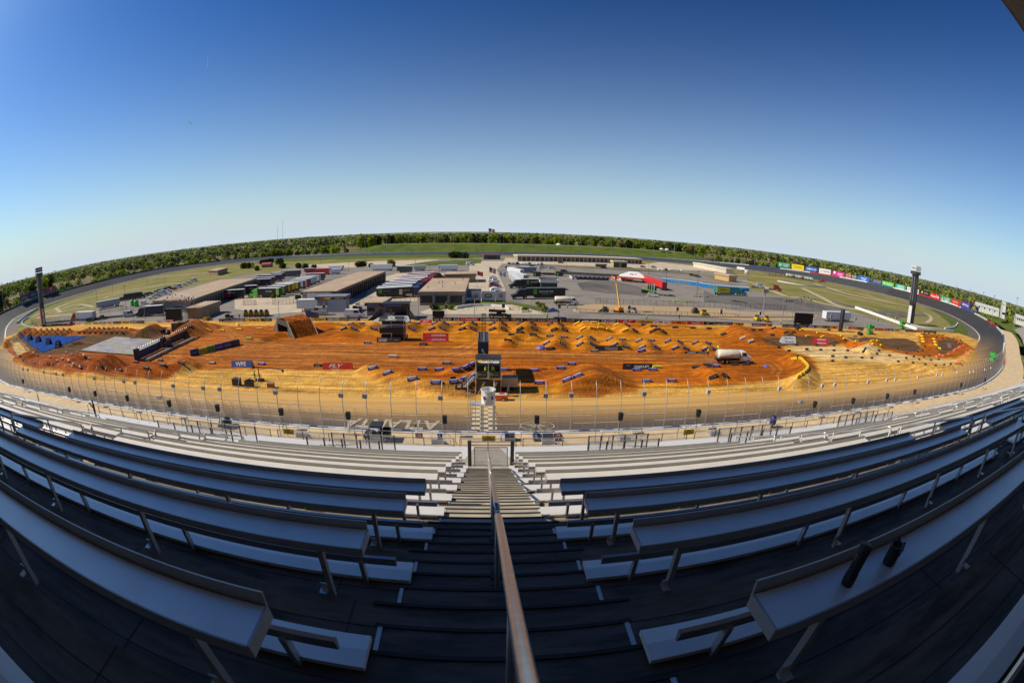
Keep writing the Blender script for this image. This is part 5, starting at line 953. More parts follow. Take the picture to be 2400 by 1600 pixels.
for v in (run+.05, run+deck): obj('abutment', MB().quad(bp_(0, v, -.2), bp_(wid, v, -.2), bp_(wid, v, HB), bp_(0, v, HB)), paint((.02, .02, .02)), t)
for u in (-.06,): obj('skirt', MB().quad(bp_(u, run, HB-1.1), bp_(u, run+deck, HB-1.1), bp_(u, run+deck, HB+.5), bp_(u, run, HB+.3)), paint((.06, .062, .06), .5, .3), t)
obj('far_ramp_side', MB().quad(bp_(-.06, run+deck, HB+.3), bp_(-.06, run+deck+3.6, 0), bp_(-.06, run+deck, 0)), paint((.12, .125, .12), .5, .25), t)
rm = MB().quad(bp_(0, run+deck, HB+.1), bp_(wid, run+deck, HB+.1), bp_(wid, run+deck+4, 0), bp_(0, run+deck+4, 0)); obj('far_ramp', rm, DR, t)
bb = MB().quad(bp_(wid-.5, run+1.2, HB+.2), bp_(wid+3.2, run+1.2, HB-.4), bp_(wid+3.2, run+1.2, HB+.9), bp_(wid-.5, run+2.2, HB+2.0)); obj('wing_banner', bb, paint((.14, .145, .135), .5, .3), t)
claw = paint((.2, .4, .05)); ce = P0+acr*-.1-dn*(run*.62); lettering('III', t, claw, (ce.x, ce.y, 1.0), -dn, (0, 0, 1), .55, .8, .03 if True else 0, name='emblem')
for ob_ in KIDS[t.name]:
    if ob_.data.materials[0] == DR: set_tone(ob_.data, np.tile(np.array([.40, .105, .010]), (len(ob_.data.vertices), 1)))
# ---- scaffold tower with HARDER header
def scaffold(name, label, x0, x1, y0, y1, levels, zt, group=None):
    t = thing(name, label, 'scaffold tower', (0, 0, 0)); sc_ = pm('scaffold_tube', (.58, .54, .48), .5, .4, .15, 5)
    xs = [x0, (x0+x1)/2, x1]
    for x in xs:
        for y in (y0, y1): obj('upright', MB().tube([(x, y, -.05), (x, y, zt)], .055, 6), sc_, t)
    br = MB()
    for z_ in levels+[zt-.05]:
        for y in (y0, y1): br.tube([(x0, y, z_), (x1, y, z_)], .04, 5); br.tube([(x0, y, z_+.14), (x1, y, z_+.14)], .025, 5)
        for x in xs: br.tube([(x, y0, z_), (x, y1, z_)], .04, 5)
    for y in (y0, y1):
        for za, zb in zip([0]+levels, levels): br.tube([(x1, y, za), (x1-.02, y1 if y == y0 else y0, zb)], .025, 5)
    obj('ledger', br, sc_, t)
    for z_ in levels: obj('platform', MB().box((x0+x1)/2, (y0+y1)/2, z_+.05, x1-x0, y1-y0, .06), paint((.12, .10, .09)), t)
    return t
t = scaffold('scaffold_tower', 'scaffold tower with yellow-emblem header and black panels near the finish line', -1.5, 2.35, 65.3, 68.4, [2.55], 5.5)
obj('header_panel', MB().quad((-1.6, 65.2, 4.78), (2.45, 65.2, 4.78), (2.4, 66.0, 5.75), (-1.55, 66.0, 5.75)), paint((.035, .033, .032), .5), t); up = Vector((0, .8, .97)).normalized()
lettering('HARDER', t, paint(WHITE), (.75, 65.47, 5.12), (1, 0, 0), up, 2.9, .40, .05, .06); obj('emblem', MB().add([(x_, 65.16+.8*v_, 4.80+.97*v_) for x_, v_ in ((-1.3, .42), (-1.1, .62), (-.75, .66), (-.35, .5), (.6, .62), (1.2, .5), (.5, .42), (-.6, .36), (-.9, .28))], [tuple(range(9))]), paint(YEL), t)
obj('roof', MB().box(.42, 67.1, 5.5, 4.0, 2.6, .06), paint((.03, .03, .03)), t)
for x in (-.5, 1.4):
    obj('rail_banner', MB().box(x, 65.2, 2.75, 1.5, .04, .95), paint((.02, .024, .02)), t); lettering('MONSTER', t, paint((.3, .3, .3)), (x+.15, 65.17, 3.25), (1, 0, 0), (0, 0, 1), .9, .18, .012); mbx = MB()
    claw_logo(t, x-.5, 3.25, .5, GM, 65.16); obj('lower_panel', MB().box(x+(.03 if x < 0 else -.03), 65.22, .1, 1.85, .05, 2.3), paint((.02, .018, .016)), t)
    for q_ in range(5): A_ = q_*1.2+x; obj('artwork', MB().lathe([(.18, 0), (.2, .02), (.02, .03)], 0, 0, 0, 7), paint(((.5, .4, .1), (.5, .5, .48), (.25, .3, .08), (.6, .5, .1), (.3, .28, .25))[q_]), t, False, (x-.4+.17*q_, 65.17, .5+.36*q_)); KIDS[t.name][-1].rotation_euler = (PI/2, 0, 0)
obj('side_panel', MB().box(2.38, 66.9, .1, .05, 3, 2.3), paint((.015, .015, .015)), t); obj('back_panel', MB().box(.42, 68.42, 2.7, 3.8, .05, 1.2), paint((.02, .02, .02)), t)
sr = MB()
for x in range(9): sr.box(-1.9-.26*x, 66.2, 2.45-.27*x, .26, 1.0, .05)
for y in (65.7, 66.7): sr.tube([(-1.6, y, 2.5), (-4.0, y, .0)], .05, 5); sr.tube([(-1.6, y, 3.5), (-4.0, y, 1.0), (-4.0, y, 0)], .035, 5); sr.tube([(-2.8, y, 1.2), (-2.8, y, 2.3)], .03, 5)
obj('stair_flight', sr, FM, t)
# generator, trailer, crates beside it
t = thing('generator', 'beige box generator on a trailer right of the scaffold tower', 'generator', (3.85, 67.4, .1)); obj('housing', MB().box(0, 0, .55, 2.5, 1.3, 1.55), paint((.55, .46, .36), .5, .1), t); obj('top_cover', MB().box(.1, 0, 2.1, 2.3, 1.2, .12), paint((.06, .08, .15)), t); obj('exhaust', MB().tube([(.7, .1, 2.2), (.7, .1, 2.6)], .06, 6), paint(BLACK), t)
for x in (-.45, .45): obj('door_panel', MB().box(x, -.66, .8, .75, .02, 1.0), paint((.50, .42, .33)), t)
obj('chassis', MB().box(0, 0, .3, 2.6, 1.1, .22), paint(BLACK), t)
for x in (-.5, .3):
    wh = obj('wheel', MB().tube([(x, -.75, .33), (x, -.55, .33)], .33, 12), paint(BLACK), t)
t = thing('utility_trailer', 'small orange trailer with pale cover below the scaffold tower', 'trailer', (2.2, 62.6, .14)); obj('body', MB().prism([(-1.4, .4), (.85, .4), (1.0, .85), (-1.4, .85)], -.55, .55, 'y') if False else MB().box(0, 0, .4, 2.3, 1.1, .5), paint((.75, .12, .01)), t); obj('cover', MB().box(-.1, 0, .9, 2.1, 1.05, .06), paint((.6, .55, .47)), t); obj('red_lid', MB().box(.2, .1, .97, .7, .5, .1), paint((.7, .03, .03)), t)
for y in (-.6, .6): wh = obj('wheel', MB().tube([(.45, y-.08, .28), (.45, y+.08, .28)], .28, 14), paint(BLACK), t); obj('rim', MB().tube([(.45, y-.10, .28), (.45, y+.10, .28)], .15, 10), paint((.6, .58, .55)), wh)
obj('drawbar', MB().bar((-1.1, 0, .42), (-2.3, 0, .4), .08), paint(BLACK), t)
P_ = W(k2(390, 200)); t = thing('pallet_stack', 'stack of grey rail pallets left of the scaffold tower stairs', 'pallets', (P_.x, P_.y+.6, .15), .1)
for z_ in range(4): obj('pallet', MB().box(0, 0, z_*.36, 1.9, 1.3, .07).box(-.9, 0, z_*.36+.07, .08, 1.3, .29).box(.9, 0, z_*.36+.07, .08, 1.3, .29).box(0, 0, z_*.36+.07, .08, 1.3, .29), paint((.25, .24, .22)), t)
P_ = W(k2(270, 170)); t = thing('leaning_board', 'black board propped on edge beside the rail pallets', 'board', (P_.x, P_.y, .1), .5); obj('panel', MB().prism([(0, 0), (.5, 0), (1.5, 2.1), (1.3, 2.2)], 0, .9, 'x'), paint((.03, .028, .025)), t); obj('prop', MB().bar((.45, 1.4, 2.0), (.45, 1.9, 0), .07), paint(BLACK), t)
# finish arch, seen from its end
t = thing('finish_arch', 'tall black finish arch with blue end panel standing over the near lane', 'arch', (0, 0, 0)); AX = WY(j(807, 560), 73).x; bk = paint((.02, .02, .022), .5, .2)
obj('beam', MB().box(AX, 74.0, 6.1, 1.75, 7.8, .95), paint((.035, .036, .038), .5, .3), t); sl = MB()
for x in range(12): sl.box(AX-.55, 70.6+x*.62, 7.06, .5, .14, .05)
sl.box(AX+.1, 74, 7.06, .25, 7.6, .12); sl.box(AX+.85, 74, 7.05, .08, 7.8, .2); sl.box(AX-.85, 74, 7.05, .08, 7.8, .2); sl.box(AX, 70.15, 7.05, 1.75, .08, .2); obj('beam_frame', sl, paint((.14, .14, .145), .5, .2), t)
def leg(y0, y1): return MB().add([(AX-.55, y0, 0), (AX+.55, y0, 0), (AX+.55, y1, 0), (AX-.55, y1, 0), (AX-.88, y0, 6.1), (AX+.88, y0, 6.1), (AX+.88, y1, 6.1), (AX-.88, y1, 6.1)], [(3, 2, 1, 0), (4, 5, 6, 7), (0, 1, 5, 4), (1, 2, 6, 5), (2, 3, 7, 6), (3, 0, 4, 7)])
obj('leg', leg(70.1, 71.0), bk, t); obj('leg', leg(77.0, 77.9), bk, t)
obj('end_banner', MB().quad((AX-.42, 70.08, 1.2), (AX+.42, 70.08, 1.2), (AX+.50, 70.06, 6.7), (AX-.50, 70.06, 6.7)), paint((.01, .035, .13), .45), t)
lettering('S', t, paint((.02, .08, .3)), (AX, 70.05, 3.9), (1, 0, 0), (0, 0, 1), .6, 1.5, .03, .05); obj('emblem', MB().quad((AX-.3, 70.03, 5.9), (AX-.1, 70.03, 6.1), (AX+.2, 70.03, 5.3), (AX+.1, 70.03, 5.1)).quad((AX-.1, 70.03, 5.5), (AX+.28, 70.03, 5.35), (AX+.28, 70.03, 5.1), (AX-.02, 70.03, 5.1)), paint((.6, .62, .65)), t)
tr = MB()
for x in (-.3, .3):
    for y in (77.2, 77.8): tr.tube([(AX+x, y, 7), (AX+x, y, 10.3)], .05, 5)
for z_ in range(9):
    za = 7+z_*.37
    for y in (77.2, 77.8): tr.bar((AX-.3, y, za), (AX+.3, y, za+.37), .04)
    for x in (-.3, .3): tr.bar((AX+x, 77.2, za), (AX+x, 77.8, za+.37), .04)
tr.box(AX, 77.5, 10.25, .8, .8, .08); obj('mast', tr, bk, t)
# ---- scaffold tower reading OAKLEY
t = scaffold('scaffold_tower', 'two-deck scaffold tower with ring-logo roof banner beyond the middle lane', -24.4, -18.6, 97.9, 100.6, [1.9, 3.35], 5.1)
obj('roof_banner', MB().quad((-24.5, 97.7, 4.75), (-18.5, 97.7, 4.75), (-18.6, 99.4, 5.6), (-24.4, 99.4, 5.6)), paint((.035, .035, .036), .5), t); up = Vector((0, 1.7, .85)).normalized(); lettering('OAKLEY', t, WM, (-21.6, 98.1, 4.95), (1, 0, 0), up, 2.6, .45, .03, .05)
mbx = MB(); nn = 18
for q_ in range(nn):
    A0, A1 = 2*PI*q_/nn, 2*PI*(q_+1)/nn; mbx.add([tuple(Vector((-21.6+.85*kx*math.cos(A_), 98.8, 5.3))+up*(.45*ky*math.sin(A_))+Vector((0, -.02, .04))) for kx, ky, A_ in ((1, 1, A0), (1, 1, A1), (.7, .45, A1), (.7, .45, A0))], [(0, 1, 2, 3)])
obj('emblem', mbx, WM, t); obj('deck_panel', MB().box(-21.5, 97.75, 2.0, 5.6, .05, 1.2), paint((.014, .014, .016)), t); obj('back_panel', MB().box(-21.5, 100.55, 0, 5.6, .05, 4.3), paint((.015, .015, .015)), t); obj('lower_panel', MB().box(-21.5, 98.3, .1, 5.2, .05, 1.5), paint((.012, .012, .012)), t)
obj('side_board', MB().box(-18.0, 98.6, 0, .2, 1.2, 1.5), paint((.03, .03, .05)), t)
t = aframe('black board with white dealer text in front of the two-deck tower', (-24.8, 96.6, 0), (-19.2, 96.7, 0), 1.05, (.03, .03, .03), [('ROCKY MOUNTAIN', .25, .74, .36, .18, WHITE, .1), ('ATV•MC', .25, .36, .38, .4, WHITE, .2), ('YAMAHA', .82, .5, .22, .3, (.2, .25, .35))], .5); claw_logo(t, 3.2, .55, .6, GM, .1)
place_block(None, 'R', 1.9, .5, (1, 0, 0), P0=Vector((-22.6, 97.4, HT(-22.6, 97.4)+1.0)), lay=1) if False else None
# ---- rider stage with ramp
sy = 124.0; sx0, sx1 = WY(s8(600, 1100), sy).x, WY(s8(1060, 1100), sy).x; t = thing('stage', 'black roofed stage with pale ramp and side wings beyond the banners', 'stage', (0, 0, 0)); zs = 1.0
obj('deck', MB().box((sx0+sx1)/2, sy+2.2, .03, sx1-sx0, 4.4, zs), paint((.05, .05, .055)), t); obj('roof', MB().box((sx0+sx1)/2, sy+2.0, 4.2, sx1-sx0+.8, 4.6, .25), paint((.02, .02, .022)), t)
obj('header', MB().box((sx0+sx1)/2, sy-.3, 3.5, sx1-sx0+.8, .1, .75), paint((.02, .02, .025)), t); lettering('SUPERCROSS', t, paint((.03, .12, .45)), ((sx0+sx1)/2-.5, sy-.36, 3.9), (1, 0, 0), (0, 0, 1), 5.2, .5, .02, .05)
obj('back_drop', MB().box((sx0+sx1)/2, sy+4.3, zs, sx1-sx0, .1, 3.2), paint((.10, .075, .055)), t)
for x in (sx0, sx1): obj('column', MB().box(x, sy, zs, .3, .3, 3.2), paint((.1, .1, .1)), t)
rp = MB().quad((sx0-2.2, 119.8, .12), (sx1+1.6, 119.8, .12), (sx1+.1, sy-.02, zs+.02), (sx0-.3, sy-.02, zs+.02)); obj('ramp', rp, paint((.40, .38, .36), .7, .1), t)
lettering('SX', t, paint((.1, .18, .4)), (sx1-.6, 121.6, .62), (1, 0, 0), (0, .98, .2), 1.6, 1.6, .03)
obj('wing', MB().quad((sx1+.15, sy, 3.4), (sx1+3.2, 121, .7), (sx1+3.2, 121, .05), (sx1+.15, sy, .05)), paint((.012, .012, .013)), t); obj('wing', MB().quad((sx0-.15, sy, 3.2), (sx0-3.6, 121, .3), (sx0-3.6, 121, .05), (sx0-.15, sy, .05)), paint((.012, .012, .013)), t)
obj('blue_drape', MB().quad((sx0-.3, sy-.3, 3.2), (sx0-2.0, sy-1.3, 2.4), (sx0-4.6, sy-2.2, 1.2), (sx0-3.2, sy-1.6, 1.25)), paint((.01, .10, .42)), t)
STAGE = (sx0, sx1, sy)
# ================================================================ THE INFIELD: people, vehicles, buildings, fences, poles
# ---- people: one continuous skinned body, clothes told apart by material
PB = {}
def person_mesh(pose):
    if pose in PB: return PB[pose]
    V, Ed, Rd = [], [], []
    def ch(pts, rs, start=None):
        last = start
        for p_, r_ in zip(pts, rs):
            V.append(p_); Rd.append(r_); 
            if last is not None: Ed.append((last, len(V)-1))
            last = len(V)-1
        return last
    root = ch([(0, 0, .95)], [.135]); chest = ch([(0, 0, 1.12), (0, 0, 1.36)], [.13, .155], root); neck = ch([(0, -.01, 1.50), (0, -.03, 1.60), (0, -.03, 1.71)], [.055, .085, .075], chest)
    for s_ in (-1, 1):
        st_ = .10 if pose == 'walk' else 0
        ch([(s_*.10, 0, .88), (s_*.12, -st_*s_, .50), (s_*.13, .02+st_*s_*1.4, .09), (s_*.14, -.12+st_*s_*1.4, .04)], [.10, .068, .05, .045], root)
        if pose == 'camera': ch([(s_*.20, 0, 1.41), (s_*.30, .0, 1.18), (s_*.14, -.26, 1.36), (s_*.06, -.30, 1.50)], [.065, .052, .042, .035], chest)
        elif pose == 'reach' and s_ > 0: ch([(.20, 0, 1.41), (.34, -.16, 1.30), (.40, -.42, 1.42), (.41, -.50, 1.45)], [.06, .05, .04, .035], chest)
        else: ch([(s_*.20, 0, 1.41), (s_*.27, .03, 1.14), (s_*.26, -.05*(1+2*(pose == 'walk')*s_), .90), (s_*.25, -.08, .80)], [.06, .05, .04, .036], chest)
    me = bpy.data.meshes.new('body'); me.from_pydata(V, Ed, []); ob = bpy.data.objects.new('tmp', me); COL.objects.link(ob); sk = ob.modifiers.new('s', 'SKIN')
    for q_, r_ in enumerate(Rd): me.skin_vertices[0].data[q_].radius = (r_, r_*.8 if q_ in (1, 2) else r_)
    me.skin_vertices[0].data[0].use_root = True; ob.modifiers.new('ss', 'SUBSURF').levels = 1
    dg = bpy.context.evaluated_depsgraph_get(); out = bpy.data.meshes.new_from_object(ob.evaluated_get(dg)); bpy.data.objects.remove(ob); PB[pose] = out; return out
SKIN = paint((.42, .22, .14)); HV = paint((.55, .85, .03), .6)
def person(P_, rz, label, top, legs, pose='stand', helmet=None):
    me = person_mesh(pose).copy(); me.materials.clear(); [me.materials.append(x) for x in (paint(top, .7), paint(legs, .7), SKIN, paint((.02, .018, .018)))]
    mi = []
    for p_ in me.polygons:
        z_ = p_.center.z; x_ = abs(p_.center.x); mi.append(2 if z_ > 1.52 and p_.center.y < -.0 and z_ < 1.70 else 3 if z_ > 1.6 or z_ < .10 else 2 if (x_ > .22 and z_ < .93) else 1 if z_ < .93 else 0)
    me.polygons.foreach_set('material_index', mi); ob = obj('person', me, None, None, True, P_, rz); tag(ob, label, 'person')
    if helmet: obj('helmet', MB().lathe([(.10, 1.66), (.115, 1.70), (.10, 1.78), (.05, 1.83)], 0, -.03, 0, 10), paint(helmet), ob)
    return ob
for p_, lab, top, pose, rz in ((c(900, 795), 'worker in lime vest stooping behind the white water truck', (.55, .85, .03), 'reach', 1), (c(1628, 897), 'worker in yellow shirt walking on the pit road behind the banners', (.75, .7, .05), 'walk', 0), (c(715, 885), 'worker in lime shirt beside the navy canopy', (.55, .85, .03), 'stand', 0), (d(165, 1385), 'worker in lime shirt bending by the dark block near the water truck', (.5, .8, .05), 'reach', 2), (d(47, 1425), 'worker in lime shirt standing behind the long low board', (.6, .8, .05), 'stand', 0), (e(1878, 1305), 'worker in lime vest alone on the asphalt of the far turn', (.6, .85, .05), 'stand', 0), (a(1480, 1150), 'worker in lime vest in the gap of the start gate', (.5, .8, .05), 'stand', 1), (b(188, 1440), 'camera operator in lime shirt at the long jib arm', (.5, .8, .05), 'reach', 1.2), (b(45, 893), 'marshal in black left of the orange one behind the banners', (.02, .02, .02), 'stand', 0), (b(115, 893), 'marshal in orange trousers behind the banners', (.05, .05, .05), 'stand', .4), (b(210, 890), 'marshal in dark clothes right of the orange one', (.03, .03, .04), 'walk', .8), (c(1928, 895), 'person in black walking on the pit road', (.02, .02, .025), 'walk', 0), (d(940, 1052), 'worker in lime shirt by the big black screen', (.6, .85, .05), 'stand', 0), (k2(1265, 225), 'person in grey walking past the generator', (.12, .11, .1), 'walk', 1), (c(812, 525), 'worker in lime vest far off on the paved lot', (.5, .8, .05), 'stand', 0), (b(1230, 670), 'person in dark clothes between the trailers', (.03, .03, .03), 'walk', 0), (e(1378, 968), 'worker in lime vest at the edge of the far loop', (.5, .75, .05), 'stand', 0)):
    P_ = WD(p_) if p_[1] > 755 else W(p_, .05); person(P_, rz, lab, top, (.035, .16, .5) if False else ((.5, .15, .02) if 'orange' in lab else (.02, .022, .03)), pose)
P_ = Vector((-34.2, 24.0, 11.75)); ph = person(P_, -.9, 'person in black holding a camera up, standing among the sunlit rows', (.015, .013, .016), (.012, .012, .016), 'camera'); obj('hair', MB().lathe([(.02, 1.60), (.095, 1.62), (.105, 1.70), (.08, 1.76), (.03, 1.78)], 0, 0, 0, 10), paint((.03, .015, .01)), ph, True)
tag(obj('hand_camera', MB().box(0, 0, 0, .14, .08, .1).box(0, -.1, .02, .08, .14, .08), BLKM, None, False, P_+Vector((-.23, -.19, 1.50)).xyz if False else P_+Vector((-.24, -.20, 1.50)), -.9), 'black camera held up by the person in the stand', 'camera')
P_ = WY(f6(343, 255), 42); person(Vector((P_.x, 42, 2.7)), 0, 'worker in lime vest low in the stand at the far left', (.5, .85, .05), (.02, .02, .03), 'stand')
for x, p_ in enumerate(((j(1018, 1140), .2), (j(850, 1215), 1))): P_ = Vector((.3+x*-1.1+.8, 66.4, 2.66)); person(P_, p_[1], ['worker in lime shirt on the right of the scaffold platform', 'worker in lime shirt leaning on the left of the scaffold platform'][x], (.5, .85, .05), (.02, .02, .02), ['stand', 'reach'][x])
for x in (1, 2, 4, 6): person(Vector((STAGE[0]+1+x*.62, STAGE[2]+1.4+(x % 2)*.5, 1.03)), .2*x, 'person in %s standing on the dark stage, %s from its left' % (['dark blue', 'black', 'grey'][x % 3], {1: 'first', 2: 'second', 4: 'third', 6: 'fourth'}[x]), ((.02, .025, .05), (.02, .02, .02), (.25, .25, .27))[x % 3], (.02, .02, .025), 'stand')
# ---- vehicles
GLASS = pm('dark_glass', (.015, .018, .022), .12, 0, .05, 3, 0, .6); TYRE = pm('tyre', (.015, .015, .015), .85)
CHROME = pm('chrome', (.6, .6, .62), .2, .9)
def wheels(t, xs, y, r_, wd=.26):
    for x in xs:
        for s_ in (-1, 1): wh = obj('wheel', MB().tube([(x, s_*(y-wd/2), r_), (x, s_*(y+wd/2), r_)], r_, 12), TYRE, t); obj('rim', MB().tube([(x, s_*(y-wd/2-.01), r_), (x, s_*(y+wd/2+.01), r_)], r_*.55, 8), CHROME, wh)
def car(P_, rz, label, col, kind='car', group=None):
    t = thing({'car': 'parked_car', 'suv': 'parked_car', 'pickup': 'pickup_truck', 'van': 'parked_van'}[kind], label, {'car': 'car', 'suv': 'car', 'pickup': 'pickup', 'van': 'van'}[kind], P_, rz, group); pt = paint(col, .3, .04)
    pr = {'car': ([(-2.2, .3), (2.2, .3), (2.25, .7), (1.2, .92), (-1.9, .98), (-2.25, .8)], [(-1.7, .96), (1.2, .9), (.45, 1.38), (-1.0, 1.42)]), 'suv': ([(-2.3, .35), (2.3, .35), (2.35, .85), (1.3, 1.05), (-2.3, 1.1)], [(-2.25, 1.08), (1.25, 1.02), (.6, 1.65), (-2.0, 1.7)]), 'pickup': ([(-2.8, .45), (2.8, .45), (2.8, 1.0), (1.5, 1.15), (-2.8, 1.1)], [(-.7, 1.1), (1.5, 1.1), (.85, 1.78), (-.6, 1.8)]), 'van': ([(-2.9, .4), (2.9, .4), (2.95, 1.1), (2.2, 1.35), (-2.9, 1.4)], [(-2.88, 1.38), (2.25, 1.33), (1.3, 2.45), (-2.8, 2.55)])}[kind]
    wd = 1.8 if kind != 'van' else 2.0; obj('body', MB().prism(pr[0], -wd/2, wd/2, 'y'), pt, t); obj('cabin', MB().prism(pr[1], -wd/2+.12, wd/2-.12, 'y'), pt, t)
    u0, u1 = pr[1][3][0], pr[1][2][0]; zb, zt = pr[1][0][1], pr[1][2][1]; gl = MB()
    for s_ in (-1, 1):
        y_ = s_*(wd/2-.11); w0 = u0+.25 if kind != 'van' else u1-1.4; gl.quad((w0, y_, zb+.12), (u1+.35*(zt-zb), y_, zb+.12), (u1-.05, y_, zt-.1), (w0+.05, y_, zt-.1))
    fx0, fx1 = pr[1][1], pr[1][2]; gl.quad((fx0[0]-.05, -wd/2+.25, fx0[1]+.1), (fx0[0]-.05, wd/2-.25, fx0[1]+.1), (fx1[0]+.08, wd/2-.3, fx1[1]-.06), (fx1[0]+.08, -wd/2+.3, fx1[1]-.06)); obj('window', gl, GLASS, t)
    wheels(t, (-1.35, 1.4) if kind in ('car', 'suv') else (-1.75, 1.85), wd/2-.05, .34 if kind in ('car', 'suv') else .4)
    return t
def tractor(t, x, col, sleeper=True):        # cab facing +x at the front of a trailer
    pt = paint(col, .3, .05); obj('cab', MB().prism([(x, .8), (x+5.6, .8), (x+5.65, 1.5), (x+4.0, 1.95), (x+3.4, 2.9), (x+2.6, 3.6), (x, 3.7)], -1.15, 1.15, 'y'), pt, t); gl = MB()
    for s_ in (-1, 1): gl.quad((x+2.5, s_*1.16, 2.05), (x+3.7, s_*1.16, 2.05), (x+3.3, s_*1.16, 2.75), (x+2.5, s_*1.16, 2.75))
    gl.quad((x+3.98, -1, 2.05), (x+3.98, 1, 2.05), (x+3.5, 1, 2.8), (x+3.5, -1, 2.8)); obj('cab_window', gl, GLASS, t); obj('bumper', MB().box(x+5.65, 0, .45, .2, 2.2, .5), CHROME, t); wheels(t, (x+.6, x+4.6), .98, .5, .34)
def semi(P_, rz, label, col, cabcol=None, L_=15.5, Hh=4.0, text=None, stripe=None, group=None, roofc=(.7, .7, .7), name='semi_trailer'):
    t = thing(name, label, 'truck', P_, rz, group); obj('box', MB().box(0, 0, 1.15, L_, 2.55, Hh-1.15), paint(col, .35, .08), t); obj('roof', MB().box(0, 0, Hh+.003, L_-.02, 2.5, .05), paint(roofc, .5, .15), t)
    obj('skirt', MB().box(.4, 0, .45, L_*.55, 2.2, .7), paint(tuple(v*.5 for v in col), .5), t); wheels(t, (-L_/2+1.2, -L_/2+2.5), 1.05, .5, .36)
    obj('rear_door', MB().box(-L_/2-.015, 0, 1.25, .03, 2.3, Hh-1.4), paint(tuple(v*.6+.01 for v in col)), t)
    if stripe: obj('stripe', MB().box(-L_*.5+L_*stripe[1]*.5, 0, 1.2, L_*stripe[1], 2.58, Hh-1.3), paint(stripe[0], .4), t)
    if text:
        for s_ in (-1, 1): lettering(text[0], t, paint(text[1]), (text[2]*L_, s_*1.29, 1.3+(Hh-1.3)*.55), (-s_, 0, 0), (0, 0, 1), text[3]*L_, text[4], .02, .02)
    if cabcol: tractor(t, L_/2+.15, cabcol)
    else: [obj('landing_leg', MB().box(L_/2-2, y_, 0, .2, .2, 1.2), TYRE, t) for y_ in (-.8, .8)]
    return t
def semi2(cr, p0, p1, *a_, **k_):     # by its near bottom edge, rear end first
    A_, B_ = W(cr(*p0)), W(cr(*p1)); dv = B_-A_; L_ = dv.length; rz = math.atan2(dv.y, dv.x); nrm = Vector((-dv.y, dv.x, 0)).normalized()
    if nrm.y < 0: nrm = -nrm
    return semi((A_+B_)/2+nrm*1.3, rz, *a_, L_=k_.pop('L_', L_), **k_)
LG = 'team trailers in the left paddock'
for p0, p1, lab, col, cab, kw in (((735, 768), (345, 772), 'black and green team truck with lime cab, front of the left paddock', (.015, .02, .015), (.15, .55, .05), dict(text=('KAWASAKI', (.6, .6, .6), -.05, .28, .55), stripe=((.25, .5, .04), .12))), ((838, 728), (500, 735), 'black team trailer with green end behind the lime cab truck', (.02, .02, .02), None, dict(stripe=((.2, .45, .03), .12))), ((940, 690), (610, 700), 'dark red and black trailer with yellow end in the left paddock', (.22, .02, .02), None, dict(stripe=((.65, .5, .02), .10))), ((990, 668), (690, 672), 'bright yellow trailer in the left paddock', (.80, .62, .01), None, dict(stripe=((.85, .65, .02), .1))), ((1090, 645), (810, 650), 'black trailer with yellow wedge in the left paddock', (.02, .02, .02), None, dict(stripe=((.75, .5, .01), .16))), ((1215, 605), (930, 612), 'white trailer with red rear lettering in the left paddock', (.7, .7, .7), None, dict(stripe=((.4, .03, .03), .12))), ((1290, 572), (1000, 580), 'black and white trailer in the left paddock', (.05, .05, .05), None, dict(stripe=((.45, .02, .02), .1))), ((1340, 545), (1040, 552), 'white trailer with pale blue end in the left paddock', (.74, .76, .76), None, dict(stripe=((.4, .65, .65), .1))), ((1400, 520), (1110, 528), 'white and cyan trailer in the left paddock', (.72, .74, .75), None, dict(stripe=((.25, .55, .55), .1))), ((1470, 492), (1170, 498), 'white trailer with red roof edge in the left paddock', (.7, .68, .68), None, dict(roofc=(.5, .05, .04))), ((1560, 452), (1230, 460), 'dark grey trailer at the back of the left paddock', (.06, .06, .065), None, {}),
        ((318, 700), (100, 712), 'black trailer with yellow sign at the left of the paddock', (.02, .02, .022), None, dict(text=('DUNLOP', (.7, .5, .02), -.1, .25, .5))), ((575, 560), (150, 578), 'dark navy trailer with pale lettering in the second row', (.02, .025, .05), (.2, .02, .04), dict(text=('YAMAHA', (.5, .5, .55), .1, .35, .6))), ((640, 520), (280, 532), 'maroon and black trailer in the second row', (.12, .02, .03), (.25, .02, .03), {}), ((770, 470), (390, 480), 'navy trailer in the second row', (.02, .022, .07), (.02, .02, .03), {}), ((820, 430), (590, 436), 'black trailer with pale roof farther back', (.03, .03, .035), None, {}), ((1110, 380), (775, 392), 'long dark grey trailer along the back of the paddock', (.07, .075, .08), None, {}), ((1660, 345), (1400, 350), 'crimson trailer at the back of the left paddock', (.40, .015, .02), None, {}), ((1385, 320), (1200, 326), 'dark red motor coach beside the crimson trailer', (.22, .03, .04), None, dict(Hh=3.4)), ((1880, 330), (1660, 345), 'white motorhome right of the crimson trailer', (.72, .73, .74), None, dict(Hh=3.2)), ((1900, 265), (1640, 270), 'white and grey coach behind the white motorhome', (.6, .62, .65), None, dict(Hh=3.2))):
    semi2(r5, p0, p1, lab, col, cab, group=LG, **kw)
semi2(a, (2240, 705), (2030, 718), 'black trailer with yellow panel beside the left garage', (.02, .02, .022), None, group=LG, text=('DUNLOP', (.7, .5, .02), 0, .3, .5)); semi2(a, (2115, 715), (1985, 722), 'small red trailer near the left garage', (.42, .02, .03), None, Hh=3.0, group=LG)
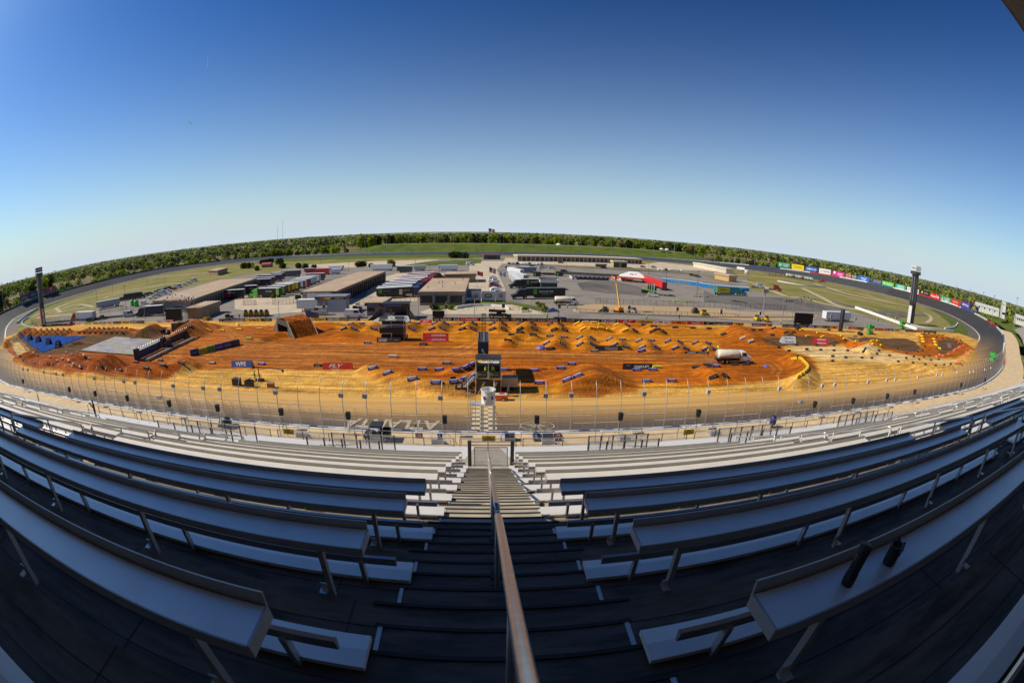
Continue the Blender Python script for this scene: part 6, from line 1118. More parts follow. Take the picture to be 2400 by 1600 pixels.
# the parallel row of transporters
A_ = W(s8(490, 590), 4.0); B_ = W(s8(1140, 552), 4.0); dv = (B_-A_); dv.z = 0; rz0 = math.atan2(dv.y, dv.x); Lt = dv.length
for x, (p_, lab, col, cab) in enumerate((((490, 590), 'black transporter with green claw and blue cab, first of the parallel row', (.012, .014, .016), (.02, .03, .16)), ((515, 563), 'second transporter of the parallel row, navy', (.02, .025, .09), (.02, .03, .17)), ((600, 525), 'third transporter of the parallel row, navy and white', (.03, .035, .1), (.02, .03, .17)), ((650, 495), 'fourth transporter of the parallel row, black', (.02, .02, .025), (.02, .02, .02)), ((735, 462), 'fifth transporter of the parallel row, dark red', (.3, .02, .02), (.4, .02, .025)), ((815, 430), 'sixth transporter of the parallel row, red', (.4, .03, .03), (.42, .02, .025)), ((890, 405), 'seventh transporter of the parallel row, white and red', (.5, .2, .2), (.4, .02, .025)), ((905, 380), 'eighth transporter of the parallel row, red', (.4, .03, .03), (.42, .02, .025)), ((975, 352), 'ninth transporter of the parallel row, red with pale roof', (.42, .03, .03), (.35, .02, .02)), ((1060, 318), 'tenth and farthest transporter of the row, orange red', (.55, .1, .02), (.03, .035, .06)))):
    P_ = W(s8(*p_), 4.0); ce = P_+Vector((math.cos(rz0), math.sin(rz0), 0))*min(Lt, 15.5)/2; ce.z = 0; semi(ce, rz0, lab, col, cab, L_=min(Lt, 15.5), group='parallel row of transporters', text=('YAMAHA', (.4, .42, .5), .32, .2, .5) if x == 0 else None, roofc=(.75, .75, .76)); 
    if x == 0: T_ = [ob for ob in COL.objects if ob.get('label', '') == lab][0]; claw_logo(T_, -5.6, 2.75, 1.5, GM, -1.30); lettering('MONSTER', T_, paint((.2, .22, .2)), (-3.0, -1.29, 2.9), (1, 0, 0), (0, 0, 1), 2.6, .45, .02); obj('side_door', MB().box(2.2, -1.29, 1.2, 1.2, .03, 2.0), paint((.6, .55, .38)), T_)
T_ = semi2(t1, (1370, 940), (680, 950), 'long black trailer with green claw and big grey lettering', (.008, .009, .01), (.012, .014, .016), text=None, roofc=(.10, .12, .10)); L_ = 15
for yy, sg in ((1.3, -1),):
    claw = paint((.16, .5, .02)); lettering('MONSTER', T_, paint((.55, .57, .57)), (0.2, yy, 2.75), (-1, 0, 0), (0, 0, 1), 5.6, .8, .03, .02); lettering('ENERGY', T_, claw, (0.2, yy, 1.85), (-1, 0, 0), (0, 0, 1), 3.6, .3, .03); lettering('|||', T_, claw, (4.6, yy, 2.75), (-1, 0, 0), (0, 0, 1), 1.2, 1.9, .03, .05, name='emblem')
T_ = semi2(t1, (1100, 745), (590, 752), 'second black claw-logo trailer behind the white viewing deck', (.012, .013, .014), (.012, .014, .016), roofc=(.5, .5, .5)); lettering('MONSTER', T_, paint((.55, .57, .57)), (.6, 1.3, 2.75), (-1, 0, 0), (0, 0, 1), 4.6, .7, .03); lettering('|||', T_, claw, (4.2, 1.3, 2.75), (-1, 0, 0), (0, 0, 1), 1.0, 1.6, .03, .05, name='emblem')
P_ = W(t1(1070, 770)); t = thing('viewing_deck', 'raised white-railed viewing deck between the two black trailers', 'platform', (P_.x, P_.y+1, 0)); obj('deck', MB().box(0, 0, 3.0, 8, 5, .25), paint((.55, .53, .5)), t); obj('rail', MB().box(0, -2.5, 3.25, 8, .05, 1).box(-4, 0, 3.25, .05, 5, 1).box(4, 0, 3.25, .05, 5, 1), paint((.62, .6, .56)), t); obj('base', MB().box(0, .3, 0, 7, 4, 3.0), paint((.05, .05, .05)), t); obj('glass_front', MB().box(0, 2.6, 3.25, 8, .05, 1.6), paint((.25, .25, .25)), t)
for p0, p1, lab, col in (((470, 740), (330, 600), 'pale grey hospitality trailer left of the black trailers', (.4, .42, .43)), ((600, 640), (320, 545), 'silver trailer with awning behind the hospitality trailer', (.5, .5, .5)), ((540, 530), (300, 470), 'white box truck at the head of the trailer lane', (.66, .66, .66))): semi2(t1, p0, p1, lab, col, None, Hh=3.6)
semi2(t1, (840, 470), (420, 470), 'grey-blue covered transporter behind the silver trailers', (.20, .23, .26), None, Hh=3.6); semi2(d, (155, 688), (430, 695), 'yellow and teal liveried truck parked before the blue toilets', (.02, .28, .30), (.02, .34, .32), stripe=((.75, .62, .02), .55), text=('YAMAHA', (.1, .1, .02), -.25, .3, .6), roofc=(.02, .02, .02)); semi2(a, (1490, 862), (1330, 872), 'dark blue trailer truck beside the left screen', (.015, .022, .07), (.02, .03, .05)); semi2(a, (1100, 772), (890, 812), 'white and black open car hauler at the left lot', (.35, .36, .38), None); semi2(a, (855, 908), (700, 912), 'white trailer with red cab near the left pylon', (.62, .63, .66), (.35, .02, .02), Hh=3.9)
semi2(b, (950, 825), (572, 828), 'long plain white trailer parked by the fuel station', (.62, .62, .62), None, roofc=(.8, .76, .66)); semi2(b, (850, 765), (670, 770), 'second white trailer behind the long plain one', (.6, .6, .6), None, roofc=(.76, .72, .64)); semi2(d, (1790, 1018), (1490, 1012), 'white trailer behind the black column', (.66, .66, .68), None); semi2(d, (495, 395), (400, 380), 'small white trailer near the far building', (.7, .7, .7), None, Hh=3.6)
semi2(b, (1445, 448), (1245, 450), 'white trailer behind the middle garage', (.66, .66, .67), None); semi2(b, (1625, 470), (1490, 470), 'dark green trailer behind the row of transporters', (.02, .045, .04), None); semi2(b, (2050, 450), (1870, 450), 'white double motorhome behind the media building', (.68, .7, .72), None, Hh=3.6); semi2(b, (1760, 448), (1640, 452), 'grey fifth-wheel camper behind the transporters', (.5, .52, .53), None, Hh=3.3)
for x in range(9): P_ = W(d(1022+36*x, 462+6.2*x)); semi(P_, 1.15, 'white box container in the row beside the far track', (.72, .72, .72) if x not in (2, 5) else (.2, .2, .2), None, 6, 3.2, group='row of white containers', name='container')
# cars
CL = [(.7, .7, .7), (.45, .46, .48), (.02, .02, .025), (.04, .045, .05), (.3, .02, .03), (.6, .61, .62), (.03, .05, .12), (.12, .12, .13)]; CN = ['white', 'silver', 'black', 'charcoal', 'maroon', 'pale grey', 'navy', 'dark grey']
def cars(lst, place, rz, group, kinds=('car', 'suv', 'pickup')):
    for x, (cr, px_, py_, ci) in enumerate(lst):
        P_ = W(cr(px_, py_), .04); kd = kinds[x % len(kinds)]; car(P_, rz+.05*((x*7) % 5-2), '%s %s %s' % (CN[ci], {'car': 'saloon car', 'suv': 'tall car', 'pickup': 'pickup', 'van': 'van'}[kd], place[x] if isinstance(place, list) else place), CL[ci], kd, group)
cars([(t1, 40+8*x, 560+38*x-(8 if x > 4 else 0), v) for x, v in enumerate((0, 0, 0, 1, 3, 4, 0, 0, 0, 5))], 'in the row of parked cars left of the trailer lane', .1, 'cars beside the flagpoles')
cars([(t1, 340+75*x, 305+2*x, v) for x, v in enumerate((3, 1, 2, 0, 0, 7, 5, 0, 7))], 'parked before the long open garage', 1.5, 'cars before the open garage')
cars([(t1, 515, 385, 2), (t1, 775, 375, 2), (t1, 945, 380, 1), (t1, 1130, 390, 1), (t1, 1290, 290, 4), (t1, 2075, 385, 2), (t1, 330, 385, 3), (t1, 1350, 455, 2)], ['near the grass strip, first', 'standing alone right of the first', 'behind the grey transporter', 'behind the black canopy', 'in front of the white trucks', 'driving past the yellow building', 'at the lane end', 'long, by the concrete wall'], 0, None, ('suv',))
cars([(u1, 1115, 418, 0), (u1, 1180, 420, 0), (u1, 1260, 425, 3), (u1, 1320, 425, 5), (u1, 1380, 430, 1), (u1, 1475, 435, 1), (u1, 1530, 440, 5)], 'in the short row at the far paved lot', 1.2, 'cars at the far lot'); cars([(u1, 1745, 525, 2), (u1, 1850, 548, 2), (u1, 1015, 900, 1), (u1, 475, 600, 2), (u1, 840, 370, 4), (u1, 1040, 375, 7)], ['near the blue toilets', 'behind the first near the blue toilets', 'by the fence of the paved lot', 'beside the white canopy', 'hauling kit on the far lot', 'on the far lot beside a trailer'], -.5, None, ('suv', 'suv', 'suv', 'pickup'))
cars([(q, 1400+95*x, 470-38*x-(x > 2)*8, v) for x, v in enumerate((0, 1, 0, 0, 4, 0, 0, 0, 0))], 'in the line along the left garage', .45, 'cars along the left garage', ('pickup', 'suv', 'van')); cars([(q, 1260+90*x, 420-26*x, v) for x, v in enumerate((2, 7, 1, 3, 7, 2))], 'in the second line by the grass', .45, 'cars by the grass', ('pickup', 'suv'))
cars([(q, 1250, 570, 0), (q, 1400, 630, 2), (q, 460, 850, 2), (q, 960, 800, 1), (q, 2050, 610, 0), (q, 2300, 515, 0), (a, 2050, 710, 2), (a, 1750, 775, 0), (a, 830, 915, 2), (b, 60, 670, 7), (b, 2100, 730, 0), (b, 2165, 400, 0), (a, 1275, 690, 3), (a, 1220, 700, 2)], ['by the green tanks', 'below the green tanks', 'on the left pit road', 'beside the blue trailer', 'near the brown building', 'near the red trailer', 'in front of the red trailer', 'at the brown building corner', 'by the trailer with the red cab', 'by the black trailers', 'by the white sign panels', 'at the far lawn', 'in the dark group at the left', 'at the end of the dark group'], .2, None, ('suv', 'pickup', 'pickup', 'van'))
car(W(r5(1480, 1075), .05), PI, 'silver panel van parked by the long white trailer', (.45, .45, .44), 'van'); car(W(r5(2130, 1130), .05), 0, 'white and red ambulance-style van on the pit road', (.66, .66, .68), 'van')
# water trucks
def tanker(P_, rz, label, spray=False):
    t = thing('water_truck', label, 'truck', P_, rz); ck = pm('cream_tank', (.72, .64, .50), .45, 0, .12, 1.2); nn = 14; tk = MB()
    pts = [(-4.2, 0), (-4.05, .9), (-3.9, 1), (1.0, 1), (1.15, .9), (1.3, 0)]; n0 = 0
    for x, k_ in pts:
        for q_ in range(nn): A_ = 2*PI*q_/nn; tk.v.append((x, 1.2*k_*math.cos(A_), 1.95+.95*k_*math.sin(A_)))
    for x in range(len(pts)-1):
        for q_ in range(nn): a0 = x*nn+q_; a1 = x*nn+(q_+1) % nn; tk.f.append((a0, a1, a1+nn, a0+nn))
    obj('tank', tk, ck, t, True); obj('chassis', MB().box(-.2, 0, .55, 8.4, 1.0, .35), TYRE, t); obj('cab', MB().prism([(1.5, .7), (4.4, .7), (4.45, 1.5), (3.2, 1.75), (2.8, 2.6), (1.5, 2.65)], -1.05, 1.05, 'y'), paint((.68, .66, .62), .35), t); gl = MB()
    for s_ in (-1, 1): gl.quad((1.8, s_*1.06, 1.75), (3.0, s_*1.06, 1.75), (2.7, s_*1.06, 2.45), (1.8, s_*1.06, 2.45))
    gl.quad((3.18, -.9, 1.8), (3.18, .9, 1.8), (2.86, .9, 2.55), (2.86, -.9, 2.55)); obj('window', gl, GLASS, t); wheels(t, (-3.2, -2.0, 3.5), .95, .5, .36); ld = MB()
    for y in (-.2, .2): ld.tube([(-4.3, y, .8), (-4.3, y, 2.9)], .03, 5)
    for z_ in range(5): ld.tube([(-4.3, -.2, 1+z_*.4), (-4.3, .2, 1+z_*.4)], .02, 5)
    obj('ladder', ld, TYRE, t); [obj('mudguard', MB().box(-2.6, y_, 1.02, 2.9, .5, .06), TYRE, t) for y_ in (-1.0, 1.0)]; lettering('WATER', t, paint((.1, .09, .07)), (-1.2, -1.19, 2.0), (1, 0, 0), (0, 0, 1), .9, .25, .03)
    return t
P_ = WD(d(380, 1535)); P_ += Vector((0, 1.2, .02)); tanker(P_, -.05, 'cream water truck spraying the dirt lane at the right')
t = thing('water_spray', 'grey fan of spray behind the water truck on the dirt', 'spray', P_+Vector((-4.4, .1, .1))); rg = random.Random(5); sp = MB()
for x in range(420):
    A_ = rg.uniform(-1.3, 1.3); R_ = rg.uniform(0, 1)**.7*2.3; z_ = max(.02, .75*(1-(R_/2.3)**2)*rg.uniform(.2, 1)); px_, py_ = -R_*math.cos(A_), R_*math.sin(A_); s_ = rg.uniform(.015, .05); sp.add([(px_-s_, py_, z_), (px_+s_, py_, z_), (px_, py_+s_*.3, z_+s_*2)], [(0, 1, 2)])
SPR = obj('droplets', sp, pm('spray_white', (.6, .57, .53), .4), t); SPR['kind'] = 'stuff'; tanker(W(t1(1400, 1060), .05)+Vector((0, 1, 0)), 0, 'cream water truck parked by the paddock fence')
# machines
def skid(P_, rz, label, col=(.65, .40, .01), group=None):
    t = thing('skid_steer', label, 'loader', P_, rz, group); obj('body', MB().prism([(-1.3, .4), (.9, .4), (.9, 1.0), (.5, 1.2), (-1.3, 1.35)], -.7, .7, 'y'), paint(col, .45), t); obj('cab', MB().prism([(-.7, 1.2), (.6, 1.1), (.5, 2.0), (-.7, 2.05)], -.55, .55, 'y'), paint((.03, .03, .03)), t); ar = MB()
    for y in (-.82, .82): ar.bar((-1.2, y, 1.6), (.7, y, 1.3), .16); ar.bar((.7, y, 1.3), (1.5, y, .4), .16)
    ar.bar((.7, -.82, 1.3), (.7, .82, 1.3), .12); obj('arm', ar, paint(col, .45), t); obj('bucket', MB().prism([(1.4, .05), (2.1, .05), (1.5, .75), (1.4, .75)], -.9, .9, 'y'), paint((.04, .035, .03)), t); wheels(t, (-.75, .65), .72, .42, .3); return t
for x in range(5): skid(W(r5(130+95*x, 1100), .05), -1.0, 'yellow and black skid steer loader in the row of five behind the banners', (.6, .36, .01), 'row of five loaders')
for p_, lab, col, rz in ((d(645, 1000), 'yellow loader by the pit lamp post', (.65, .45, .01), .5), (d(760, 1010), 'yellow dozer right of the yellow loader', (.65, .45, .01), 1.5), (u1(1960, 1250), 'yellow loader with forks on the pit edge', (.7, .48, .01), 0), (a(1900, 905), 'yellow loader behind the left hill', (.6, .38, .02), 1.6), (u1(1800, 1210), 'dark grey loader left of the yellow one', (.06, .06, .05), .2), (c(1240, 835), 'black wheel loader at the pit fence', (.025, .025, .025), 2.6), (u1(655, 1215), 'pale grey loader beside the lamp', (.45, .44, .40), 2.0)): skid(W(p_, .05), rz, lab, col)
def boom_lift(P_, rz, label, col, L_, el):
    t = thing('boom_lift', label, 'lift', P_, rz); pt = paint(col, .4, .1); obj('chassis', MB().box(0, 0, .45, 3.2, 2.0, .5), paint((.03, .03, .03)), t); obj('turret', MB().prism([(-1.4, .95), (1.1, .95), (1.2, 1.6), (.6, 2.0), (-1.2, 2.05)], -1.0, 1.0, 'y'), pt, t); wheels(t, (-1.1, 1.1), 1.0, .45, .4); B0 = Vector((-.6, 0, 1.9)); B1 = B0+Vector((math.cos(el), 0, math.sin(el)))*L_
    obj('boom', MB().bar(B0, B0.lerp(B1, .55), .42).bar(B0.lerp(B1, .5), B1, .30), paint((.85, .45, .08), .4), t); obj('basket', MB().box(B1.x+.4, 0, B1.z-.3, 1.2, 2.2, .12).box(B1.x+.4, -1.1, B1.z-.3, 1.2, .06, 1.1).box(B1.x+.4, 1.1, B1.z-.3, 1.2, .06, 1.1).box(B1.x+1.0, 0, B1.z+.7, .06, 2.2, .08).box(B1.x-.2, 0, B1.z+.7, .06, 2.2, .08), paint((.6, .12, .02)), t); obj('control_box', MB().box(B1.x-.1, 0, B1.z-.2, .3, .5, 1.0), paint((.08, .03, .02)), t); return t
boom_lift(W(c(1370, 838), .05), 1.9, 'orange boom lift with raised arm at the pit fence', (.80, .28, .02), 9.6, 1.22)
t = thing('telehandler', 'black telehandler parked on the pit road behind the banners', 'loader', W(c(262, 882), .05), 0); obj('body', MB().box(0, 0, .6, 5.2, 2.0, .6), paint((.03, .03, .03)), t); obj('boom', MB().bar((2.2, .3, 1.9), (-2.6, .3, 2.1), .7), paint((.02, .02, .022)), t); obj('cab', MB().box(.3, -.5, 1.2, 1.5, .9, 1.3), GLASS, t); wheels(t, (-1.8, 1.8), .95, .62, .42); obj('fork', MB().box(3.2, 0, .3, 1.2, 1.2, .8), paint((.04, .04, .04)), t)
t = thing('navy_canopy', 'navy peaked canopy with logos over a buggy behind the banners', 'canopy', W(c(765, 880), .05)); obj('roof', MB().add([(-1.9, -1.5, 2.0), (1.9, -1.5, 2.0), (1.9, 1.5, 2.0), (-1.9, 1.5, 2.0), (0, 0, 3.0)], [(0, 1, 4), (1, 2, 4), (2, 3, 4), (3, 0, 4)]), paint((.02, .03, .09)), t)
for x in (-1.8, 1.8):
    for y in (-1.4, 1.4): obj('leg', MB().box(x, y, 0, .06, .06, 2.0), FM, t)
def green_lift(P_, label, rz=0):
    t = thing('scissor_lift', label, 'lift', P_, rz); gr = paint((.03, .42, .06), .4); obj('chassis', MB().box(0, 0, .3, 3.2, 1.7, .7), gr, t); sc_ = MB()
    for z_ in range(3):
        for y in (-.6, .6): sc_.bar((-1.2, y, 1+z_*.4), (1.2, y, 1.4+z_*.4), .12); sc_.bar((1.2, y, 1+z_*.4), (-1.2, y, 1.4+z_*.4), .12)
    obj('scissor', sc_, gr, t); obj('platform', MB().box(0, 0, 2.25, 3.3, 1.7, .15).box(0, -.84, 2.4, 3.3, .06, 1).box(0, .84, 2.4, 3.3, .06, 1).box(1.6, 0, 2.4, .06, 1.7, 1).box(-1.0, 0, 2.4, 1.0, 1.0, 1.3), gr, t); wheels(t, (-1.1, 1.1), .8, .4); return t
green_lift(WD(e(462, 955)), 'bright green scissor lift beyond the right-hand dirt'); green_lift(W(e(1960, 1300), .8), 'green scissor lift standing on the track of the far turn', 1.2); green_lift(W(e(855, 895), .05), 'small green lift behind the white pit wall')
def buggy(P_, rz, label, cx=(.02, .02, .02), group=None):
    t = thing('utility_cart', label, 'cart', P_, rz, group); obj('body', MB().prism([(-1.5, .35), (1.4, .35), (1.5, .8), (.7, .95), (.1, .7), (-.5, .7), (-.5, .95), (-1.5, .95)], -.65, .65, 'y'), paint(cx), t); obj('roof', MB().prism([(-.75, 1.85), (.75, 1.85), (.65, 1.98), (-.65, 2.0)], -.68, .68, 'y'), paint((.03, .03, .032)), t); po = MB()
    for x in (-.6, .62):
        for y in (-.6, .6): po.tube([(x, y, .8), (x*.95, y, 1.87)], .03, 5)
    po.tube([(-.6, -.6, 1.8), (.62, -.6, 1.8), (.62, .6, 1.8), (-.6, .6, 1.8), (-.6, -.6, 1.8)], .03, 5); obj('roll_frame', po, TYRE, t); obj('cargo_bed', MB().box(-1.05, 0, .95, 1.0, 1.3, .06).box(-1.5, 0, .95, .06, 1.3, .35).box(-1.05, -.64, .95, 1.0, .05, .35).box(-1.05, .64, .95, 1.0, .05, .35), TYRE, t); obj('seat', MB().box(-.2, 0, .7, .5, 1.2, .18).box(-.42, 0, .85, .12, 1.2, .5), TYRE, t); wheels(t, (-1.0, 1.0), .62, .32, .24); return t
P_ = WY(g(1290, 640), 44.3); buggy(Vector((P_.x+.3, 44.3, 2.36)), PI, 'black roofed utility cart parked on the concrete below the stand'); buggy(WD(e(345, 970)), .2, 'dark utility buggy beside the green lift'); buggy(WD(q(1630, 1120)), 0, 'dark buggy on the dirt left of the start gate'); buggy(W(a(2110, 885), .05), 0, 'roofed buggy behind the banners at the left'); buggy(WD(d(1150, 1105)), .4, 'dark buggy in front of the right-hand screen'); buggy(W(a(670, 945), .05), .3, 'dark buggy near the left pylon'); buggy(W(r5(2180, 985), .05), .6, 'olive buggy right of the fuel station', (.06, .06, .03))
# ---- buildings
BRK = mix_ground('tan_block', [(.36, .25, .16), (.30, .21, .14)], .6, .9); ROOFT = mix_ground('tan_roof', [(.50, .36, .24), (.42, .31, .21), (.55, .42, .30)], .12, .9); DKB = paint((.035, .03, .03)); CONCW = mix_ground('grey_block', [(.30, .28, .26), (.24, .23, .22)], .5, .9)
def bld(name, label, P0, P1, P2, zt, wallm, roofm, fascia=None, over=.5):   # P0 near-left, P1 near-right, P2 far-right roof corners
    P0, P1, P2 = (Vector((v.x, v.y, 0)) for v in (P0, P1, P2)); U = (P1-P0); V = (P2-P1); lu, lv = U.length, V.length; u, v = U.normalized(), V.normalized(); t = thing(name, label, 'building', (P0.x, P0.y, 0)); X = lambda s_, r_, z_: tuple(u*s_+v*r_+Vector((0, 0, z_)))
    def slab(a0, a1, b0, b1, z0, z1): return MB().add([X(a0, b0, z0), X(a1, b0, z0), X(a1, b1, z0), X(a0, b1, z0), X(a0, b0, z1), X(a1, b0, z1), X(a1, b1, z1), X(a0, b1, z1)], [(3, 2, 1, 0), (4, 5, 6, 7), (0, 1, 5, 4), (1, 2, 6, 5), (2, 3, 7, 6), (3, 0, 4, 7)])
    obj('wall', slab(over, lu-over, over, lv-over, -.1, zt-.3), wallm, t); obj('roof', slab(0, lu, 0, lv, zt-.35, zt), roofm, t)
    if fascia: obj('fascia', slab(-.06, lu+.06, -.06, lv+.06, zt-1.0, zt-.3), fascia, t)
    return t, X, lu, lv, u, v, slab
Z5 = 5.0; over = .5
t, X, lu, lv, u, v, slab = bld('garage', 'long middle garage with flat tan roof and white welcome lettering on its end', W(r5(1130, 655), Z5), W(r5(1790, 640), Z5), W(s8(655, 278), Z5), Z5, CONCW, ROOFT, DKB)
lettering('WELCOME TO ATLANTA MOTOR SPEEDWAY', t, WM, X(lu*.47, -.08, Z5-.68), u, (0, 0, 1), lu*.8, .42, .03, .02)
nb = 24
for x in range(nb): r_ = lv*(x+.5)/nb; obj('bay', slab(lu-over+.02, lu-over+.06, r_-lv/nb*.36, r_+lv/nb*.36, 0, Z5-1.2), DKB, t); obj('pier', slab(lu-over, lu+.05, r_+lv/nb*.40, r_+lv/nb*.56, -.1, Z5-1.0), paint((.10, .085, .075)), t)
obj('door', slab(1.0, 2.2, over-.05, over+.05, 0, 2.2), DKB, t); obj('sign_panel', slab(lu*.3, lu*.55, over-.06, over, 1.2, 2.6), paint((.55, .35, .02)), t)
t, X, lu, lv, u, v, slab = bld('media_building', 'wide flat-roofed tan building with dark window band right of the transporters', W(s8(1250, 660), 4.6), W(s8(2120, 655), 4.6), W(s8(2200, 405), 4.6), 4.6, BRK, ROOFT, CONCW); 
for x in range(3): obj('window', slab(lu*(.05+.315*x), lu*(.30+.315*x), over-.06, over, .9, 3.2), DKB, t); obj('pier', slab(lu*(.305+.315*x), lu*(.36+.315*x), over-.35, over, 0, 3.5), CONCW, t)
obj('roof_trim', slab(-.1, lu+.1, -.1, 0, 4.55, 4.7), paint((.2, .05, .03)), t)
for s_, r_ in ((.3, .55), (.37, .6), (.7, .5), (.45, .3), (.85, .8), (.15, .2)): obj('roof_vent', MB().box(*X(lu*s_, lv*r_, 4.6), .25, .25, .9), paint((.35, .28, .2)), t)
bld('brown_building', 'low brown block building behind the media building', W(s8(1740, 335), 4.2), W(s8(2330, 322), 4.2), W(s8(2330, 278), 4.2), 4.2, BRK, ROOFT, paint((.2, .12, .08)))
t, X, lu, lv, u, v, slab = bld('garage', 'left garage with long tan roof and dark open bays', W(a(1400, 722), Z5), W(a(1755, 715), Z5), W(b(200, 517), Z5), Z5, CONCW, ROOFT, paint((.16, .12, .09)))
for x in range(26): r_ = lv*(x+.5)/26; obj('bay', slab(lu-over+.02, lu-over+.06, r_-lv/26*.36, r_+lv/26*.36, 0, Z5-1.2), DKB, t)
obj('door', slab(lu*.55, lu*.75, over-.06, over, 0, 2.4), DKB, t)
t, X, lu, lv, u, v, slab = bld('brown_building', 'low brown building beside the left screen', W(a(1700, 790), 4.0), W(a(1845, 785), 4.0), W(a(2030, 722), 4.0), 4.0, BRK, ROOFT, paint((.22, .15, .10))); obj('door', slab(lu-over+.01, lu-over+.05, lv*.3, lv*.42, 0, 2.2), paint((.4, .3, .06)), t)
bld('brown_building', 'small brown building at the edge of the left grass', W(a(1912, 445), 4.0), W(a(2000, 445), 4.0), W(a(2093, 420), 4.0), 4.0, BRK, ROOFT, paint((.2, .13, .09)))
t, X, lu, lv, u, v, slab = bld('fuel_station', 'fuel station canopy with blue fascia and rainbow stripes', W(r5(1392, 742), 5.2), W(r5(1960, 736), 5.2), W(r5(2055, 690), 5.2), 5.2, CONCW, paint((.22, .22, .23)), paint((.02, .03, .14)))
for x, col in enumerate(((.35, .03, .03), (.6, .12, .01), (.75, .35, .01), (.7, .55, .02))): obj('stripe', MB().quad(X(lu*(.14+.08*x), -.075, 4.22), X(lu*(.22+.08*x), -.075, 4.22), X(lu*(.30+.09*x), -.075, 4.88), X(lu*(.18+.09*x), -.075, 4.88)), paint(col), t)
lettering('SUNOCO', t, paint((.75, .6, .02)), X(lu*.8, -.07, 4.55), u, (0, 0, 1), lu*.26, .4, .03, .03); obj('white_block', slab(lu*.4, lu, over-.2, over, 0, 4.1), paint((.45, .45, .46)), t)
t, X, lu, lv, u, v, slab = bld('ticket_building', 'small tan flat-roofed building with blue sign band beside the stage', W(s8(270, 855), 4.0), W(s8(620, 850), 4.0), W(s8(772, 748), 4.0), 4.0, BRK, ROOFT, paint((.02, .03, .12))); lettering('SPEEDWAY INFO', t, paint((.5, .5, .55)), X(lu*.45, -.08, 3.35), u, (0, 0, 1), lu*.6, .35, .03); obj('window', slab(lu*.1, lu*.5, over-.06, over, 1.2, 2.4), DKB, t)
# long pale open garage, far buildings
def far_bld(name, label, cr, p0, p1, dep, zt, wallm, roofm, bays=0):
    A_, B_ = W(cr(*p0)), W(cr(*p1)); dv = (B_-A_).normalized(); nn_ = Vector((-dv.y, dv.x, 0)); nn_ = nn_ if nn_.y > 0 else -nn_; t, X, lu, lv, u, v, slab = bld(name, label, A_, B_, B_+nn_*dep, zt, wallm, roofm, roofm)
    for x in range(bays): s_ = lu*(x+.5)/bays; obj('bay', slab(s_-lu/bays*.38, s_+lu/bays*.38, over_-.05, over_, 0, zt-1.3), DKB if x % 3 else paint((.08, .08, .09)), t)
    return t
over_ = .5; CRM = paint((.62, .52, .36), .7); 
far_bld('open_garage', 'long pale open garage with dark bays near the far straight', c, (440, 362), (1590, 390), 14, 5.0, paint((.34, .29, .23)), CRM, 30)
far_bld('yellow_building', 'small yellowish building with dark wall beside it on the far lot', c, (1320, 418), (1455, 424), 8, 5.0, paint((.42, .34, .16)), CRM, 2); far_bld('low_wall', 'low grey slab wall left of the yellowish building', c, (1160, 412), (1265, 415), 2, 2.2, paint((.12, .11, .09)), paint((.25, .2, .16)))
far_bld('white_building', 'long cream building far right of the open garage', c, (2050, 412), (2352, 470), 8, 4.5, paint((.66, .58, .45)), paint((.70, .62, .48))); far_bld('white_building', 'end part of the long cream building with shaded gable', d, (20, 372), (268, 425), 9, 4.6, paint((.62, .54, .42)), paint((.68, .60, .46)))
far_bld('restroom_building', 'orange-brown block building with dark doors on the grass', d, (118, 487), (302, 525), 9, 4.5, paint((.55, .34, .16)), paint((.52, .36, .2)), 0); far_bld('gate_building', 'dark low building with red edge at the tunnel road', c, (130, 345), (290, 345), 6, 4.2, paint((.06, .06, .065)), paint((.3, .1, .08)), 4)
# white sign panels
for x, (x0, x1, lab, tx) in enumerate(((20, 107, 'left of three white sign panels with round red logo', 'O'), (112, 237, 'middle one of three white sign panels with black oval logo', 'ASX'), (242, 333, 'right of three white sign panels with round red logo', 'O'))):
    A_, B_ = W(c(x0, 735)), W(c(x1, 735)); t = thing('sign_panel', lab, 'sign', (A_.x, A_.y, 0)); Ls = (B_-A_).x; obj('panel', MB().box(Ls/2, 0, .6, Ls, .15, 3.2), paint((.52, .52, .53)), t); obj('frame', MB().box(Ls/2, .2, 0, Ls, .1, .6), DKB, t); ring_logo(t, Ls/2, 2.2, .75 if tx == 'O' else 1.4, .75, paint((.4, .03, .03) if tx == 'O' else BLACK), -.1); lettering('AMS' if tx == 'O' else 'ASX', t, paint(BLACK), (Ls/2, -.09, 2.2), (1, 0, 0), (0, 0, 1), .8, .35, .02)
    for z_ in (1.3, 3.1): lettering('ATLANTA', t, paint((.2, .2, .22)), (Ls*.16, -.09, z_), (1, 0, 0), (0, 0, 1), Ls*.2, .18, .02); lettering('ATLANTA', t, paint((.2, .2, .22)), (Ls*.84, -.09, z_), (1, 0, 0), (0, 0, 1), Ls*.2, .18, .02)
for x in range(5): P_ = W(q(900+62*x, 500-9*x)); t = thing('service_truck', 'black service truck in the dark row beside the green tanks', 'truck', P_, .5, 'dark service trucks'); tractor(t, -1, (.02, .022, .025)); obj('bed', MB().box(-3, 0, .8, 4, 2.2, 1.3), paint((.03, .03, .035)), t); wheels(t, (-4, -2.8), .95, .45, .3)
PLZ = pm('plaza_white', (.62, .60, .56), .6, 0, .12, 1)
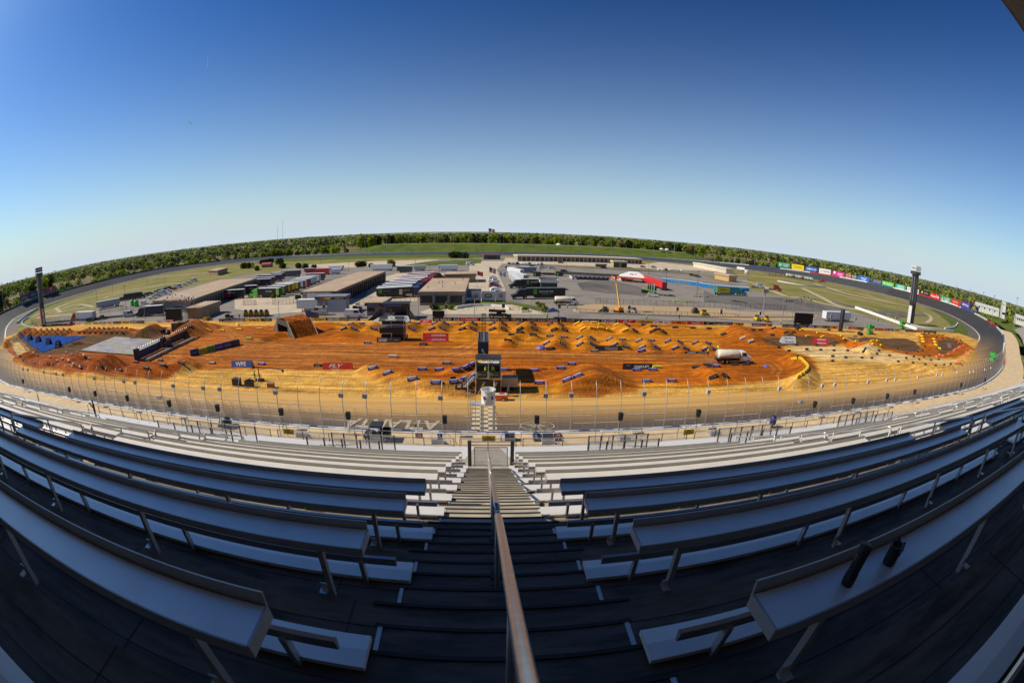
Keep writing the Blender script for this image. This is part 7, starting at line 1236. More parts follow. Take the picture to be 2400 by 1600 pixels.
# blue toilets
TB = paint((.02, .22, .52), .45, .12); TBR = paint((.55, .62, .66)); pj = thing('portable_toilet', 'blue portable toilet in the long row on the paved lot', 'toilet', (0, 0, -50), 0, 'row of blue portable toilets'); obj('cabin', MB().box(0, 0, 0, 1.05, 1.05, 2.1), TB, pj); obj('roof', MB().prism([(-.55, 2.1), (.55, 2.1), (.35, 2.3), (-.35, 2.3)], -.55, .55), TBR, pj); obj('door', MB().box(0, -.54, .15, .7, .03, 1.85), paint((.03, .3, .62)), pj)
path = smooth_path([tuple(W(c(1780, 552))), tuple(W(c(2080, 585))), tuple(W(d(0, 592))), tuple(W(d(250, 622))), tuple(W(d(540, 640)))], 1.22)
for x, P_ in enumerate(path[:72]): 
    if x == 0: pj.location = P_; pj.rotation_euler = (0, 0, -.45)
    else: dup(pj, P_, -.45)
# white canopy with red trailer, inflatable frames
P_ = W(u1(700, 640)); t = thing('tent_canopy', 'large white canopy with red valance and red roof lettering', 'tent', (P_.x, P_.y+4, 0), -.35); obj('roof', MB().add([(-8, -5, 2.8), (8, -5, 2.8), (8, 5, 2.8), (-8, 5, 2.8), (-2.5, 0, 5.4), (2.5, 0, 5.4)], [(0, 1, 5, 4), (1, 2, 5), (2, 3, 4, 5), (3, 0, 4)]), paint((.74, .72, .70)), t); obj('valance', MB().box(0, -5, 1.9, 16, .06, .9).box(-8, 0, 1.9, .06, 10, .9).box(8, 0, 1.9, .06, 10, .9), paint((.70, .10, .02)), t); lettering('FLY', t, paint(RED), (0, -2.5, 4.15), (1, 0, 0), (0, 5, 2.6), 4, 1.4, .03, .02, .2)
for x in range(5):
    for y in (-4.8, 4.8): obj('leg', MB().box(-7.8+3.9*x, y, 0, .1, .1, 2.8), FM, t)
obj('table', MB().box(-3, 0, 0, 6, 3, 1.1), paint((.6, .12, .03)), t)
semi2(u1, (1275, 795), (885, 640), 'red trailer parked behind the white canopy', (.55, .02, .02), None, stripe=((.62, .02, .02), .3), roofc=(.6, .05, .05))
P_ = W(u1(975, 850)); t = thing('inflatable_structure', 'lime and black inflatable course frame on the paved lot', 'inflatable', (P_.x, P_.y+2, 0), -.2); lm = paint((.35, .65, .05)); obj('ramp', MB().prism([(-3.5, 0), (3.5, 0), (3.0, 1.2), (-3.5, 1.9)], -1.5, 1.5, 'y'), paint((.03, .03, .03)), t); obj('lime_edge', MB().bar((-3.6, -1.6, 2.0), (3.3, -1.6, 1.0), .5), lm, t)
for x in range(4): obj('column', MB().tube([(-.8+1.1*x, .8, 1.2), (-.8+1.1*x, .8, 4.2)], .35, 8), paint(((.4, .42, .42), (.2, .3, .12), (.3, .32, .35), (.42, .42, .44))[x]), t)
obj('side_panel', MB().box(1.2, 1.3, 0, 5, .2, 3.2), paint((.05, .06, .06)), t)
for p_, lab, col in ((u1(1560, 1000), 'flat lime and grey inflatable strip lying near the fence', (.35, .5, .05)), (u1(1900, 910), 'heap of grey and green inflatable parts on the lot', (.2, .28, .2)), (d(430, 775), 'dark green flat strip on the paved lot', (.02, .07, .03)), (u1(1280, 890), 'long black folded barrier on the paved lot', (.03, .03, .03))):
    P_ = W(p_); rg = random.Random(len(lab)); lp = MB()
    for x in range(9): lp.box(-3.6+x*.85+rg.uniform(-.2, .2), rg.uniform(-.5, .5), 0, .9, .7+rg.random()*.5, .3+.35*rg.random(), rg.random()*.4)
    tag(obj('inflatable_part', lp, paint(col, .5, .4), None, False, P_, -.25), lab, 'inflatable')
t = thing('fenced_arena', 'low white and pink banner enclosure on the paved lot', 'enclosure', W(t1(1950, 590))); obj('panel', MB().box(-2, 6, 0, 24, .3, 1.4).box(-14, 2, 0, .3, 8, 1.4).bar((10, 6, .7), (14, 0, .7), .3, 1.4), paint((.62, .55, .58)), t); obj('dark_panel', MB().box(-3, -3, 0, 18, .3, 1.3), paint((.03, .03, .03)), t)
for x in range(9): obj('print', MB().box(-13+2.6*x, 5.8, .3, 1.3, .06, .7), paint(((.45, .04, .08), (.1, .08, .12))[x % 2]), t)
for p_, lab in ((t1(850, 530), 'black equipment tent behind the trailers'), (t1(1260, 525), 'second black equipment tent by the lot entrance')): P_ = W(p_); t = thing('black_tent', lab, 'tent', P_); obj('cover', MB().box(0, 0, 0, 4, 3, 2.6), paint((.03, .035, .035)), t); obj('sign', MB().box(-1.2, -1.55, .4, .8, .05, 1.5), paint((.3, .45, .15)), t)
P_ = W(t1(1050, 500)); t = thing('black_canopy', 'black winged canopy on poles behind the lot', 'canopy', P_); obj('roof', MB().add([(-5, -2, 2.6), (0, -2, 4.6), (5, -2, 2.6), (-5, 3, 2.6), (0, 3, 4.6), (5, 3, 2.6)], [(0, 1, 4, 3), (1, 2, 5, 4)]), paint((.03, .03, .035)), t); obj('bar_counter', MB().box(0, 0, 0, 8, 2, 1.1), paint((.12, .11, .1)), t); obj('leg', MB().box(-4.6, -1.8, 0, .15, .15, 2.7).box(4.6, -1.8, 0, .15, .15, 2.7), FM, t) if False else [obj('leg', MB().box(x, -1.8, 0, .15, .15, 2.7), FM, t) for x in (-4.6, 4.6)]
# screens, towers, column
def screen(P0, P1, zt, label, truss):
    t = thing('video_screen', label, 'screen', (P0.x, P0.y, 0)); L_ = (P1-P0).x; obj('panel', MB().box(L_/2, 0, .8, L_, .5, zt-.8), paint((.006, .006, .007), .85, .1), t); obj('support', MB().box(L_/2, .6, 0, L_*.8, .9, .9), DKB, t); obj('frame', MB().box(L_/2, .05, zt, L_+.1, .6, .08).box(L_+.05, .05, .8, .06, .6, zt-.8), paint((.2, .2, .2)), t)
screen(W(q(1650, 900)), W(q(1955, 890)), 4.6, 'big black video screen at the left pit road', 1); screen(W(d(1098, 1062)), W(d(1312, 1068)), 4.6, 'big black video screen at the right pit road', 1); screen(W(s8(1520, 1160)), W(s8(1735, 1160)), 2.4, 'low black crate with upright corners beside the stage', 0)
def truss_rig(label, pts, zt, cross):
    t = thing('lighting_rig', label, 'lighting rig'); al = pm('rig_alu', (.36, .34, .33), .5, .4)
    for P_ in pts: 
        tr = MB()
        for x in (-.2, .2):
            for y in (-.2, .2): tr.tube([(P_.x+x, P_.y+y, 0), (P_.x+x, P_.y+y, zt)], .035, 4)
        for z_ in range(int(zt/.8)): tr.bar((P_.x-.2, P_.y-.2, z_*.8), (P_.x+.2, P_.y-.2, z_*.8+.8), .03); tr.bar((P_.x+.2, P_.y+.2, z_*.8), (P_.x+.2, P_.y-.2, z_*.8+.8), .03)
        obj('tower', tr, al, t)
    for x0, x1 in cross:
        A_, B_ = pts[x0], pts[x1]; tr = MB(); nn = 10
        for dz in (0, .5): tr.tube([(A_.x, A_.y, zt-.3-dz), (B_.x, B_.y, zt-.3-dz)], .05, 4)
        for x in range(nn): P_ = A_.lerp(B_, x/nn); Q_ = A_.lerp(B_, (x+1)/nn); tr.bar((P_.x, P_.y, zt-.3), (Q_.x, Q_.y, zt-.8), .04)
        obj('span', tr, al, t); P_ = A_.lerp(B_, .5)
        for f_ in (.2, .5, .8): P_ = A_.lerp(B_, f_); obj('lamp', MB().box(P_.x, P_.y-.2, zt-1.3, .4, .4, .5), DKB, t)
truss_rig('square lighting rig of trusses behind the left screen', [W(q(1620, 900)), W(q(1780, 690)), W(q(2020, 850)), W(q(2180, 830))], 8.0, ((0, 1), (1, 3), (0, 2), (2, 3))); truss_rig('square lighting rig of trusses behind the right screen', [W(d(955, 1000)), W(d(1075, 985)), W(d(1230, 905)), W(d(1355, 960))], 8.2, ((0, 1), (1, 2), (2, 3), (0, 3)))
P_ = W(e(100, 925)); t = thing('black_column', 'tall black inflatable column standing on the clay by the green lift', 'column', P_); obj('column', MB().lathe([(.85, .1), (.9, .3), (.9, 7.9), (.8, 8.1)], nn=18), paint((.022, .02, .02), .6), t, True); obj('base', MB().box(0, 0, 0, 3.4, .5, .3).box(0, -.4, 0, .5, 3.0, .3).box(.8, -.2, 0, 2.2, .3, .2), paint((.15, .15, .15)), t); lettering('SX', t, paint((.2, .28, .4)), (0, -.91, 1.1), (1, 0, 0), (0, 0, 1), .7, .5, .03)
P_ = WY(d(735, 930), 150); t = thing('lamp_tower', 'tall pole with clustered floodlights at the right pit wall', 'light pole', (W(d(722, 930)).x, W(d(722, 930)).y, 0)); obj('pole', MB().tube([(0, 0, 0), (0, 0, 9)], .22, 8), paint((.25, .25, .25)), t); [obj('floodlight', MB().box(x, -.2, 8.6+z_, .55, .4, .7), paint((.3, .3, .32)), t) for x in (-1.1, -.4, .4, 1.1) for z_ in (0, .8)]; obj('crossbar', MB().box(0, 0, 8.9, 2.8, .12, .12), FM, t)
# pylons
def pylon(x, y, H_, label, tx, wd, dark, txc, top_txt):
    t = thing('scoring_pylon', label, 'pylon', (x, y, 0), 1.3 if x < 0 else -1.76); obj('shaft', MB().box(0, 0, 0, wd, wd, H_*.86), paint((.03, .03, .034)), t); obj('head', MB().box(0, 0, H_*.855, wd*1.5, wd*1.5, H_*.055), paint((.05, .05, .055)), t); obj('crown', MB().box(0, 0, H_*.92, wd*1.45, wd*1.45, H_*.08), paint((.62, .62, .64) if not dark else (.05, .04, .06)), t)
    for z_ in range(11):
        for f_ in (-.32, .32): obj('digit', MB().box(wd*f_, -wd/2-.02, H_*(.42+.038*z_), wd*.12, .03, H_*.02), paint((.35, .35, .37)), t)
    for f_ in (-.5, .5): obj('edge_light', MB().box(wd*f_, wd*.0, H_*.36, .1, wd*.5, H_*.46), paint((.10, .10, .11)), t)
    obj('base_banner', MB().box(0, -wd/2-.03, H_*.02, wd*.92, .05, H_*.30), paint(txc), t); lettering(tx, t, WM, (0, -wd/2-.06, H_*.17), (0, 0, 1), (-1, 0, 0), H_*.26, wd*.55, .04, .03); lettering(tx, t, WM, (-wd/2-.03, 0, H_*.17), (0, 0, 1), (0, -1, 0) if False else (0, 1, 0), H_*.26, wd*.5, .04, .03) if False else None
    lettering(top_txt, t, WM if dark else paint(BLACK), (0, -wd*.725, H_*.96), (1, 0, 0), (0, 0, 1), wd*1.1, H_*.03, .04, .02); sb = MB().box(-wd/2-.03, 0, H_*.02, .05, wd*.9, H_*.30); obj('side_banner', sb, paint((.5, .02, .03) if dark else (.72, .7, .7)), t); return t
pylon(-208.2, 120.5, 27.4, 'tall dark scoring pylon with navy web-address banner at the left end', 'FOH.ORG', 2.5, True, (.02, .025, .12), 'CHEVROLET'); t = pylon(209.5, 140, 29.8, 'tall black scoring pylon with white and red base banner at the right', 'Auctions', 3.0, False, (.66, .64, .64), 'HYUNDAI')
# fences, walls and lamp posts of the pit road
def run_fence(name, label, P_list, h_, step, mat, cat='fence', rails=(1.0, .05), sheer=None):
    t = thing(name, label, cat); P_ = smooth_path([tuple(v) for v in P_list], step); mbp = None
    if len(P_) > 98: P_ = P_[::max(1, len(P_)//90)]+[P_[-1]]
    for v in P_: obj('post', MB().box(v.x, v.y, 0, .10, .10, h_), mat, t)
    rl = MB()
    for f_ in rails:
        for x in range(len(P_)-1): rl.bar(P_[x]+Vector((0, 0, h_*f_)), P_[x+1]+Vector((0, 0, h_*f_)), .06)
    obj('rail', rl, mat, t)
    if sheer: 
        wm_ = MB()
        for x in range(len(P_)-1):
            for y in range(5): A_ = P_[x].lerp(P_[x+1], y/5); wm_.bar(A_, A_+Vector((0, 0, h_)), .03)
        obj('picket', wm_, mat, t)
    return t
FD = paint((.04, .035, .035))
run_fence('mesh_fence', 'dark fence between the sandy strip and the paved lot', [W(c(1160, 755)), W(c(1500, 768)), W(c(2000, 780)), W(d(340, 850)), W(d(1000, 870))], 2.1, 2.4, FD, sheer=True); run_fence('mesh_fence', 'low dark fence along the pit road right of the boom lift', [W(c(980, 830)), W(c(1300, 845)), W(c(1800, 855)), W(c(2352, 870)), W(d(420, 965))], 1.2, 2.0, FD, sheer=True)
run_fence('mesh_fence', 'dark gate panels between the garages', [W(r5(80, 905)), W(r5(320, 905))], 2.0, 1.2, FD, sheer=True); run_fence('mesh_fence', 'dark gate panels in front of the lime cab truck', [W(r5(625, 895)), W(r5(870, 890)), W(r5(1100, 850))], 2.0, 1.2, FD, sheer=True); run_fence('mesh_fence', 'dark gate by the middle garage corner', [W(b(1130, 745)), W(b(1250, 742)), W(b(1680, 735))], 2.0, 1.6, FD, sheer=True); run_fence('mesh_fence', 'dark fence at the left lot below the car hauler', [W(a(920, 840)), W(a(1090, 815)), W(a(1200, 820)), W(a(1400, 790))], 2.0, 2, FD, sheer=True)
run_fence('mesh_fence', 'dark fence round the base of the left pylon', [W(a(290, 940)), W(a(420, 930)), W(a(560, 925)), W(a(680, 905))], 2.2, 2, FD, sheer=True); run_fence('track_fence', 'dark low fence along the inside of the left turn', [track_pt(x, 38)*Vector((1, 1, 0)).x if False else Vector((track_pt(x, 39).x, track_pt(x, 39).y, 0)) for x in range(NW) if WP[x].x < -250 and 150 < WP[x].y < 470], 1.6, 6, FD); run_fence('track_fence', 'pale low fence along the inside of the right turn', [Vector((track_pt(x, 44).x, track_pt(x, 44).y, 0)) for x in range(NW) if WP[x].x > 230 and 140 < WP[x].y < 455], 1.5, 6, paint((.45, .43, .4))); run_fence('track_fence', 'grey guard fence along the inside of the far straight', [Vector((track_pt(x, 25).x, track_pt(x, 25).y, 0)) for x in range(NW) if abs(WP[x].x) < 260 and WP[x].y > 440], 1.4, 6, paint((.3, .3, .3)), rails=(1, .7, .4))
def low_wall(name, label, P_list, h_, wd, mat, cat='wall'):
    P_ = smooth_path([tuple(v) for v in P_list], 3); mbx = MB()
    for x in range(len(P_)-1): mbx.bar(P_[x]+Vector((0, 0, h_/2)), P_[x+1]+Vector((0, 0, h_/2)), wd, h_)
    return tag(obj(name, mbx, mat), label, cat)
low_wall('plaza_wall', 'low pale curved wall on the plaza behind the telehandler', [W(c(-120, 800)), W(c(20, 778)), W(c(200, 776)), W(c(330, 792)), W(c(370, 808))], .9, .5, PLZ); run_fence('plaza_railing', 'thin dark railing in front of the plaza', [W(c(-60, 812)), W(c(150, 815)), W(c(460, 812))], 1.0, 2.2, FD)
low_wall('pit_wall', 'white straight wall slanting from the grass to the right pylon', [W(e(285, 640)), W(e(650, 770)), W(e(1040, 912))], 1.3, .7, paint((.80, .78, .74))); low_wall('pit_wall', 'white curved barrier right of the right pylon', [W(e(960, 855)), W(e(1200, 900)), W(e(1480, 930))], 1.1, .6, paint((.6, .6, .58))); low_wall('pit_wall', 'white barrier end by the striped grass', [W(e(1380, 900)), W(e(1500, 880)), W(e(1540, 830))], 1.1, .7, paint((.72, .71, .68))); low_wall('pit_wall', 'pale curved barrier at the left end of the pit road', [W(a(160, 935)), W(a(240, 870)), W(a(350, 800))], 1.2, .9, paint((.30, .36, .40))); low_wall('pit_wall', 'white curved kerb wall before the left pylon', [W(a(310, 985)), W(a(220, 960)), W(a(205, 925)), W(a(260, 880))], 1.0, .6, paint((.5, .5, .47)))
low_wall('pit_wall', 'long low dark wall along the pit road', [W(a(420, 935)), W(a(780, 905)), W(a(1180, 870)), W(a(1500, 868))], .9, .4, paint((.2, .18, .16))); low_wall('pit_wall', 'grey kerb wall along the right pit road', [W(c(960, 815)), W(c(1010, 835)), W(c(1500, 855)), W(c(2352, 880)), W(d(1350, 960))], .5, .5, paint((.45, .37, .28))); low_wall('lot_wall', 'dark wall along the back of the paved lot', [W(t1(1320, 490)), W(u1(400, 545)), W(u1(900, 560))], 1.6, .5, paint((.1, .09, .08))); low_wall('jersey_barrier', 'line of white and red barriers across the right grass', [W(d(900, 520)), W(d(1100, 555)), W(d(1300, 580)), W(d(1500, 590))], 1.0, .6, paint((.68, .65, .6)))
LP = pm('lamp_pole_grey', (.36, .34, .32), .5, .4, .1, 4)
lp = thing('pit_lamp', 'grey pit road lamp post with small box head behind the banners', 'lamp post', (0, 0, -40), 0, 'lamp posts along the pit road'); obj('pole', MB().tube([(0, 0, 0), (0, 0, 5.4)], .07, 6), LP, lp); obj('arm', MB().bar((0, 0, 5.35), (.7, 0, 5.4), .08), LP, lp); obj('lamp_head', MB().box(.8, 0, 5.3, .5, .25, .12), paint((.2, .19, .18)), lp)
l2 = thing('pit_lamp', 'grey pit road lamp post carrying a pale sign box', 'lamp post', (0, 0, -40), 0, 'lamp posts with sign boxes'); obj('pole', MB().tube([(0, 0, 0), (0, 0, 5.0)], .07, 6), LP, l2); obj('sign_box', MB().box(.1, -.1, 3.0, .9, .25, 1.2), paint((.5, .45, .4)), l2); obj('sign_face', MB().box(.1, -.24, 3.1, .75, .03, 1.0), paint((.05, .04, .04)), l2); obj('lamp_head', MB().box(.4, 0, 4.95, .8, .2, .1), paint((.25, .24, .22)), l2)
fl = {0: 0, 1: 0}
for cr, s_ in ((c, '45,880,0 308,882,1 563,882,0 818,884,1 1222,892,0 1457,894,1 1685,900,0 1898,904,1 2107,908,0 2298,915,1'), (b, '410,892,0 825,885,1 1050,880,0 1690,890,0 1943,892,1 2203,890,0'), (d, '190,1030,1 430,1035,0 668,1040,1 1005,1040,0 1375,1030,0 1540,1060,1'), (e, '270,880,1 410,880,0 540,885,1 655,860,0 770,850,1 690,850,0'), (q, '635,925,0 835,915,0 1045,920,0 1265,915,0 460,935,0 40,960,0')):
    for w_ in s_.split():
        x, y, kd = w_.split(','); P_ = W(cr(float(x), float(y))); kd = int(kd); pr = (lp, l2)[kd]
        if not fl[kd]: pr.location = P_; fl[kd] = 1
        else: dup(pr, P_)
tp = thing('infield_pole', 'slim dark light pole standing in the infield', 'light pole', (0, 0, -40), 0, 'slim infield light poles'); obj('pole', MB().tube([(0, 0, 0), (0, 0, 12)], .12, 6, .07), paint((.10, .10, .10)), tp); obj('lamp_head', MB().box(0, 0, 11.9, 1.6, .35, .2), paint((.12, .12, .12)), tp); used_ = False
for cr, px_, y0, y1 in ((a, 893, 735, 590), (a, 1035, 650, 580), (a, 1168, 858, 585), (a, 1522, 630, 500), (a, 1357, 570, 525), (c, 893, 445, 330), (c, 1645, 485, 380), (c, 1803, 605, 450), (c, 2090, 680, 450), (b, 793, 390, 290), (b, 632, 430, 370), (b, 1049, 455, 375), (b, 1790, 470, 400), (b, 1880, 460, 355), (b, 482, 490, 410), (b, 1662, 400, 345)):
    P_ = W(cr(px_, y0)); T_ = WY(cr(px_, y1), P_.y); sc_ = max(.3, T_.z/12)
    if not used_: tp.location = P_; tp.scale = (1, 1, sc_); used_ = True
    else: dup(tp, P_, scale=(1, 1, sc_))
# flags
def flag(P_, H_, label, kind, fw, fh):
    t = thing('flagpole', label, 'flagpole', P_); obj('pole', MB().tube([(0, 0, 0), (0, 0, H_)], .09, 6, .05), paint((.55, .55, .55)), t); nn = 12
    def cloth(u0, u1, v0, v1, off=0):
        mbx = MB()
        for x in range(nn+1):
            u = u0+(u1-u0)*x/nn; w_ = .18*fw*.3*math.sin(u*7); dz = -u*fh*.35
            mbx.v += [(u*fw, w_-off, H_-fh*(1-v0)+dz), (u*fw, w_-off, H_-fh*(1-v1)+dz)]
        for x in range(nn): mbx.f.append((2*x, 2*x+2, 2*x+3, 2*x+1))
        return mbx
    if kind == 'us':
        for s_ in range(13): obj('stripe', cloth(0, 1, s_/13, (s_+1)/13), paint((.5, .03, .04) if s_ % 2 == 0 else (.7, .7, .7)), t)
        obj('canton', cloth(0, .42, 6/13, 1.0, .03), paint((.03, .04, .14)), t)
    else: obj('flag', cloth(0, 1, 0, 1), paint(kind), t); lettering('SX', t, paint((.3, .25, .5)), (fw*.5, -.2, H_-fh*.65), (1, 0, -.3), (.3, 0, 1), fw*.5, fh*.4, .1) if sum(kind) > 1 else None
    return t
P_ = WY(c(175, 222), 505); flag(Vector((P_.x, 505, 9.6)), 17.5, 'tall flagpole with American flag beyond the far straight', 'us', 7, 4.2)
for p_, lab, kd, ht, fw in ((c(180, 660), 'flagpole with American flag behind the sign panels', 'us', 10.5, 2.6), (c(72, 660), 'flagpole with red and white flag behind the left sign panel', (.5, .04, .06), 9, 2.2), (c(276, 660), 'flagpole with white and violet flag behind the right sign panel', (.6, .56, .66), 9, 2.4)): P_ = W(p_); flag(P_, ht, lab, kd, fw, fw*.75)
# loose kit: cases, jib, cone, covered gear
for p_, lab in ((a(2170, 1508), 'black flight case bin left of the jib on the clay'), (a(2285, 1520), 'open black flight case bin right of the first')): P_ = WD(p_); t = thing('flight_case', lab, 'case', (P_.x, P_.y+.4, P_.z)); obj('case', MB().box(0, 0, .1, 1.5, 1.1, 1.1), paint((.025, .025, .022), .5, .3), t); obj('lid', MB().bar((-.7, 0, 1.2), (.4, 0, 1.5), 1.0, .08) if 'open' in lab else MB().box(0, 0, 1.21, 1.54, 1.14, .12), paint((.02, .02, .02)), t); [obj('trim', MB().box(0, -.56, .2+z_*.45, 1.5, .03, .05), paint((.08, .08, .07)), t) for z_ in range(3)]
P_ = WD(b(328, 1525)); t = thing('wooden_crate', 'brown wooden crate alone on the clay', 'crate', P_+Vector((0, .3, 0))); obj('box', MB().box(0, 0, 0, 1.2, .8, .75), paint((.25, .12, .05)), t); obj('lid', MB().box(0, 0, .76, 1.26, .86, .08), paint((.32, .18, .09)), t)
P_ = WD(b(225, 1465)); t = thing('camera_jib', 'long black camera jib arm on a tripod base on the clay', 'camera crane', P_); obj('arm', MB().bar((-.9, .2, 2.7), (5.1, .5, 2.2), .12), DKB, t); obj('column', MB().tube([(0, .3, .4), (0, .3, 2.6)], .09, 6), DKB, t); obj('base', MB().box(0, .3, .12, 1.6, .9, .28), DKB, t); obj('counterweight', MB().box(-1.0, .2, 2.35, .5, .4, .5), DKB, t); obj('camera_head', MB().box(5.1, .5, 1.75, .3, .3, .4), DKB, t); [obj('leg', MB().bar((0, .3, 1.6), (x, y, .1), .06), DKB, t) for x, y in ((-.8, 0), (.8, 0), (0, 1.2))]; wheels(t, (-.7, .7), .5, .16, .1)
P_ = WY(g(1095, 600), 45); t = thing('traffic_cone', 'orange traffic cone on the concrete left of the 146 sign', 'cone', (P_.x, 45.2, 2.36)); obj('cone', MB().lathe([(.17, .03), (.03, .75)], nn=12), paint((.85, .18, .02)), t); obj('base', MB().box(0, 0, 0, .42, .42, .04), paint((.6, .1, .02)), t); obj('white_band', MB().lathe([(.112, .35), (.075, .53)], nn=12), WM, t)
P_ = WY(f6(2060, 490), 44.5); t = thing('covered_equipment', 'black covered kit heap with white awning by the fence at the left', 'equipment', (P_.x, 44.6, 2.36)); obj('cover', MB().lathe([(.7, 0), (.8, .5), (.6, 1.2), (.2, 1.4)], .2, 0, 0, 9), DKB, t, True); obj('awning', MB().add([(-1.2, -.4, 0), (-1.2, .4, 0), (-.6, 0, 1.5)], [(0, 1, 2)]), paint((.5, .48, .46)), t)
P_ = WY(i9(50, 635), 44.2); t = thing('covered_monitor', 'navy covered equipment on a stand by the fence at the right', 'equipment', (P_.x, 44.2, 2.36)); obj('cover', MB().lathe([(.4, .5), (.5, .8), (.48, 1.5), (.25, 1.8)], 0, 0, 0, 9), paint((.02, .02, .10)), t, True); obj('leg', MB().bar((0, 0, 0), (0, 0, .7), .1), DKB, t)
P_ = WY(k2(1180, 900), 44.6); t = thing('hose_reel', 'coiled bright blue hose on dark kit behind the gate', 'hose', (P_.x, 44.6, 2.36)); obj('hose', MB().tube([(-.25, 0, 0), (-.3, 0, .5), (-.1, 0, .85), (.25, 0, .9), (.4, .1, .7)], .09, 8), paint((.02, .16, .7)), t, True); obj('kit', MB().box(.7, .2, 0, 1.1, .8, .7), DKB, t); tag(obj('trolley', MB().box(0, 0, .1, 2.6, 1.0, .5).box(-1.0, 0, .6, .1, .9, .5), DKB, None, False, (P_.x+4.6, 44.8, 2.36)), 'flat dark trolley on the concrete below the round track emblem', 'trolley')
for cr, p_, r_, lab in ((c, (660, 1158), 1.1, 'purple and white umbrella-like cover on the dirt'), (d, (760, 1560), .8, 'small violet cover on the dirt near the yellow curve')): P_ = WD(cr(*p_)); tag(obj('dome_cover', MB().lathe([(r_, 0), (r_*.8, r_*.25), (r_*.3, r_*.5), (.03, r_*.55)], 0, 0, 0, 9), paint((.12, .10, .42)), None, False, P_), lab, 'cover')
P_ = W(e(1420, 1120)); t = thing('wooden_ramp', 'dark timber A-frame obstacle in the far right loop', 'obstacle', (P_.x, P_.y, HT(P_.x, P_.y))); obj('deck', MB().quad((-2, -1, 0), (2, -1, 0), (2, 0, 1.7), (-2, 0, 1.7)), paint((.35, .22, .2)), t); obj('leg', MB().bar((-1.9, 1, 0), (-1.9, 0, 1.7), .15).bar((1.9, 1, 0), (1.9, 0, 1.7), .15), paint((.12, .07, .05)), t)
for cr, p_, lab in ((f6, (1470, 290), 'grey camera platform box hung on a catch fence post'), (i9, (298, 485), 'small grey camera hung on the right catch fence')): P_ = WY(cr(*p_), 46.7); tag(obj('fence_camera', MB().prism([(-.35, 0), (.35, 0), (.25, .4), (-.25, .4)], -.25, .25, 'y'), BOXM, None, False, P_), lab, 'camera')
for p_, lab in ((a(1615, 1010), 'first khaki container end under the left hill'), (a(1680, 1000), 'second dark container end beside the first')): P_ = W(p_); t = thing('earth_container', lab, 'container', (P_.x, P_.y+1, 0), .2); obj('side', MB().box(0, 0, 0, 2.6, 3.5, 2.8), paint((.16, .12, .06), .7, .2), t); obj('rib', MB().box(-.8, -1.78, .1, .1, .06, 2.6).box(0, -1.78, .1, .1, .06, 2.6).box(.8, -1.78, .1, .1, .06, 2.6), paint((.12, .09, .05)), t)
for p_, lab in ((q(1030, 600), 'green upright tank left of the other'), (q(1100, 615), 'green upright tank right of the other')): P_ = W(p_); t = thing('green_tank', lab, 'tank', P_); obj('tank', MB().lathe([(1.3, 0), (1.35, .2), (1.35, 2.6), (1.1, 3.0)], nn=14), paint((.05, .42, .06)), t, True); obj('hatch', MB().lathe([(.3, 3.0), (.3, 3.15)], nn=10), DKB, t)
P_ = W(d(520, 440)); tag(obj('storage_tank', MB().lathe([(2.2, 0), (2.2, 4.2), (1.8, 4.6)], nn=18), paint((.6, .55, .45)), None, True, P_), 'round cream storage tank by the far buildings', 'tank')
for x in range(6): skid(W(d(800+38*x, 445+3*x)), 1.2, 'orange-yellow machine in the row beside the far track', (.5, .25, .02), 'machines beside the far track')
for p_, lab, col in ((d(640, 600), 'grey truck tractor alone on the right grass edge', (.35, .36, .38)), (d(850, 630), 'dark red truck tractor on the right grass edge', (.22, .02, .02)), (d(1430, 530), 'small red truck tractor near the far track', (.4, .02, .02))): t = thing('truck_tractor', lab, 'truck', W(p_), -.3); tractor(t, 0, col); obj('chassis', MB().box(-1.6, 0, .6, 3.4, 1.0, .35), TYRE, t); wheels(t, (-2.6, -1.4), 1.0, .5, .34)
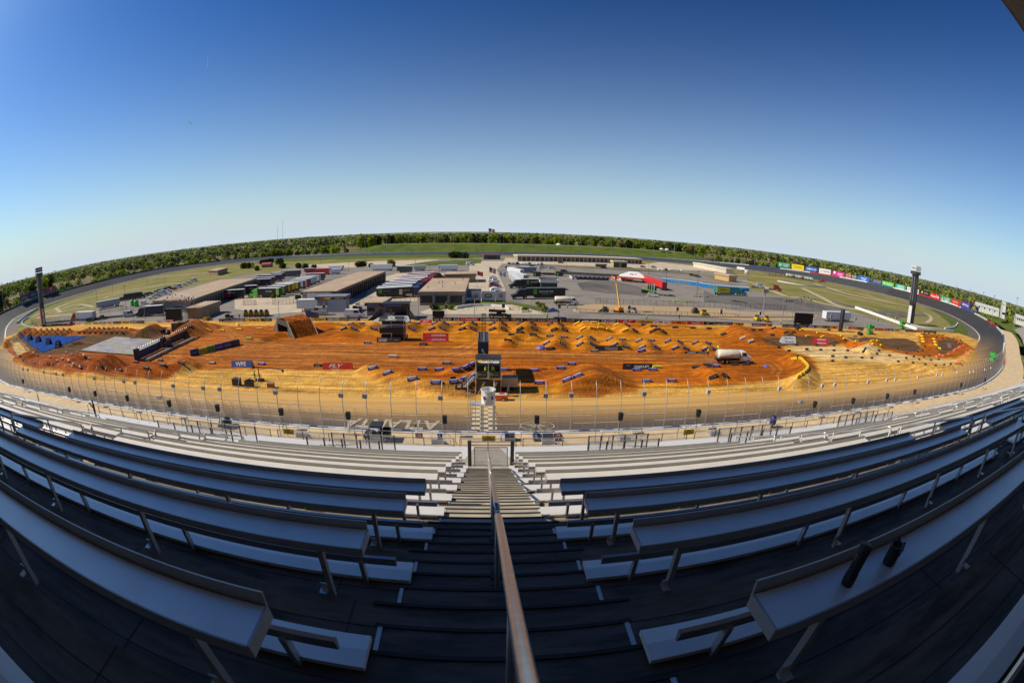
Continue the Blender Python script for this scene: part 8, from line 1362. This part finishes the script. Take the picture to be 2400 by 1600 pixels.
# ================================================================ BEYOND THE TRACK: stands, billboards, light poles, woods
def ring_sel(f_): return [x for x in range(NW) if f_(WP[x])]
def off(x, s_, z): P_ = WP[x]-WN[x]*s_; return Vector((P_.x, P_.y, z))
for nm, sel, lab in (('right', lambda p: p.x > 58 and p.y < 150 and p.x < 300, 'curving grandstand section with pale bench rows at the far right'), ('left', lambda p: p.x < -58 and p.y < 90, 'curving grandstand section with pale bench rows at the far left')):
    ids = ring_sel(sel); ids = sorted(ids, key=lambda x: ((x-NW//2) % NW)); t = thing('grandstand_section', lab, 'grandstand'); dk = MB()
    zoff = {x: WP[x].z-2.5 for x in ids}
    for i_ in range(-1, 20):
        s_ = 46.9-(1.05+1.68*i_); z_ = CZ-1.539-.82*i_-(.35 if i_ > 10 else 0); br = MB(); 
        for A_, B_ in zip(ids[:-1], ids[1:]):
            if B_ != A_+1 and not (A_ == NW-1 and B_ == 0): continue
            za, zb = z_+zoff[A_]*.5, z_+zoff[B_]*.5; P0, P1 = off(A_, s_+.3, za), off(B_, s_+.3, zb); br.bar(P0, P1, .27, .05); br.bar(off(A_, s_-.45, za-.85), off(B_, s_-.45, zb-.85), .28, .05)
            dk.quad(off(A_, s_+1.1, za-.62), off(B_, s_+1.1, zb-.62), off(B_, s_-.05, zb-.62), off(A_, s_-.05, za-.62)); dk.quad(off(A_, s_-.05, za-.62), off(B_, s_-.05, zb-.62), off(B_, s_-.05, zb-1.35), off(A_, s_-.05, za-1.35)); dk.quad(off(A_, s_-.05, za-1.35), off(B_, s_-.05, zb-1.35), off(B_, s_-.6, zb-1.44), off(A_, s_-.6, za-1.44))
        obj('bench_row', br, BENCH, t)
    obj('deck', dk, PLANK, t); fr = MB()
    for A_, B_ in zip(ids[:-1], ids[1:]):
        if B_ != A_+1: continue
        fr.quad(off(A_, .8, 2.32+zoff[A_]), off(B_, .8, 2.32+zoff[B_]), off(B_, 11, 2.32+zoff[B_]), off(A_, 11, 2.32+zoff[A_]))
    struct('stand_apron', fr, pm('ground_concrete', (.60, .44, .25), .9))
# ---- billboards round the turns
def wall_hit(px_, far=True, z=None):
    dd = ray(*px_); az = math.atan2(dd.x, dd.y); best = min((x for x in range(NW) if WP[x].y > 125), key=lambda x: abs(math.atan2(WP[x].x, WP[x].y)-az)); return best, dd
def billboard(cr, x0, y0, x1, y1, hpx, label, col, texts, offset=3.0, mark=None):
    # x0,y0 / x1,y1: bottom corners, hpx: height in the same units
    i0_, d0 = wall_hit(cr(x0, y0)); i1_, d1 = wall_hit(cr(x1, y1)); 
    def at(idx, px_): dd = ray(*px_); B_ = WP[idx]-WN[idx]*offset; R_ = math.hypot(B_.x, B_.y); s_ = R_/math.hypot(dd.x, dd.y); return Vector((s_*dd.x, s_*dd.y, CZ+s_*dd.z))
    A_, B_ = at(i0_, cr(x0, y0)), at(i1_, cr(x1, y1)); T_ = at(i0_, cr(x0, y0-hpx)); hh = T_.z-A_.z; z0 = (A_.z+B_.z)/2; dv = B_-A_; dv.z = 0; L_ = dv.length
    t = thing('billboard', label, 'billboard', (A_.x, A_.y, z0-.2), math.atan2(dv.y, dv.x)); obj('panel', MB().box(L_/2, 0, 0, L_, .3, hh), paint(col, .5, .06), t); obj('frame', MB().box(L_/2, .25, -.6, L_, .25, hh+.5), paint((.12, .12, .12)), t); obj('leg', MB().box(L_*.2, .3, -7, .4, .4, 7), FM, t); obj('leg', MB().box(L_*.8, .3, -7, .4, .4, 7), FM, t)
    for tx in texts: lettering(tx[0], t, paint(tx[5]), (L_*tx[1], -.16, hh*tx[2]), (1, 0, 0), (0, 0, 1), L_*tx[3], hh*tx[4], .04, .02, tx[6] if len(tx) > 6 else 0)
    if mark: 
        mbx = MB(); nn = 14
        for q_ in range(nn): A0, A1 = 2*PI*q_/nn, 2*PI*(q_+1)/nn; mbx.add([(L_*mark[0], -.2, hh*mark[1]), (L_*mark[0]+hh*mark[2]*math.cos(A0), -.2, hh*mark[1]+hh*mark[2]*math.sin(A0)), (L_*mark[0]+hh*mark[2]*math.cos(A1), -.2, hh*mark[1]+hh*mark[2]*math.sin(A1))], [(0, 1, 2)])
        obj('emblem', mbx, paint(mark[3]), t)
    return t
GRN_ = (.04, .30, .16); K_ = (.02, .02, .02)
for a_ in ((d, 905, 340, 1050, 352, 58, 'green billboard with white two-line lettering, first above the right turn', GRN_, [('ALL STATE', .66, .68, .5, .24, WHITE), ('FORD', .66, .34, .36, .24, WHITE)], 3, (.2, .5, .3, (.5, .6, .3))), (d, 1073, 370, 1222, 382, 64, 'yellow billboard with brown script', (.85, .62, .01), [('Bojangles', .5, .5, .7, .42, (.55, .15, .02), .1)]), (d, 1242, 393, 1385, 402, 60, 'blue billboard with wide white capitals', (.01, .09, .42), [('GEICO', .5, .5, .84, .42, WHITE)]), (d, 1407, 422, 1550, 435, 64, 'white billboard with red square and black name', (.78, .76, .74), [('QuikTrip', .64, .5, .55, .34, K_), ('QT', .2, .5, .15, .3, RED)]), (d, 1573, 450, 1715, 466, 62, 'magenta billboard with white disc and slanted writing', (.62, .03, .28), [('motor', .66, .6, .45, .25, WHITE, .4), ('racing', .66, .32, .45, .22, WHITE, .4)], 3, (.16, .68, .26, WHITE)), (d, 1735, 470, 1798, 478, 50, 'small salmon pink billboard', (.55, .18, .18), [('nb', .5, .5, .5, .4, (.35, .08, .08))]), (d, 1803, 482, 1870, 492, 52, 'small black and white billboard', (.05, .05, .05), [('RACE', .5, .62, .8, .3, WHITE), ('fuel', .5, .25, .5, .2, WHITE)]), (d, 1888, 508, 2025, 526, 60, 'bright blue billboard with small white name', (.01, .14, .50), [('NALLEY', .5, .6, .5, .3, WHITE), ('cars', .5, .3, .3, .14, WHITE)]), (d, 2052, 535, 2172, 555, 58, 'dark billboard with purple-grey tall lettering', (.04, .05, .07), [('LAS VEGAS', .55, .5, .75, .6, (.35, .33, .42))]), (d, 2180, 568, 2320, 595, 60, 'bright green billboard with white disc and lettering', (.12, .50, .06), [("Children's", .6, .55, .6, .3, WHITE)], 3, (.18, .6, .16, WHITE)),
        (e, 775, 390, 905, 420, 56, 'teal billboard with two lines of white capitals', (.03, .34, .22), [('ALSCO', .5, .68, .6, .36, WHITE), ('UNIFORMS', .5, .28, .62, .24, WHITE)]), (e, 918, 426, 960, 435, 56, 'white and red billboard beside the scoring pylon', (.72, .7, .7), [('CF', .5, .5, .6, .4, RED)]), (e, 1032, 460, 1060, 466, 60, 'white strip billboard right of the scoring pylon', (.65, .6, .62), [('ZX', .5, .5, .6, .4, (.4, .1, .3))]), (e, 1068, 465, 1190, 490, 58, 'black billboard with yellow and green map shape', (.012, .014, .012), [('GEORGIA', .68, .5, .4, .24, (.5, .5, .5))], 3, (.28, .55, .26, (.75, .6, .02))), (e, 1200, 510, 1318, 532, 64, 'red billboard with flowing white script', (.55, .02, .02), [('Coca-Cola', .5, .5, .84, .46, WHITE, .25)]), (e, 1325, 548, 1450, 572, 64, 'green billboard with white two-line lettering, far right', GRN_, [('ALL STATE', .64, .66, .5, .26, WHITE), ('FORD', .64, .32, .36, .26, WHITE)], 3, (.2, .5, .25, (.5, .6, .3))), (e, 1455, 585, 1568, 612, 70, 'red billboard with round pale script', (.62, .03, .02), [("O'Reilly", .5, .52, .6, .4, (.5, .62, .3), .15)]), (e, 1580, 620, 1682, 648, 74, 'purple billboard with large white lower-case name', (.10, .05, .40), [('xfinity', .5, .5, .8, .46, WHITE)]), (e, 1688, 655, 1790, 684, 68, 'black billboard with gold cross and white lettering at the end of the line', (.014, .014, .016), [('CHEVROLET', .5, .2, .7, .16, WHITE), ('+', .5, .55, .4, .6, (.75, .55, .1))])): billboard(*a_)
LBD = crop(40, 610, 5.6)
for a_ in ((LBD, 45, 525, 145, 498, 75, 'violet billboard behind the left turn, leftmost', (.10, .035, .10), [('HAMPTON', .5, .3, .8, .3, (.45, .35, .45))]), (LBD, 148, 500, 272, 468, 78, 'navy billboard left of the left pylon', (.015, .03, .10), [('NAPA', .5, .5, .5, .4, (.15, .25, .45))]), (LBD, 335, 440, 382, 425, 50, 'small navy billboard right of the left pylon', (.02, .03, .08), [('KIA', .5, .5, .6, .4, (.3, .35, .5))]), (LBD, 385, 425, 508, 392, 70, 'red billboard with pale green oval near the left pylon', (.38, .04, .05), [('GA', .5, .5, .2, .4, (.7, .7, .7))], 3, (.5, .52, .3, (.25, .42, .34)))): billboard(*a_)
# ---- tall light poles round the oval
BPM = pm('tall_pole', (.34, .35, .36), .5, .4, .1, 3); bpz = thing('track_light_pole', 'tall grey light pole with wide lamp bar behind the track wall', 'light pole', (0, 0, -60), 0, 'tall light poles round the track'); obj('pole', MB().tube([(0, 0, -.1), (0, 0, 1)], .01, 6, .007), BPM, bpz); obj('lamp_bar', MB().box(0, 0, .985, .26, .02, .02), paint((.5, .5, .5)), bpz); first = [True]
for cr, s_ in ((c, '68,132,275 282,135,277 486,138,278 703,142,282 911,150,290 1115,158,295 1308,165,300 1508,178,308 1693,192,318 1887,200,330 2075,215,342 2262,235,355'), (b, '265,235,310 468,200,308 643,190,300 818,255,292 1015,158,290 1197,150,285 1395,147,280 1597,140,277 1803,137,275 2013,132,273 2224,132,270'), (d, '140,105,262 385,130,288 628,150,298 882,175,330 1140,220,305 1371,265,338 1601,290,385 1838,322,430 2064,350,475 2292,405,520'), (e, '270,112,225 496,145,265 722,195,312 940,245,360 1145,285,410 1347,325,450 1527,370,520 1694,410,575 1858,445,675 1990,480,740 2272,510,800'), (a, '15,565,745 123,537,728 243,512,700 502,448,640')):
    for w_ in s_.split():
        x, yt, yb = (float(v) for v in w_.split(',')); idx_, dd = wall_hit(cr(x, yb)); B_ = WP[idx_]-WN[idx_]*6; R_ = math.hypot(B_.x, B_.y); dt = ray(*cr(x, yt)); s_t = R_/math.hypot(dt.x, dt.y); P_ = Vector((s_t*dt.x, s_t*dt.y, bank(idx_))); H_ = CZ+s_t*dt.z-P_.z
        if H_ < 4: continue
        sc_ = (H_*.9, H_*.9, H_)
        if first[0]: bpz.location = P_; bpz.scale = sc_; first[0] = False
        else: dup(bpz, P_, scale=sc_)
for p_, ht in ((b(393, 165), 60), (b(442, 160), 95)): dd = ray(*p_); P_ = dd*(2600/math.hypot(dd.x, dd.y)); t = thing('radio_mast', 'faint thin radio mast on the skyline, %s' % ('the shorter left one' if ht == 60 else 'the taller right one'), 'mast', (P_.x, P_.y, 0)); obj('mast', MB().tube([(0, 0, 0), (0, 0, 30+ht)], .9, 5, .5), paint((.4, .42, .45)), t)
# ---- shrubs and trees of the infield
rt_ = random.Random(3)
def leafmass(blobs, n_, size, seed, flat=1.0):
    rg = random.Random(seed); mbx = MB()
    for (x, y, z, r_) in blobs:
        for _ in range(n_):
            A_ = rg.uniform(0, 2*PI); w_ = rg.uniform(-1, 1); q_ = math.sqrt(1-w_*w_); rr_ = r_*rg.uniform(.62, 1.04); ctr = Vector((x+rr_*q_*math.cos(A_), y+rr_*q_*math.sin(A_), z+rr_*w_*flat)); s_ = size*rg.uniform(.6, 1.3)
            u_ = Vector((rg.gauss(0, 1), rg.gauss(0, 1), rg.gauss(0, .6))).normalized()*s_; v_ = u_.cross(Vector((rg.gauss(0, 1), rg.gauss(0, 1), rg.gauss(0, 1)))).normalized()*s_*.7; mbx.add([ctr-u_-v_, ctr+u_-v_*.6, ctr+u_*.8+v_, ctr-u_*.7+v_], [(0, 1, 2, 3)])
    return mbx
def raw_obj(name, mbx, mat, parent=None):
    me = bpy.data.meshes.new(name); me.from_pydata(mbx.v, [], mbx.f); me.update(); me.materials.append(mat); return obj(name, me, None, parent)
def translucent(m, f_=.4):
    nt = m.node_tree; bs = nt.nodes['Principled BSDF']; tr = nt.nodes.new('ShaderNodeBsdfTranslucent'); ms = nt.nodes.new('ShaderNodeMixShader'); ms.inputs[0].default_value = f_; src = bs.inputs['Base Color'].links[0].from_socket
    nt.links.new(src, tr.inputs[0]); nt.links.new(bs.outputs[0], ms.inputs[1]); nt.links.new(tr.outputs[0], ms.inputs[2]); nt.links.new(ms.outputs[0], nt.nodes['Material Output'].inputs[0]); return m
def leafm(name, col, var=.45): return translucent(pm(name, col, .7, 0, var, .35, 0, .15))
LEAF = [leafm('leaf_spring', (.30, .36, .03)), leafm('leaf_mid', (.19, .25, .025)), leafm('leaf_olive', (.27, .26, .05)), leafm('leaf_dark', (.045, .065, .016)), leafm('leaf_pine', (.08, .11, .025)), leafm('leaf_tan', (.2, .17, .05))]
BARK = pm('bark', (.12, .09, .065), .9, 0, .3, 3)
def bush(P_, r_, label, mi, group=None, tall=1.0):
    t = thing('shrub', label, 'shrub', P_, rt_.uniform(0, 6), group); bl = [(rt_.uniform(-.5, .5)*r_, rt_.uniform(-.5, .5)*r_, r_*.55*tall, r_*.6) for _ in range(4)]; raw_obj('foliage', leafmass(bl, 70, r_*.16, int(P_.x*7)+3, tall), LEAF[mi], t); obj('stem', MB().tube([(0, 0, -.1), (0, 0, r_*.6)], .08, 5), BARK, t)
for cr, x, y, r_, mi, lab in ((r5, 320, 265, 3.2, 3, 'dark round shrub left of the red hut in the infield'), (r5, 740, 160, 5, 3, 'large dark conical shrub right of the red hut'), (r5, 800, 225, 3.6, 3, 'dark rounded shrub below the conical one'), (r5, 1120, 220, 3.5, 3, 'dark tree-like shrub behind the left paddock'), (r5, 1220, 225, 3.0, 3, 'smaller dark shrub right of the tree-like one'), (r5, 1400, 230, 2.6, 3, 'low clipped shrub behind the left paddock'), (r5, 2190, 200, 3.6, 3, 'round clipped tree behind the middle garage, left one'), (r5, 2270, 195, 3.4, 3, 'round clipped tree behind the middle garage, right one'), (s8, 790, 190, 4.2, 5, 'bare tan shrub behind the transporters'), (s8, 400, 205, 2.4, 3, 'dark low shrub right of the clipped trees'), (b, 2010, 330, 5, 3, 'dark shrub clump on the far grass, left part'), (b, 2060, 330, 5, 3, 'dark shrub clump on the far grass, middle'), (b, 2105, 332, 4.5, 3, 'dark shrub clump on the far grass, right part'), (t1, 1000, 1175, 1.7, 2, 'round golden-green clipped bush at the lawn corner'), (t1, 930, 1090, 1.2, 5, 'yellowish flowering bush on the lawn edge'), (t1, 860, 1050, 1.0, 1, 'small green bush on the lawn edge'), (t1, 628, 1170, 1.3, 1, 'small potted tree in the white planter'), (s8, 1855, 985, 1.3, 1, 'small potted tree at the left of the plaza'), (s8, 1560, 985, 1.5, 3, 'dark green clipped hedge piece on the plaza lawn'), (s8, 1640, 860, 1.0, 1, 'leafy bush before the media building'), (s8, 1780, 855, 1.0, 1, 'second leafy bush before the media building'), (r5, 1080, 800, 1.6, 3, 'dark shrub at the middle garage corner'), (r5, 640, 770, 1.2, 1, 'green plants beside the lime cab truck')): bush(W(cr(x, y), 0), r_, lab, mi)
for x in range(5): bush(W(r5(65+38*x, 232-2*x)), 3.0, 'dark conical conifer in the short row on the left lawn', 3, 'row of conical conifers', 1.5)
for x in range(9): bush(W(r5(400+27*x, 150-5*x)), 2.6, 'dark clipped conifer in the hedge row by the turn', 3, 'hedge row of conifers', 1.3)
P_ = W(r5(520, 205)); t = thing('red_hut', 'low red-roofed hut among the dark shrubs', 'hut', P_); obj('wall', MB().box(0, 0, 0, 9, 5, 2.6), paint((.2, .1, .08)), t); obj('roof', MB().prism([(-3, 2.6), (3, 2.6), (0, 4.2)], -5, 5), paint((.35, .06, .05)), t)
P_ = W(t1(625, 1195)); tag(obj('planter', MB().box(0, 0, 0, 2.0, 1.0, .6), paint((.6, .55, .45)), None, False, P_), 'white planter box on the plaza edge', 'planter')
# ---- individual trees of the woods' edge
KIND = [('broadleaf_tree', 0, 'bright spring-green broadleaf tree'), ('broadleaf_tree', 1, 'mid-green broadleaf tree'), ('broadleaf_tree', 2, 'olive broadleaf tree'), ('dark_tree', 3, 'dark evergreen tree'), ('pine_tree', 4, 'tall pine with high crown'), ('broadleaf_tree', 5, 'tan half-leafed tree')]
TP = []
for kx, (nm, mi, lab) in enumerate(KIND):
    for v in range(2):
        rg = random.Random(kx*10+v); t = thing(nm, lab, 'tree', (0, 0, -80)); H_ = 15.0; bl = []
        if nm == 'pine_tree': bl = [(rg.uniform(-1.6, 1.6), rg.uniform(-1.6, 1.6), H_*(.50+.5*u/8), 2.1-.14*u) for u in range(8)]
        elif nm == 'dark_tree': bl = [(rg.uniform(-2.6, 2.6), rg.uniform(-2.6, 2.6), H_*(.15+.8*u/12), 3.6-.2*u) for u in range(12)]
        else: bl = [(rg.uniform(-3.6, 3.6), rg.uniform(-3.6, 3.6), H_*rg.uniform(.16, .93), rg.uniform(1.9, 3.0)) for u in range(15)]
        raw_obj('crown', leafmass(bl, 52, .70, kx*31+v), LEAF[mi], t); tr = MB().tube([(0, 0, -1), (.1, 0, H_*.45), (0, .1, H_*.85)], .32, 6, .08)
        for u in range(4): A_ = rg.uniform(0, 6.3); tr.tube([(0, 0, H_*(.3+.12*u)), (2.2*math.cos(A_), 2.2*math.sin(A_), H_*(.42+.13*u))], .11, 5, .04)
        obj('trunk', tr, BARK, t); TP.append([t, mi, lab, False])
rg = random.Random(21); spots = []; arc = [x for x in range(NW) if (WP[x].y > 430 or (WP[x].x < -280 and WP[x].y > 120) or (WP[x].x > 300 and WP[x].y > 150))]
def gz_(R_): return -.12 if R_ < 700 else -.12-(R_-700)*.003
for u in range(262):
    x = arc[int(u/262*len(arc))]; P_ = WP[x]; mid = -165 < P_.x < 260 and P_.y > 430; lo = 66 if mid else (26 if P_.x > 0 else 20); ofs = lo+(rg.random()**1.4)*(34 if mid else 46); Q_ = P_-WN[x]*ofs; spots.append((Q_.x+rg.uniform(-3, 3), Q_.y+rg.uniform(-3, 3), (4 if mid else -5 if P_.x < 0 else -2), P_.x, P_.y))
for (x, y, z, px_, py_) in spots:
    zone = 'behind the far straight' if py_ > 430 and abs(px_) < 270 else 'beyond the left turn' if px_ < 0 else 'beyond the billboard turn'; wts = [3, 3, 2, 3, 2, 1] if px_ > -180 else [4, 4, 3, 1, 1, 2]; pick = rg.choices(range(6), wts)[0]*2+rg.randrange(2); e_ = TP[pick]; sc_ = rg.uniform(.75, 1.15)*(1.0 if abs(px_) < 260 and py_ > 430 else .86); lab = e_[2]+' in the wood edge '+zone; gr = lab+' (wood edge)'
    loc = (x, y, z-.3); rot = (0, 0, rg.uniform(0, 6.28)); scl = (sc_*rg.uniform(.9, 1.15), sc_*rg.uniform(.9, 1.15), sc_)
    if not e_[3]: t = e_[0]; t.location = loc; t.rotation_euler = rot; t.scale = scl; t['label'] = lab; t['group'] = gr; e_[3] = True
    else: dup(e_[0], loc, 0, lab, gr, rot, scl)
for p_, pk, sc_, lab in ((a(100, 700), 6, 1.05, 'large dark tree standing apart at the far left'), (a(190, 690), 7, 1.15, 'large dark tree left of the navy billboard'), (a(420, 620), 6, 1.2, 'dark tree just right of the left pylon'), (a(520, 610), 0, 1.2, 'yellow-green tree between the dark ones by the left turn'), (a(600, 605), 7, 1.35, 'big dark tree beyond the red billboard')):
    idx_, dd = wall_hit(p_); B_ = WP[idx_]-WN[idx_]*24; dup(TP[pk][0], (B_.x, B_.y, 2), 0, lab, None, (0, 0, rg.uniform(0, 6)), (sc_, sc_, sc_)); KX = COL.objects[-1]
for ob_ in list(COL.objects):
    if ob_.parent is None and ob_.get('label', '').startswith(('large dark tree', 'dark tree just', 'yellow-green tree', 'big dark tree')) and 'group' in ob_: del ob_['group']
for e_ in TP:
    if not e_[3]: e_[0].location = (rg.uniform(-200, 200), 590, 4); e_[0]['label'] = e_[2]+' in the wood edge behind the far straight'; e_[0]['group'] = e_[0]['label']+' (wood edge)'
# ---- the wood behind, one mass
npr = np.random.default_rng(5); NT = 6500; R_ = 520+np.power(npr.random(NT), 1.7)*2500; az = npr.uniform(-1.9, 1.9, NT); cx_, cy_ = 20+R_*np.sin(az)*1.02, 230+R_*np.cos(az)*.80; rel = np.hypot(cx_-20, cy_-258)
nearwall = np.array([min((x_-p.x)**2+(y_-p.y)**2 for p in WP[::6]) for x_, y_ in zip(cx_, cy_)])**.5; keep = (nearwall > 62) & ((nearwall > 100) | (np.abs(cx_-40) > 230)) & ((cy_ > -40)); cx_, cy_, rel = cx_[keep], cy_[keep], rel[keep]; NT = len(cx_); V, Fc, TN = [], [], []
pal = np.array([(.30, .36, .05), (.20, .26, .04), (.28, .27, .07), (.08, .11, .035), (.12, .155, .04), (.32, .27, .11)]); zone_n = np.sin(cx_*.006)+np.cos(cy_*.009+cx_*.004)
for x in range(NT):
    Hh = npr.uniform(11, 17)+(zone_n[x]*1.2); zb = -.12-max(0, rel[x]-650)*.0036+zone_n[x]*.8; pk = npr.choice(6, p=[.22, .24, .2, .14, .12, .08]) if zone_n[x] > -.4 else npr.choice(6, p=[.1, .2, .15, .27, .23, .05]); far_ = min(1, max(0, (rel[x]-500)/1500)); col = pal[pk]*(1-.6*far_)+np.array((.25, .28, .19))*.6*far_; big = 1+rel[x]/1500; nq = 26 if rel[x] < 1100 else 16  # crown colour pales with distance: haze painted into the tone
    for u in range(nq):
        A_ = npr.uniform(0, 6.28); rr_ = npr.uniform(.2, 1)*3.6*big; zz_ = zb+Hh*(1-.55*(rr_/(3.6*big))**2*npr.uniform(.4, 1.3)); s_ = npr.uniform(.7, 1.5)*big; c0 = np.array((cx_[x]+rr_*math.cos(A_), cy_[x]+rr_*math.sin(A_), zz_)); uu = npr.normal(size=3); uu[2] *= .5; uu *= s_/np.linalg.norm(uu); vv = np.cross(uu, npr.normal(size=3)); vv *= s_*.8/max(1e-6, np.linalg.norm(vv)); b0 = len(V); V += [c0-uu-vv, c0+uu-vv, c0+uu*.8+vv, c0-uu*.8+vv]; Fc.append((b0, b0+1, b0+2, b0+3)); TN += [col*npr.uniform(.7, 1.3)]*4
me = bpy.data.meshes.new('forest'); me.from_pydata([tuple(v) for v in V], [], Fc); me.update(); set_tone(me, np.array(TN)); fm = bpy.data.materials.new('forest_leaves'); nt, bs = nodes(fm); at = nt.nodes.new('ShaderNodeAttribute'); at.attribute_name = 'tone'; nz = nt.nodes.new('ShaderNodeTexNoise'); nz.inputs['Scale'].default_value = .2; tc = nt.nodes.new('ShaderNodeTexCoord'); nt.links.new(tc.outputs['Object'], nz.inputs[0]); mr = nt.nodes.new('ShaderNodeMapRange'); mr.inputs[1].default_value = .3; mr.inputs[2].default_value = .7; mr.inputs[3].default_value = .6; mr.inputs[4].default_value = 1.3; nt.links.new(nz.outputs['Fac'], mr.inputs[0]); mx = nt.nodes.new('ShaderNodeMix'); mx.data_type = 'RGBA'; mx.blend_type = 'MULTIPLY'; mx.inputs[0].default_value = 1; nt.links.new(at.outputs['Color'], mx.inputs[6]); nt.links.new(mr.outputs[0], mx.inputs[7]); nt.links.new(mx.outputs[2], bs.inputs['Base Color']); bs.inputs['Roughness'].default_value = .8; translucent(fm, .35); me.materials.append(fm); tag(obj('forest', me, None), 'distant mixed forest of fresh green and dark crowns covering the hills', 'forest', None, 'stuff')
# low wooded hills behind
hm = MB(); na, nr_ = 150, 9
for y in range(nr_):
    R_ = 900+y*y*75
    for x in range(na+1):
        A_ = -1.95+3.9*x/na; hh = (vn_ := math.sin(A_*7+y)*2.2+math.sin(A_*17+y*2)*1.2+math.sin(A_*41+y*5)*.7); hm.v.append((20+R_*math.sin(A_), 230+R_*math.cos(A_), 7-R_*.0036+(hh if y > 1 else hh*.3)+(R_*.0022 if R_ > 2500 else 0)))
for y in range(nr_-1):
    for x in range(na): A_ = y*(na+1)+x; hm.f.append((A_, A_+1, A_+na+2, A_+na+1))
struct('hills', hm, mix_ground('wooded_hill', [(.12, .15, .06), (.2, .22, .10), (.23, .23, .13), (.14, .17, .08)], .02, .95))
# houses and white buildings behind the right woods, vehicles on the rim road
for p_, lab, L_ in ((e(1900, 610), 'white building half hidden by trees at the far right', 26), (e(2300, 735), 'small white house at the far right behind the wall', 9), (e(2095, 660), 'white sign tower at the far right', 3)):
    idx_, dd = wall_hit(p_); B_ = WP[idx_]-WN[idx_]*95; s_ = math.hypot(B_.x, B_.y)/math.hypot(dd.x, dd.y); P_ = Vector((s_*dd.x, s_*dd.y, CZ+s_*dd.z-3)); t = thing('white_building', lab, 'building', P_, -.9); hh = 3.6 if L_ > 3 else 9; obj('wall', MB().box(0, 0, -3, L_, 7, hh+1), paint((.66, .64, .58)), t); obj('roof', MB().prism([(-3.8, hh-2), (3.8, hh-2), (0, hh+.2)], -L_/2-.3, L_/2+.3), paint((.5, .48, .45)), t); [obj('window', MB().box(-L_*.35+L_*.22*x, -3.52, 0, 1.2, .06, 1.5), GLASS, t) for x in range(4)]
for p_, lab in ((c(820, 228), 'white van shell parked on the rim road'), (c(1765, 268), 'white canopy on the rim road, left one'), (c(1815, 272), 'white canopy on the rim road, right one')): P_ = W(p_, 9.7); t = thing('rim_canopy', lab, 'canopy', P_); obj('roof', MB().lathe([(2.8, 2.0), (2.2, 3.0), (.3, 3.6)], nn=10), paint((.75, .75, .76)), t); [obj('leg', MB().box(x, y, 0, .15, .15, 2.1), FM, t) for x in (-1.8, 1.8) for y in (-1.8, 1.8)]
# vapour trails
for A_, B_, lab in (((487, 136), (487, 158), 'short vertical white vapour trail high in the sky'), ((441, 284), (449, 292), 'tiny slanting white vapour trail below the other')):
    P_, Q_ = ray(*A_)*6000, ray(*B_)*6000; P_.z += CZ; Q_.z += CZ; tag(obj('vapour_trail', MB().tube([P_, P_.lerp(Q_, .5), Q_], 3, 6, 7), paint((.8, .8, .82))), lab, 'vapour trail')
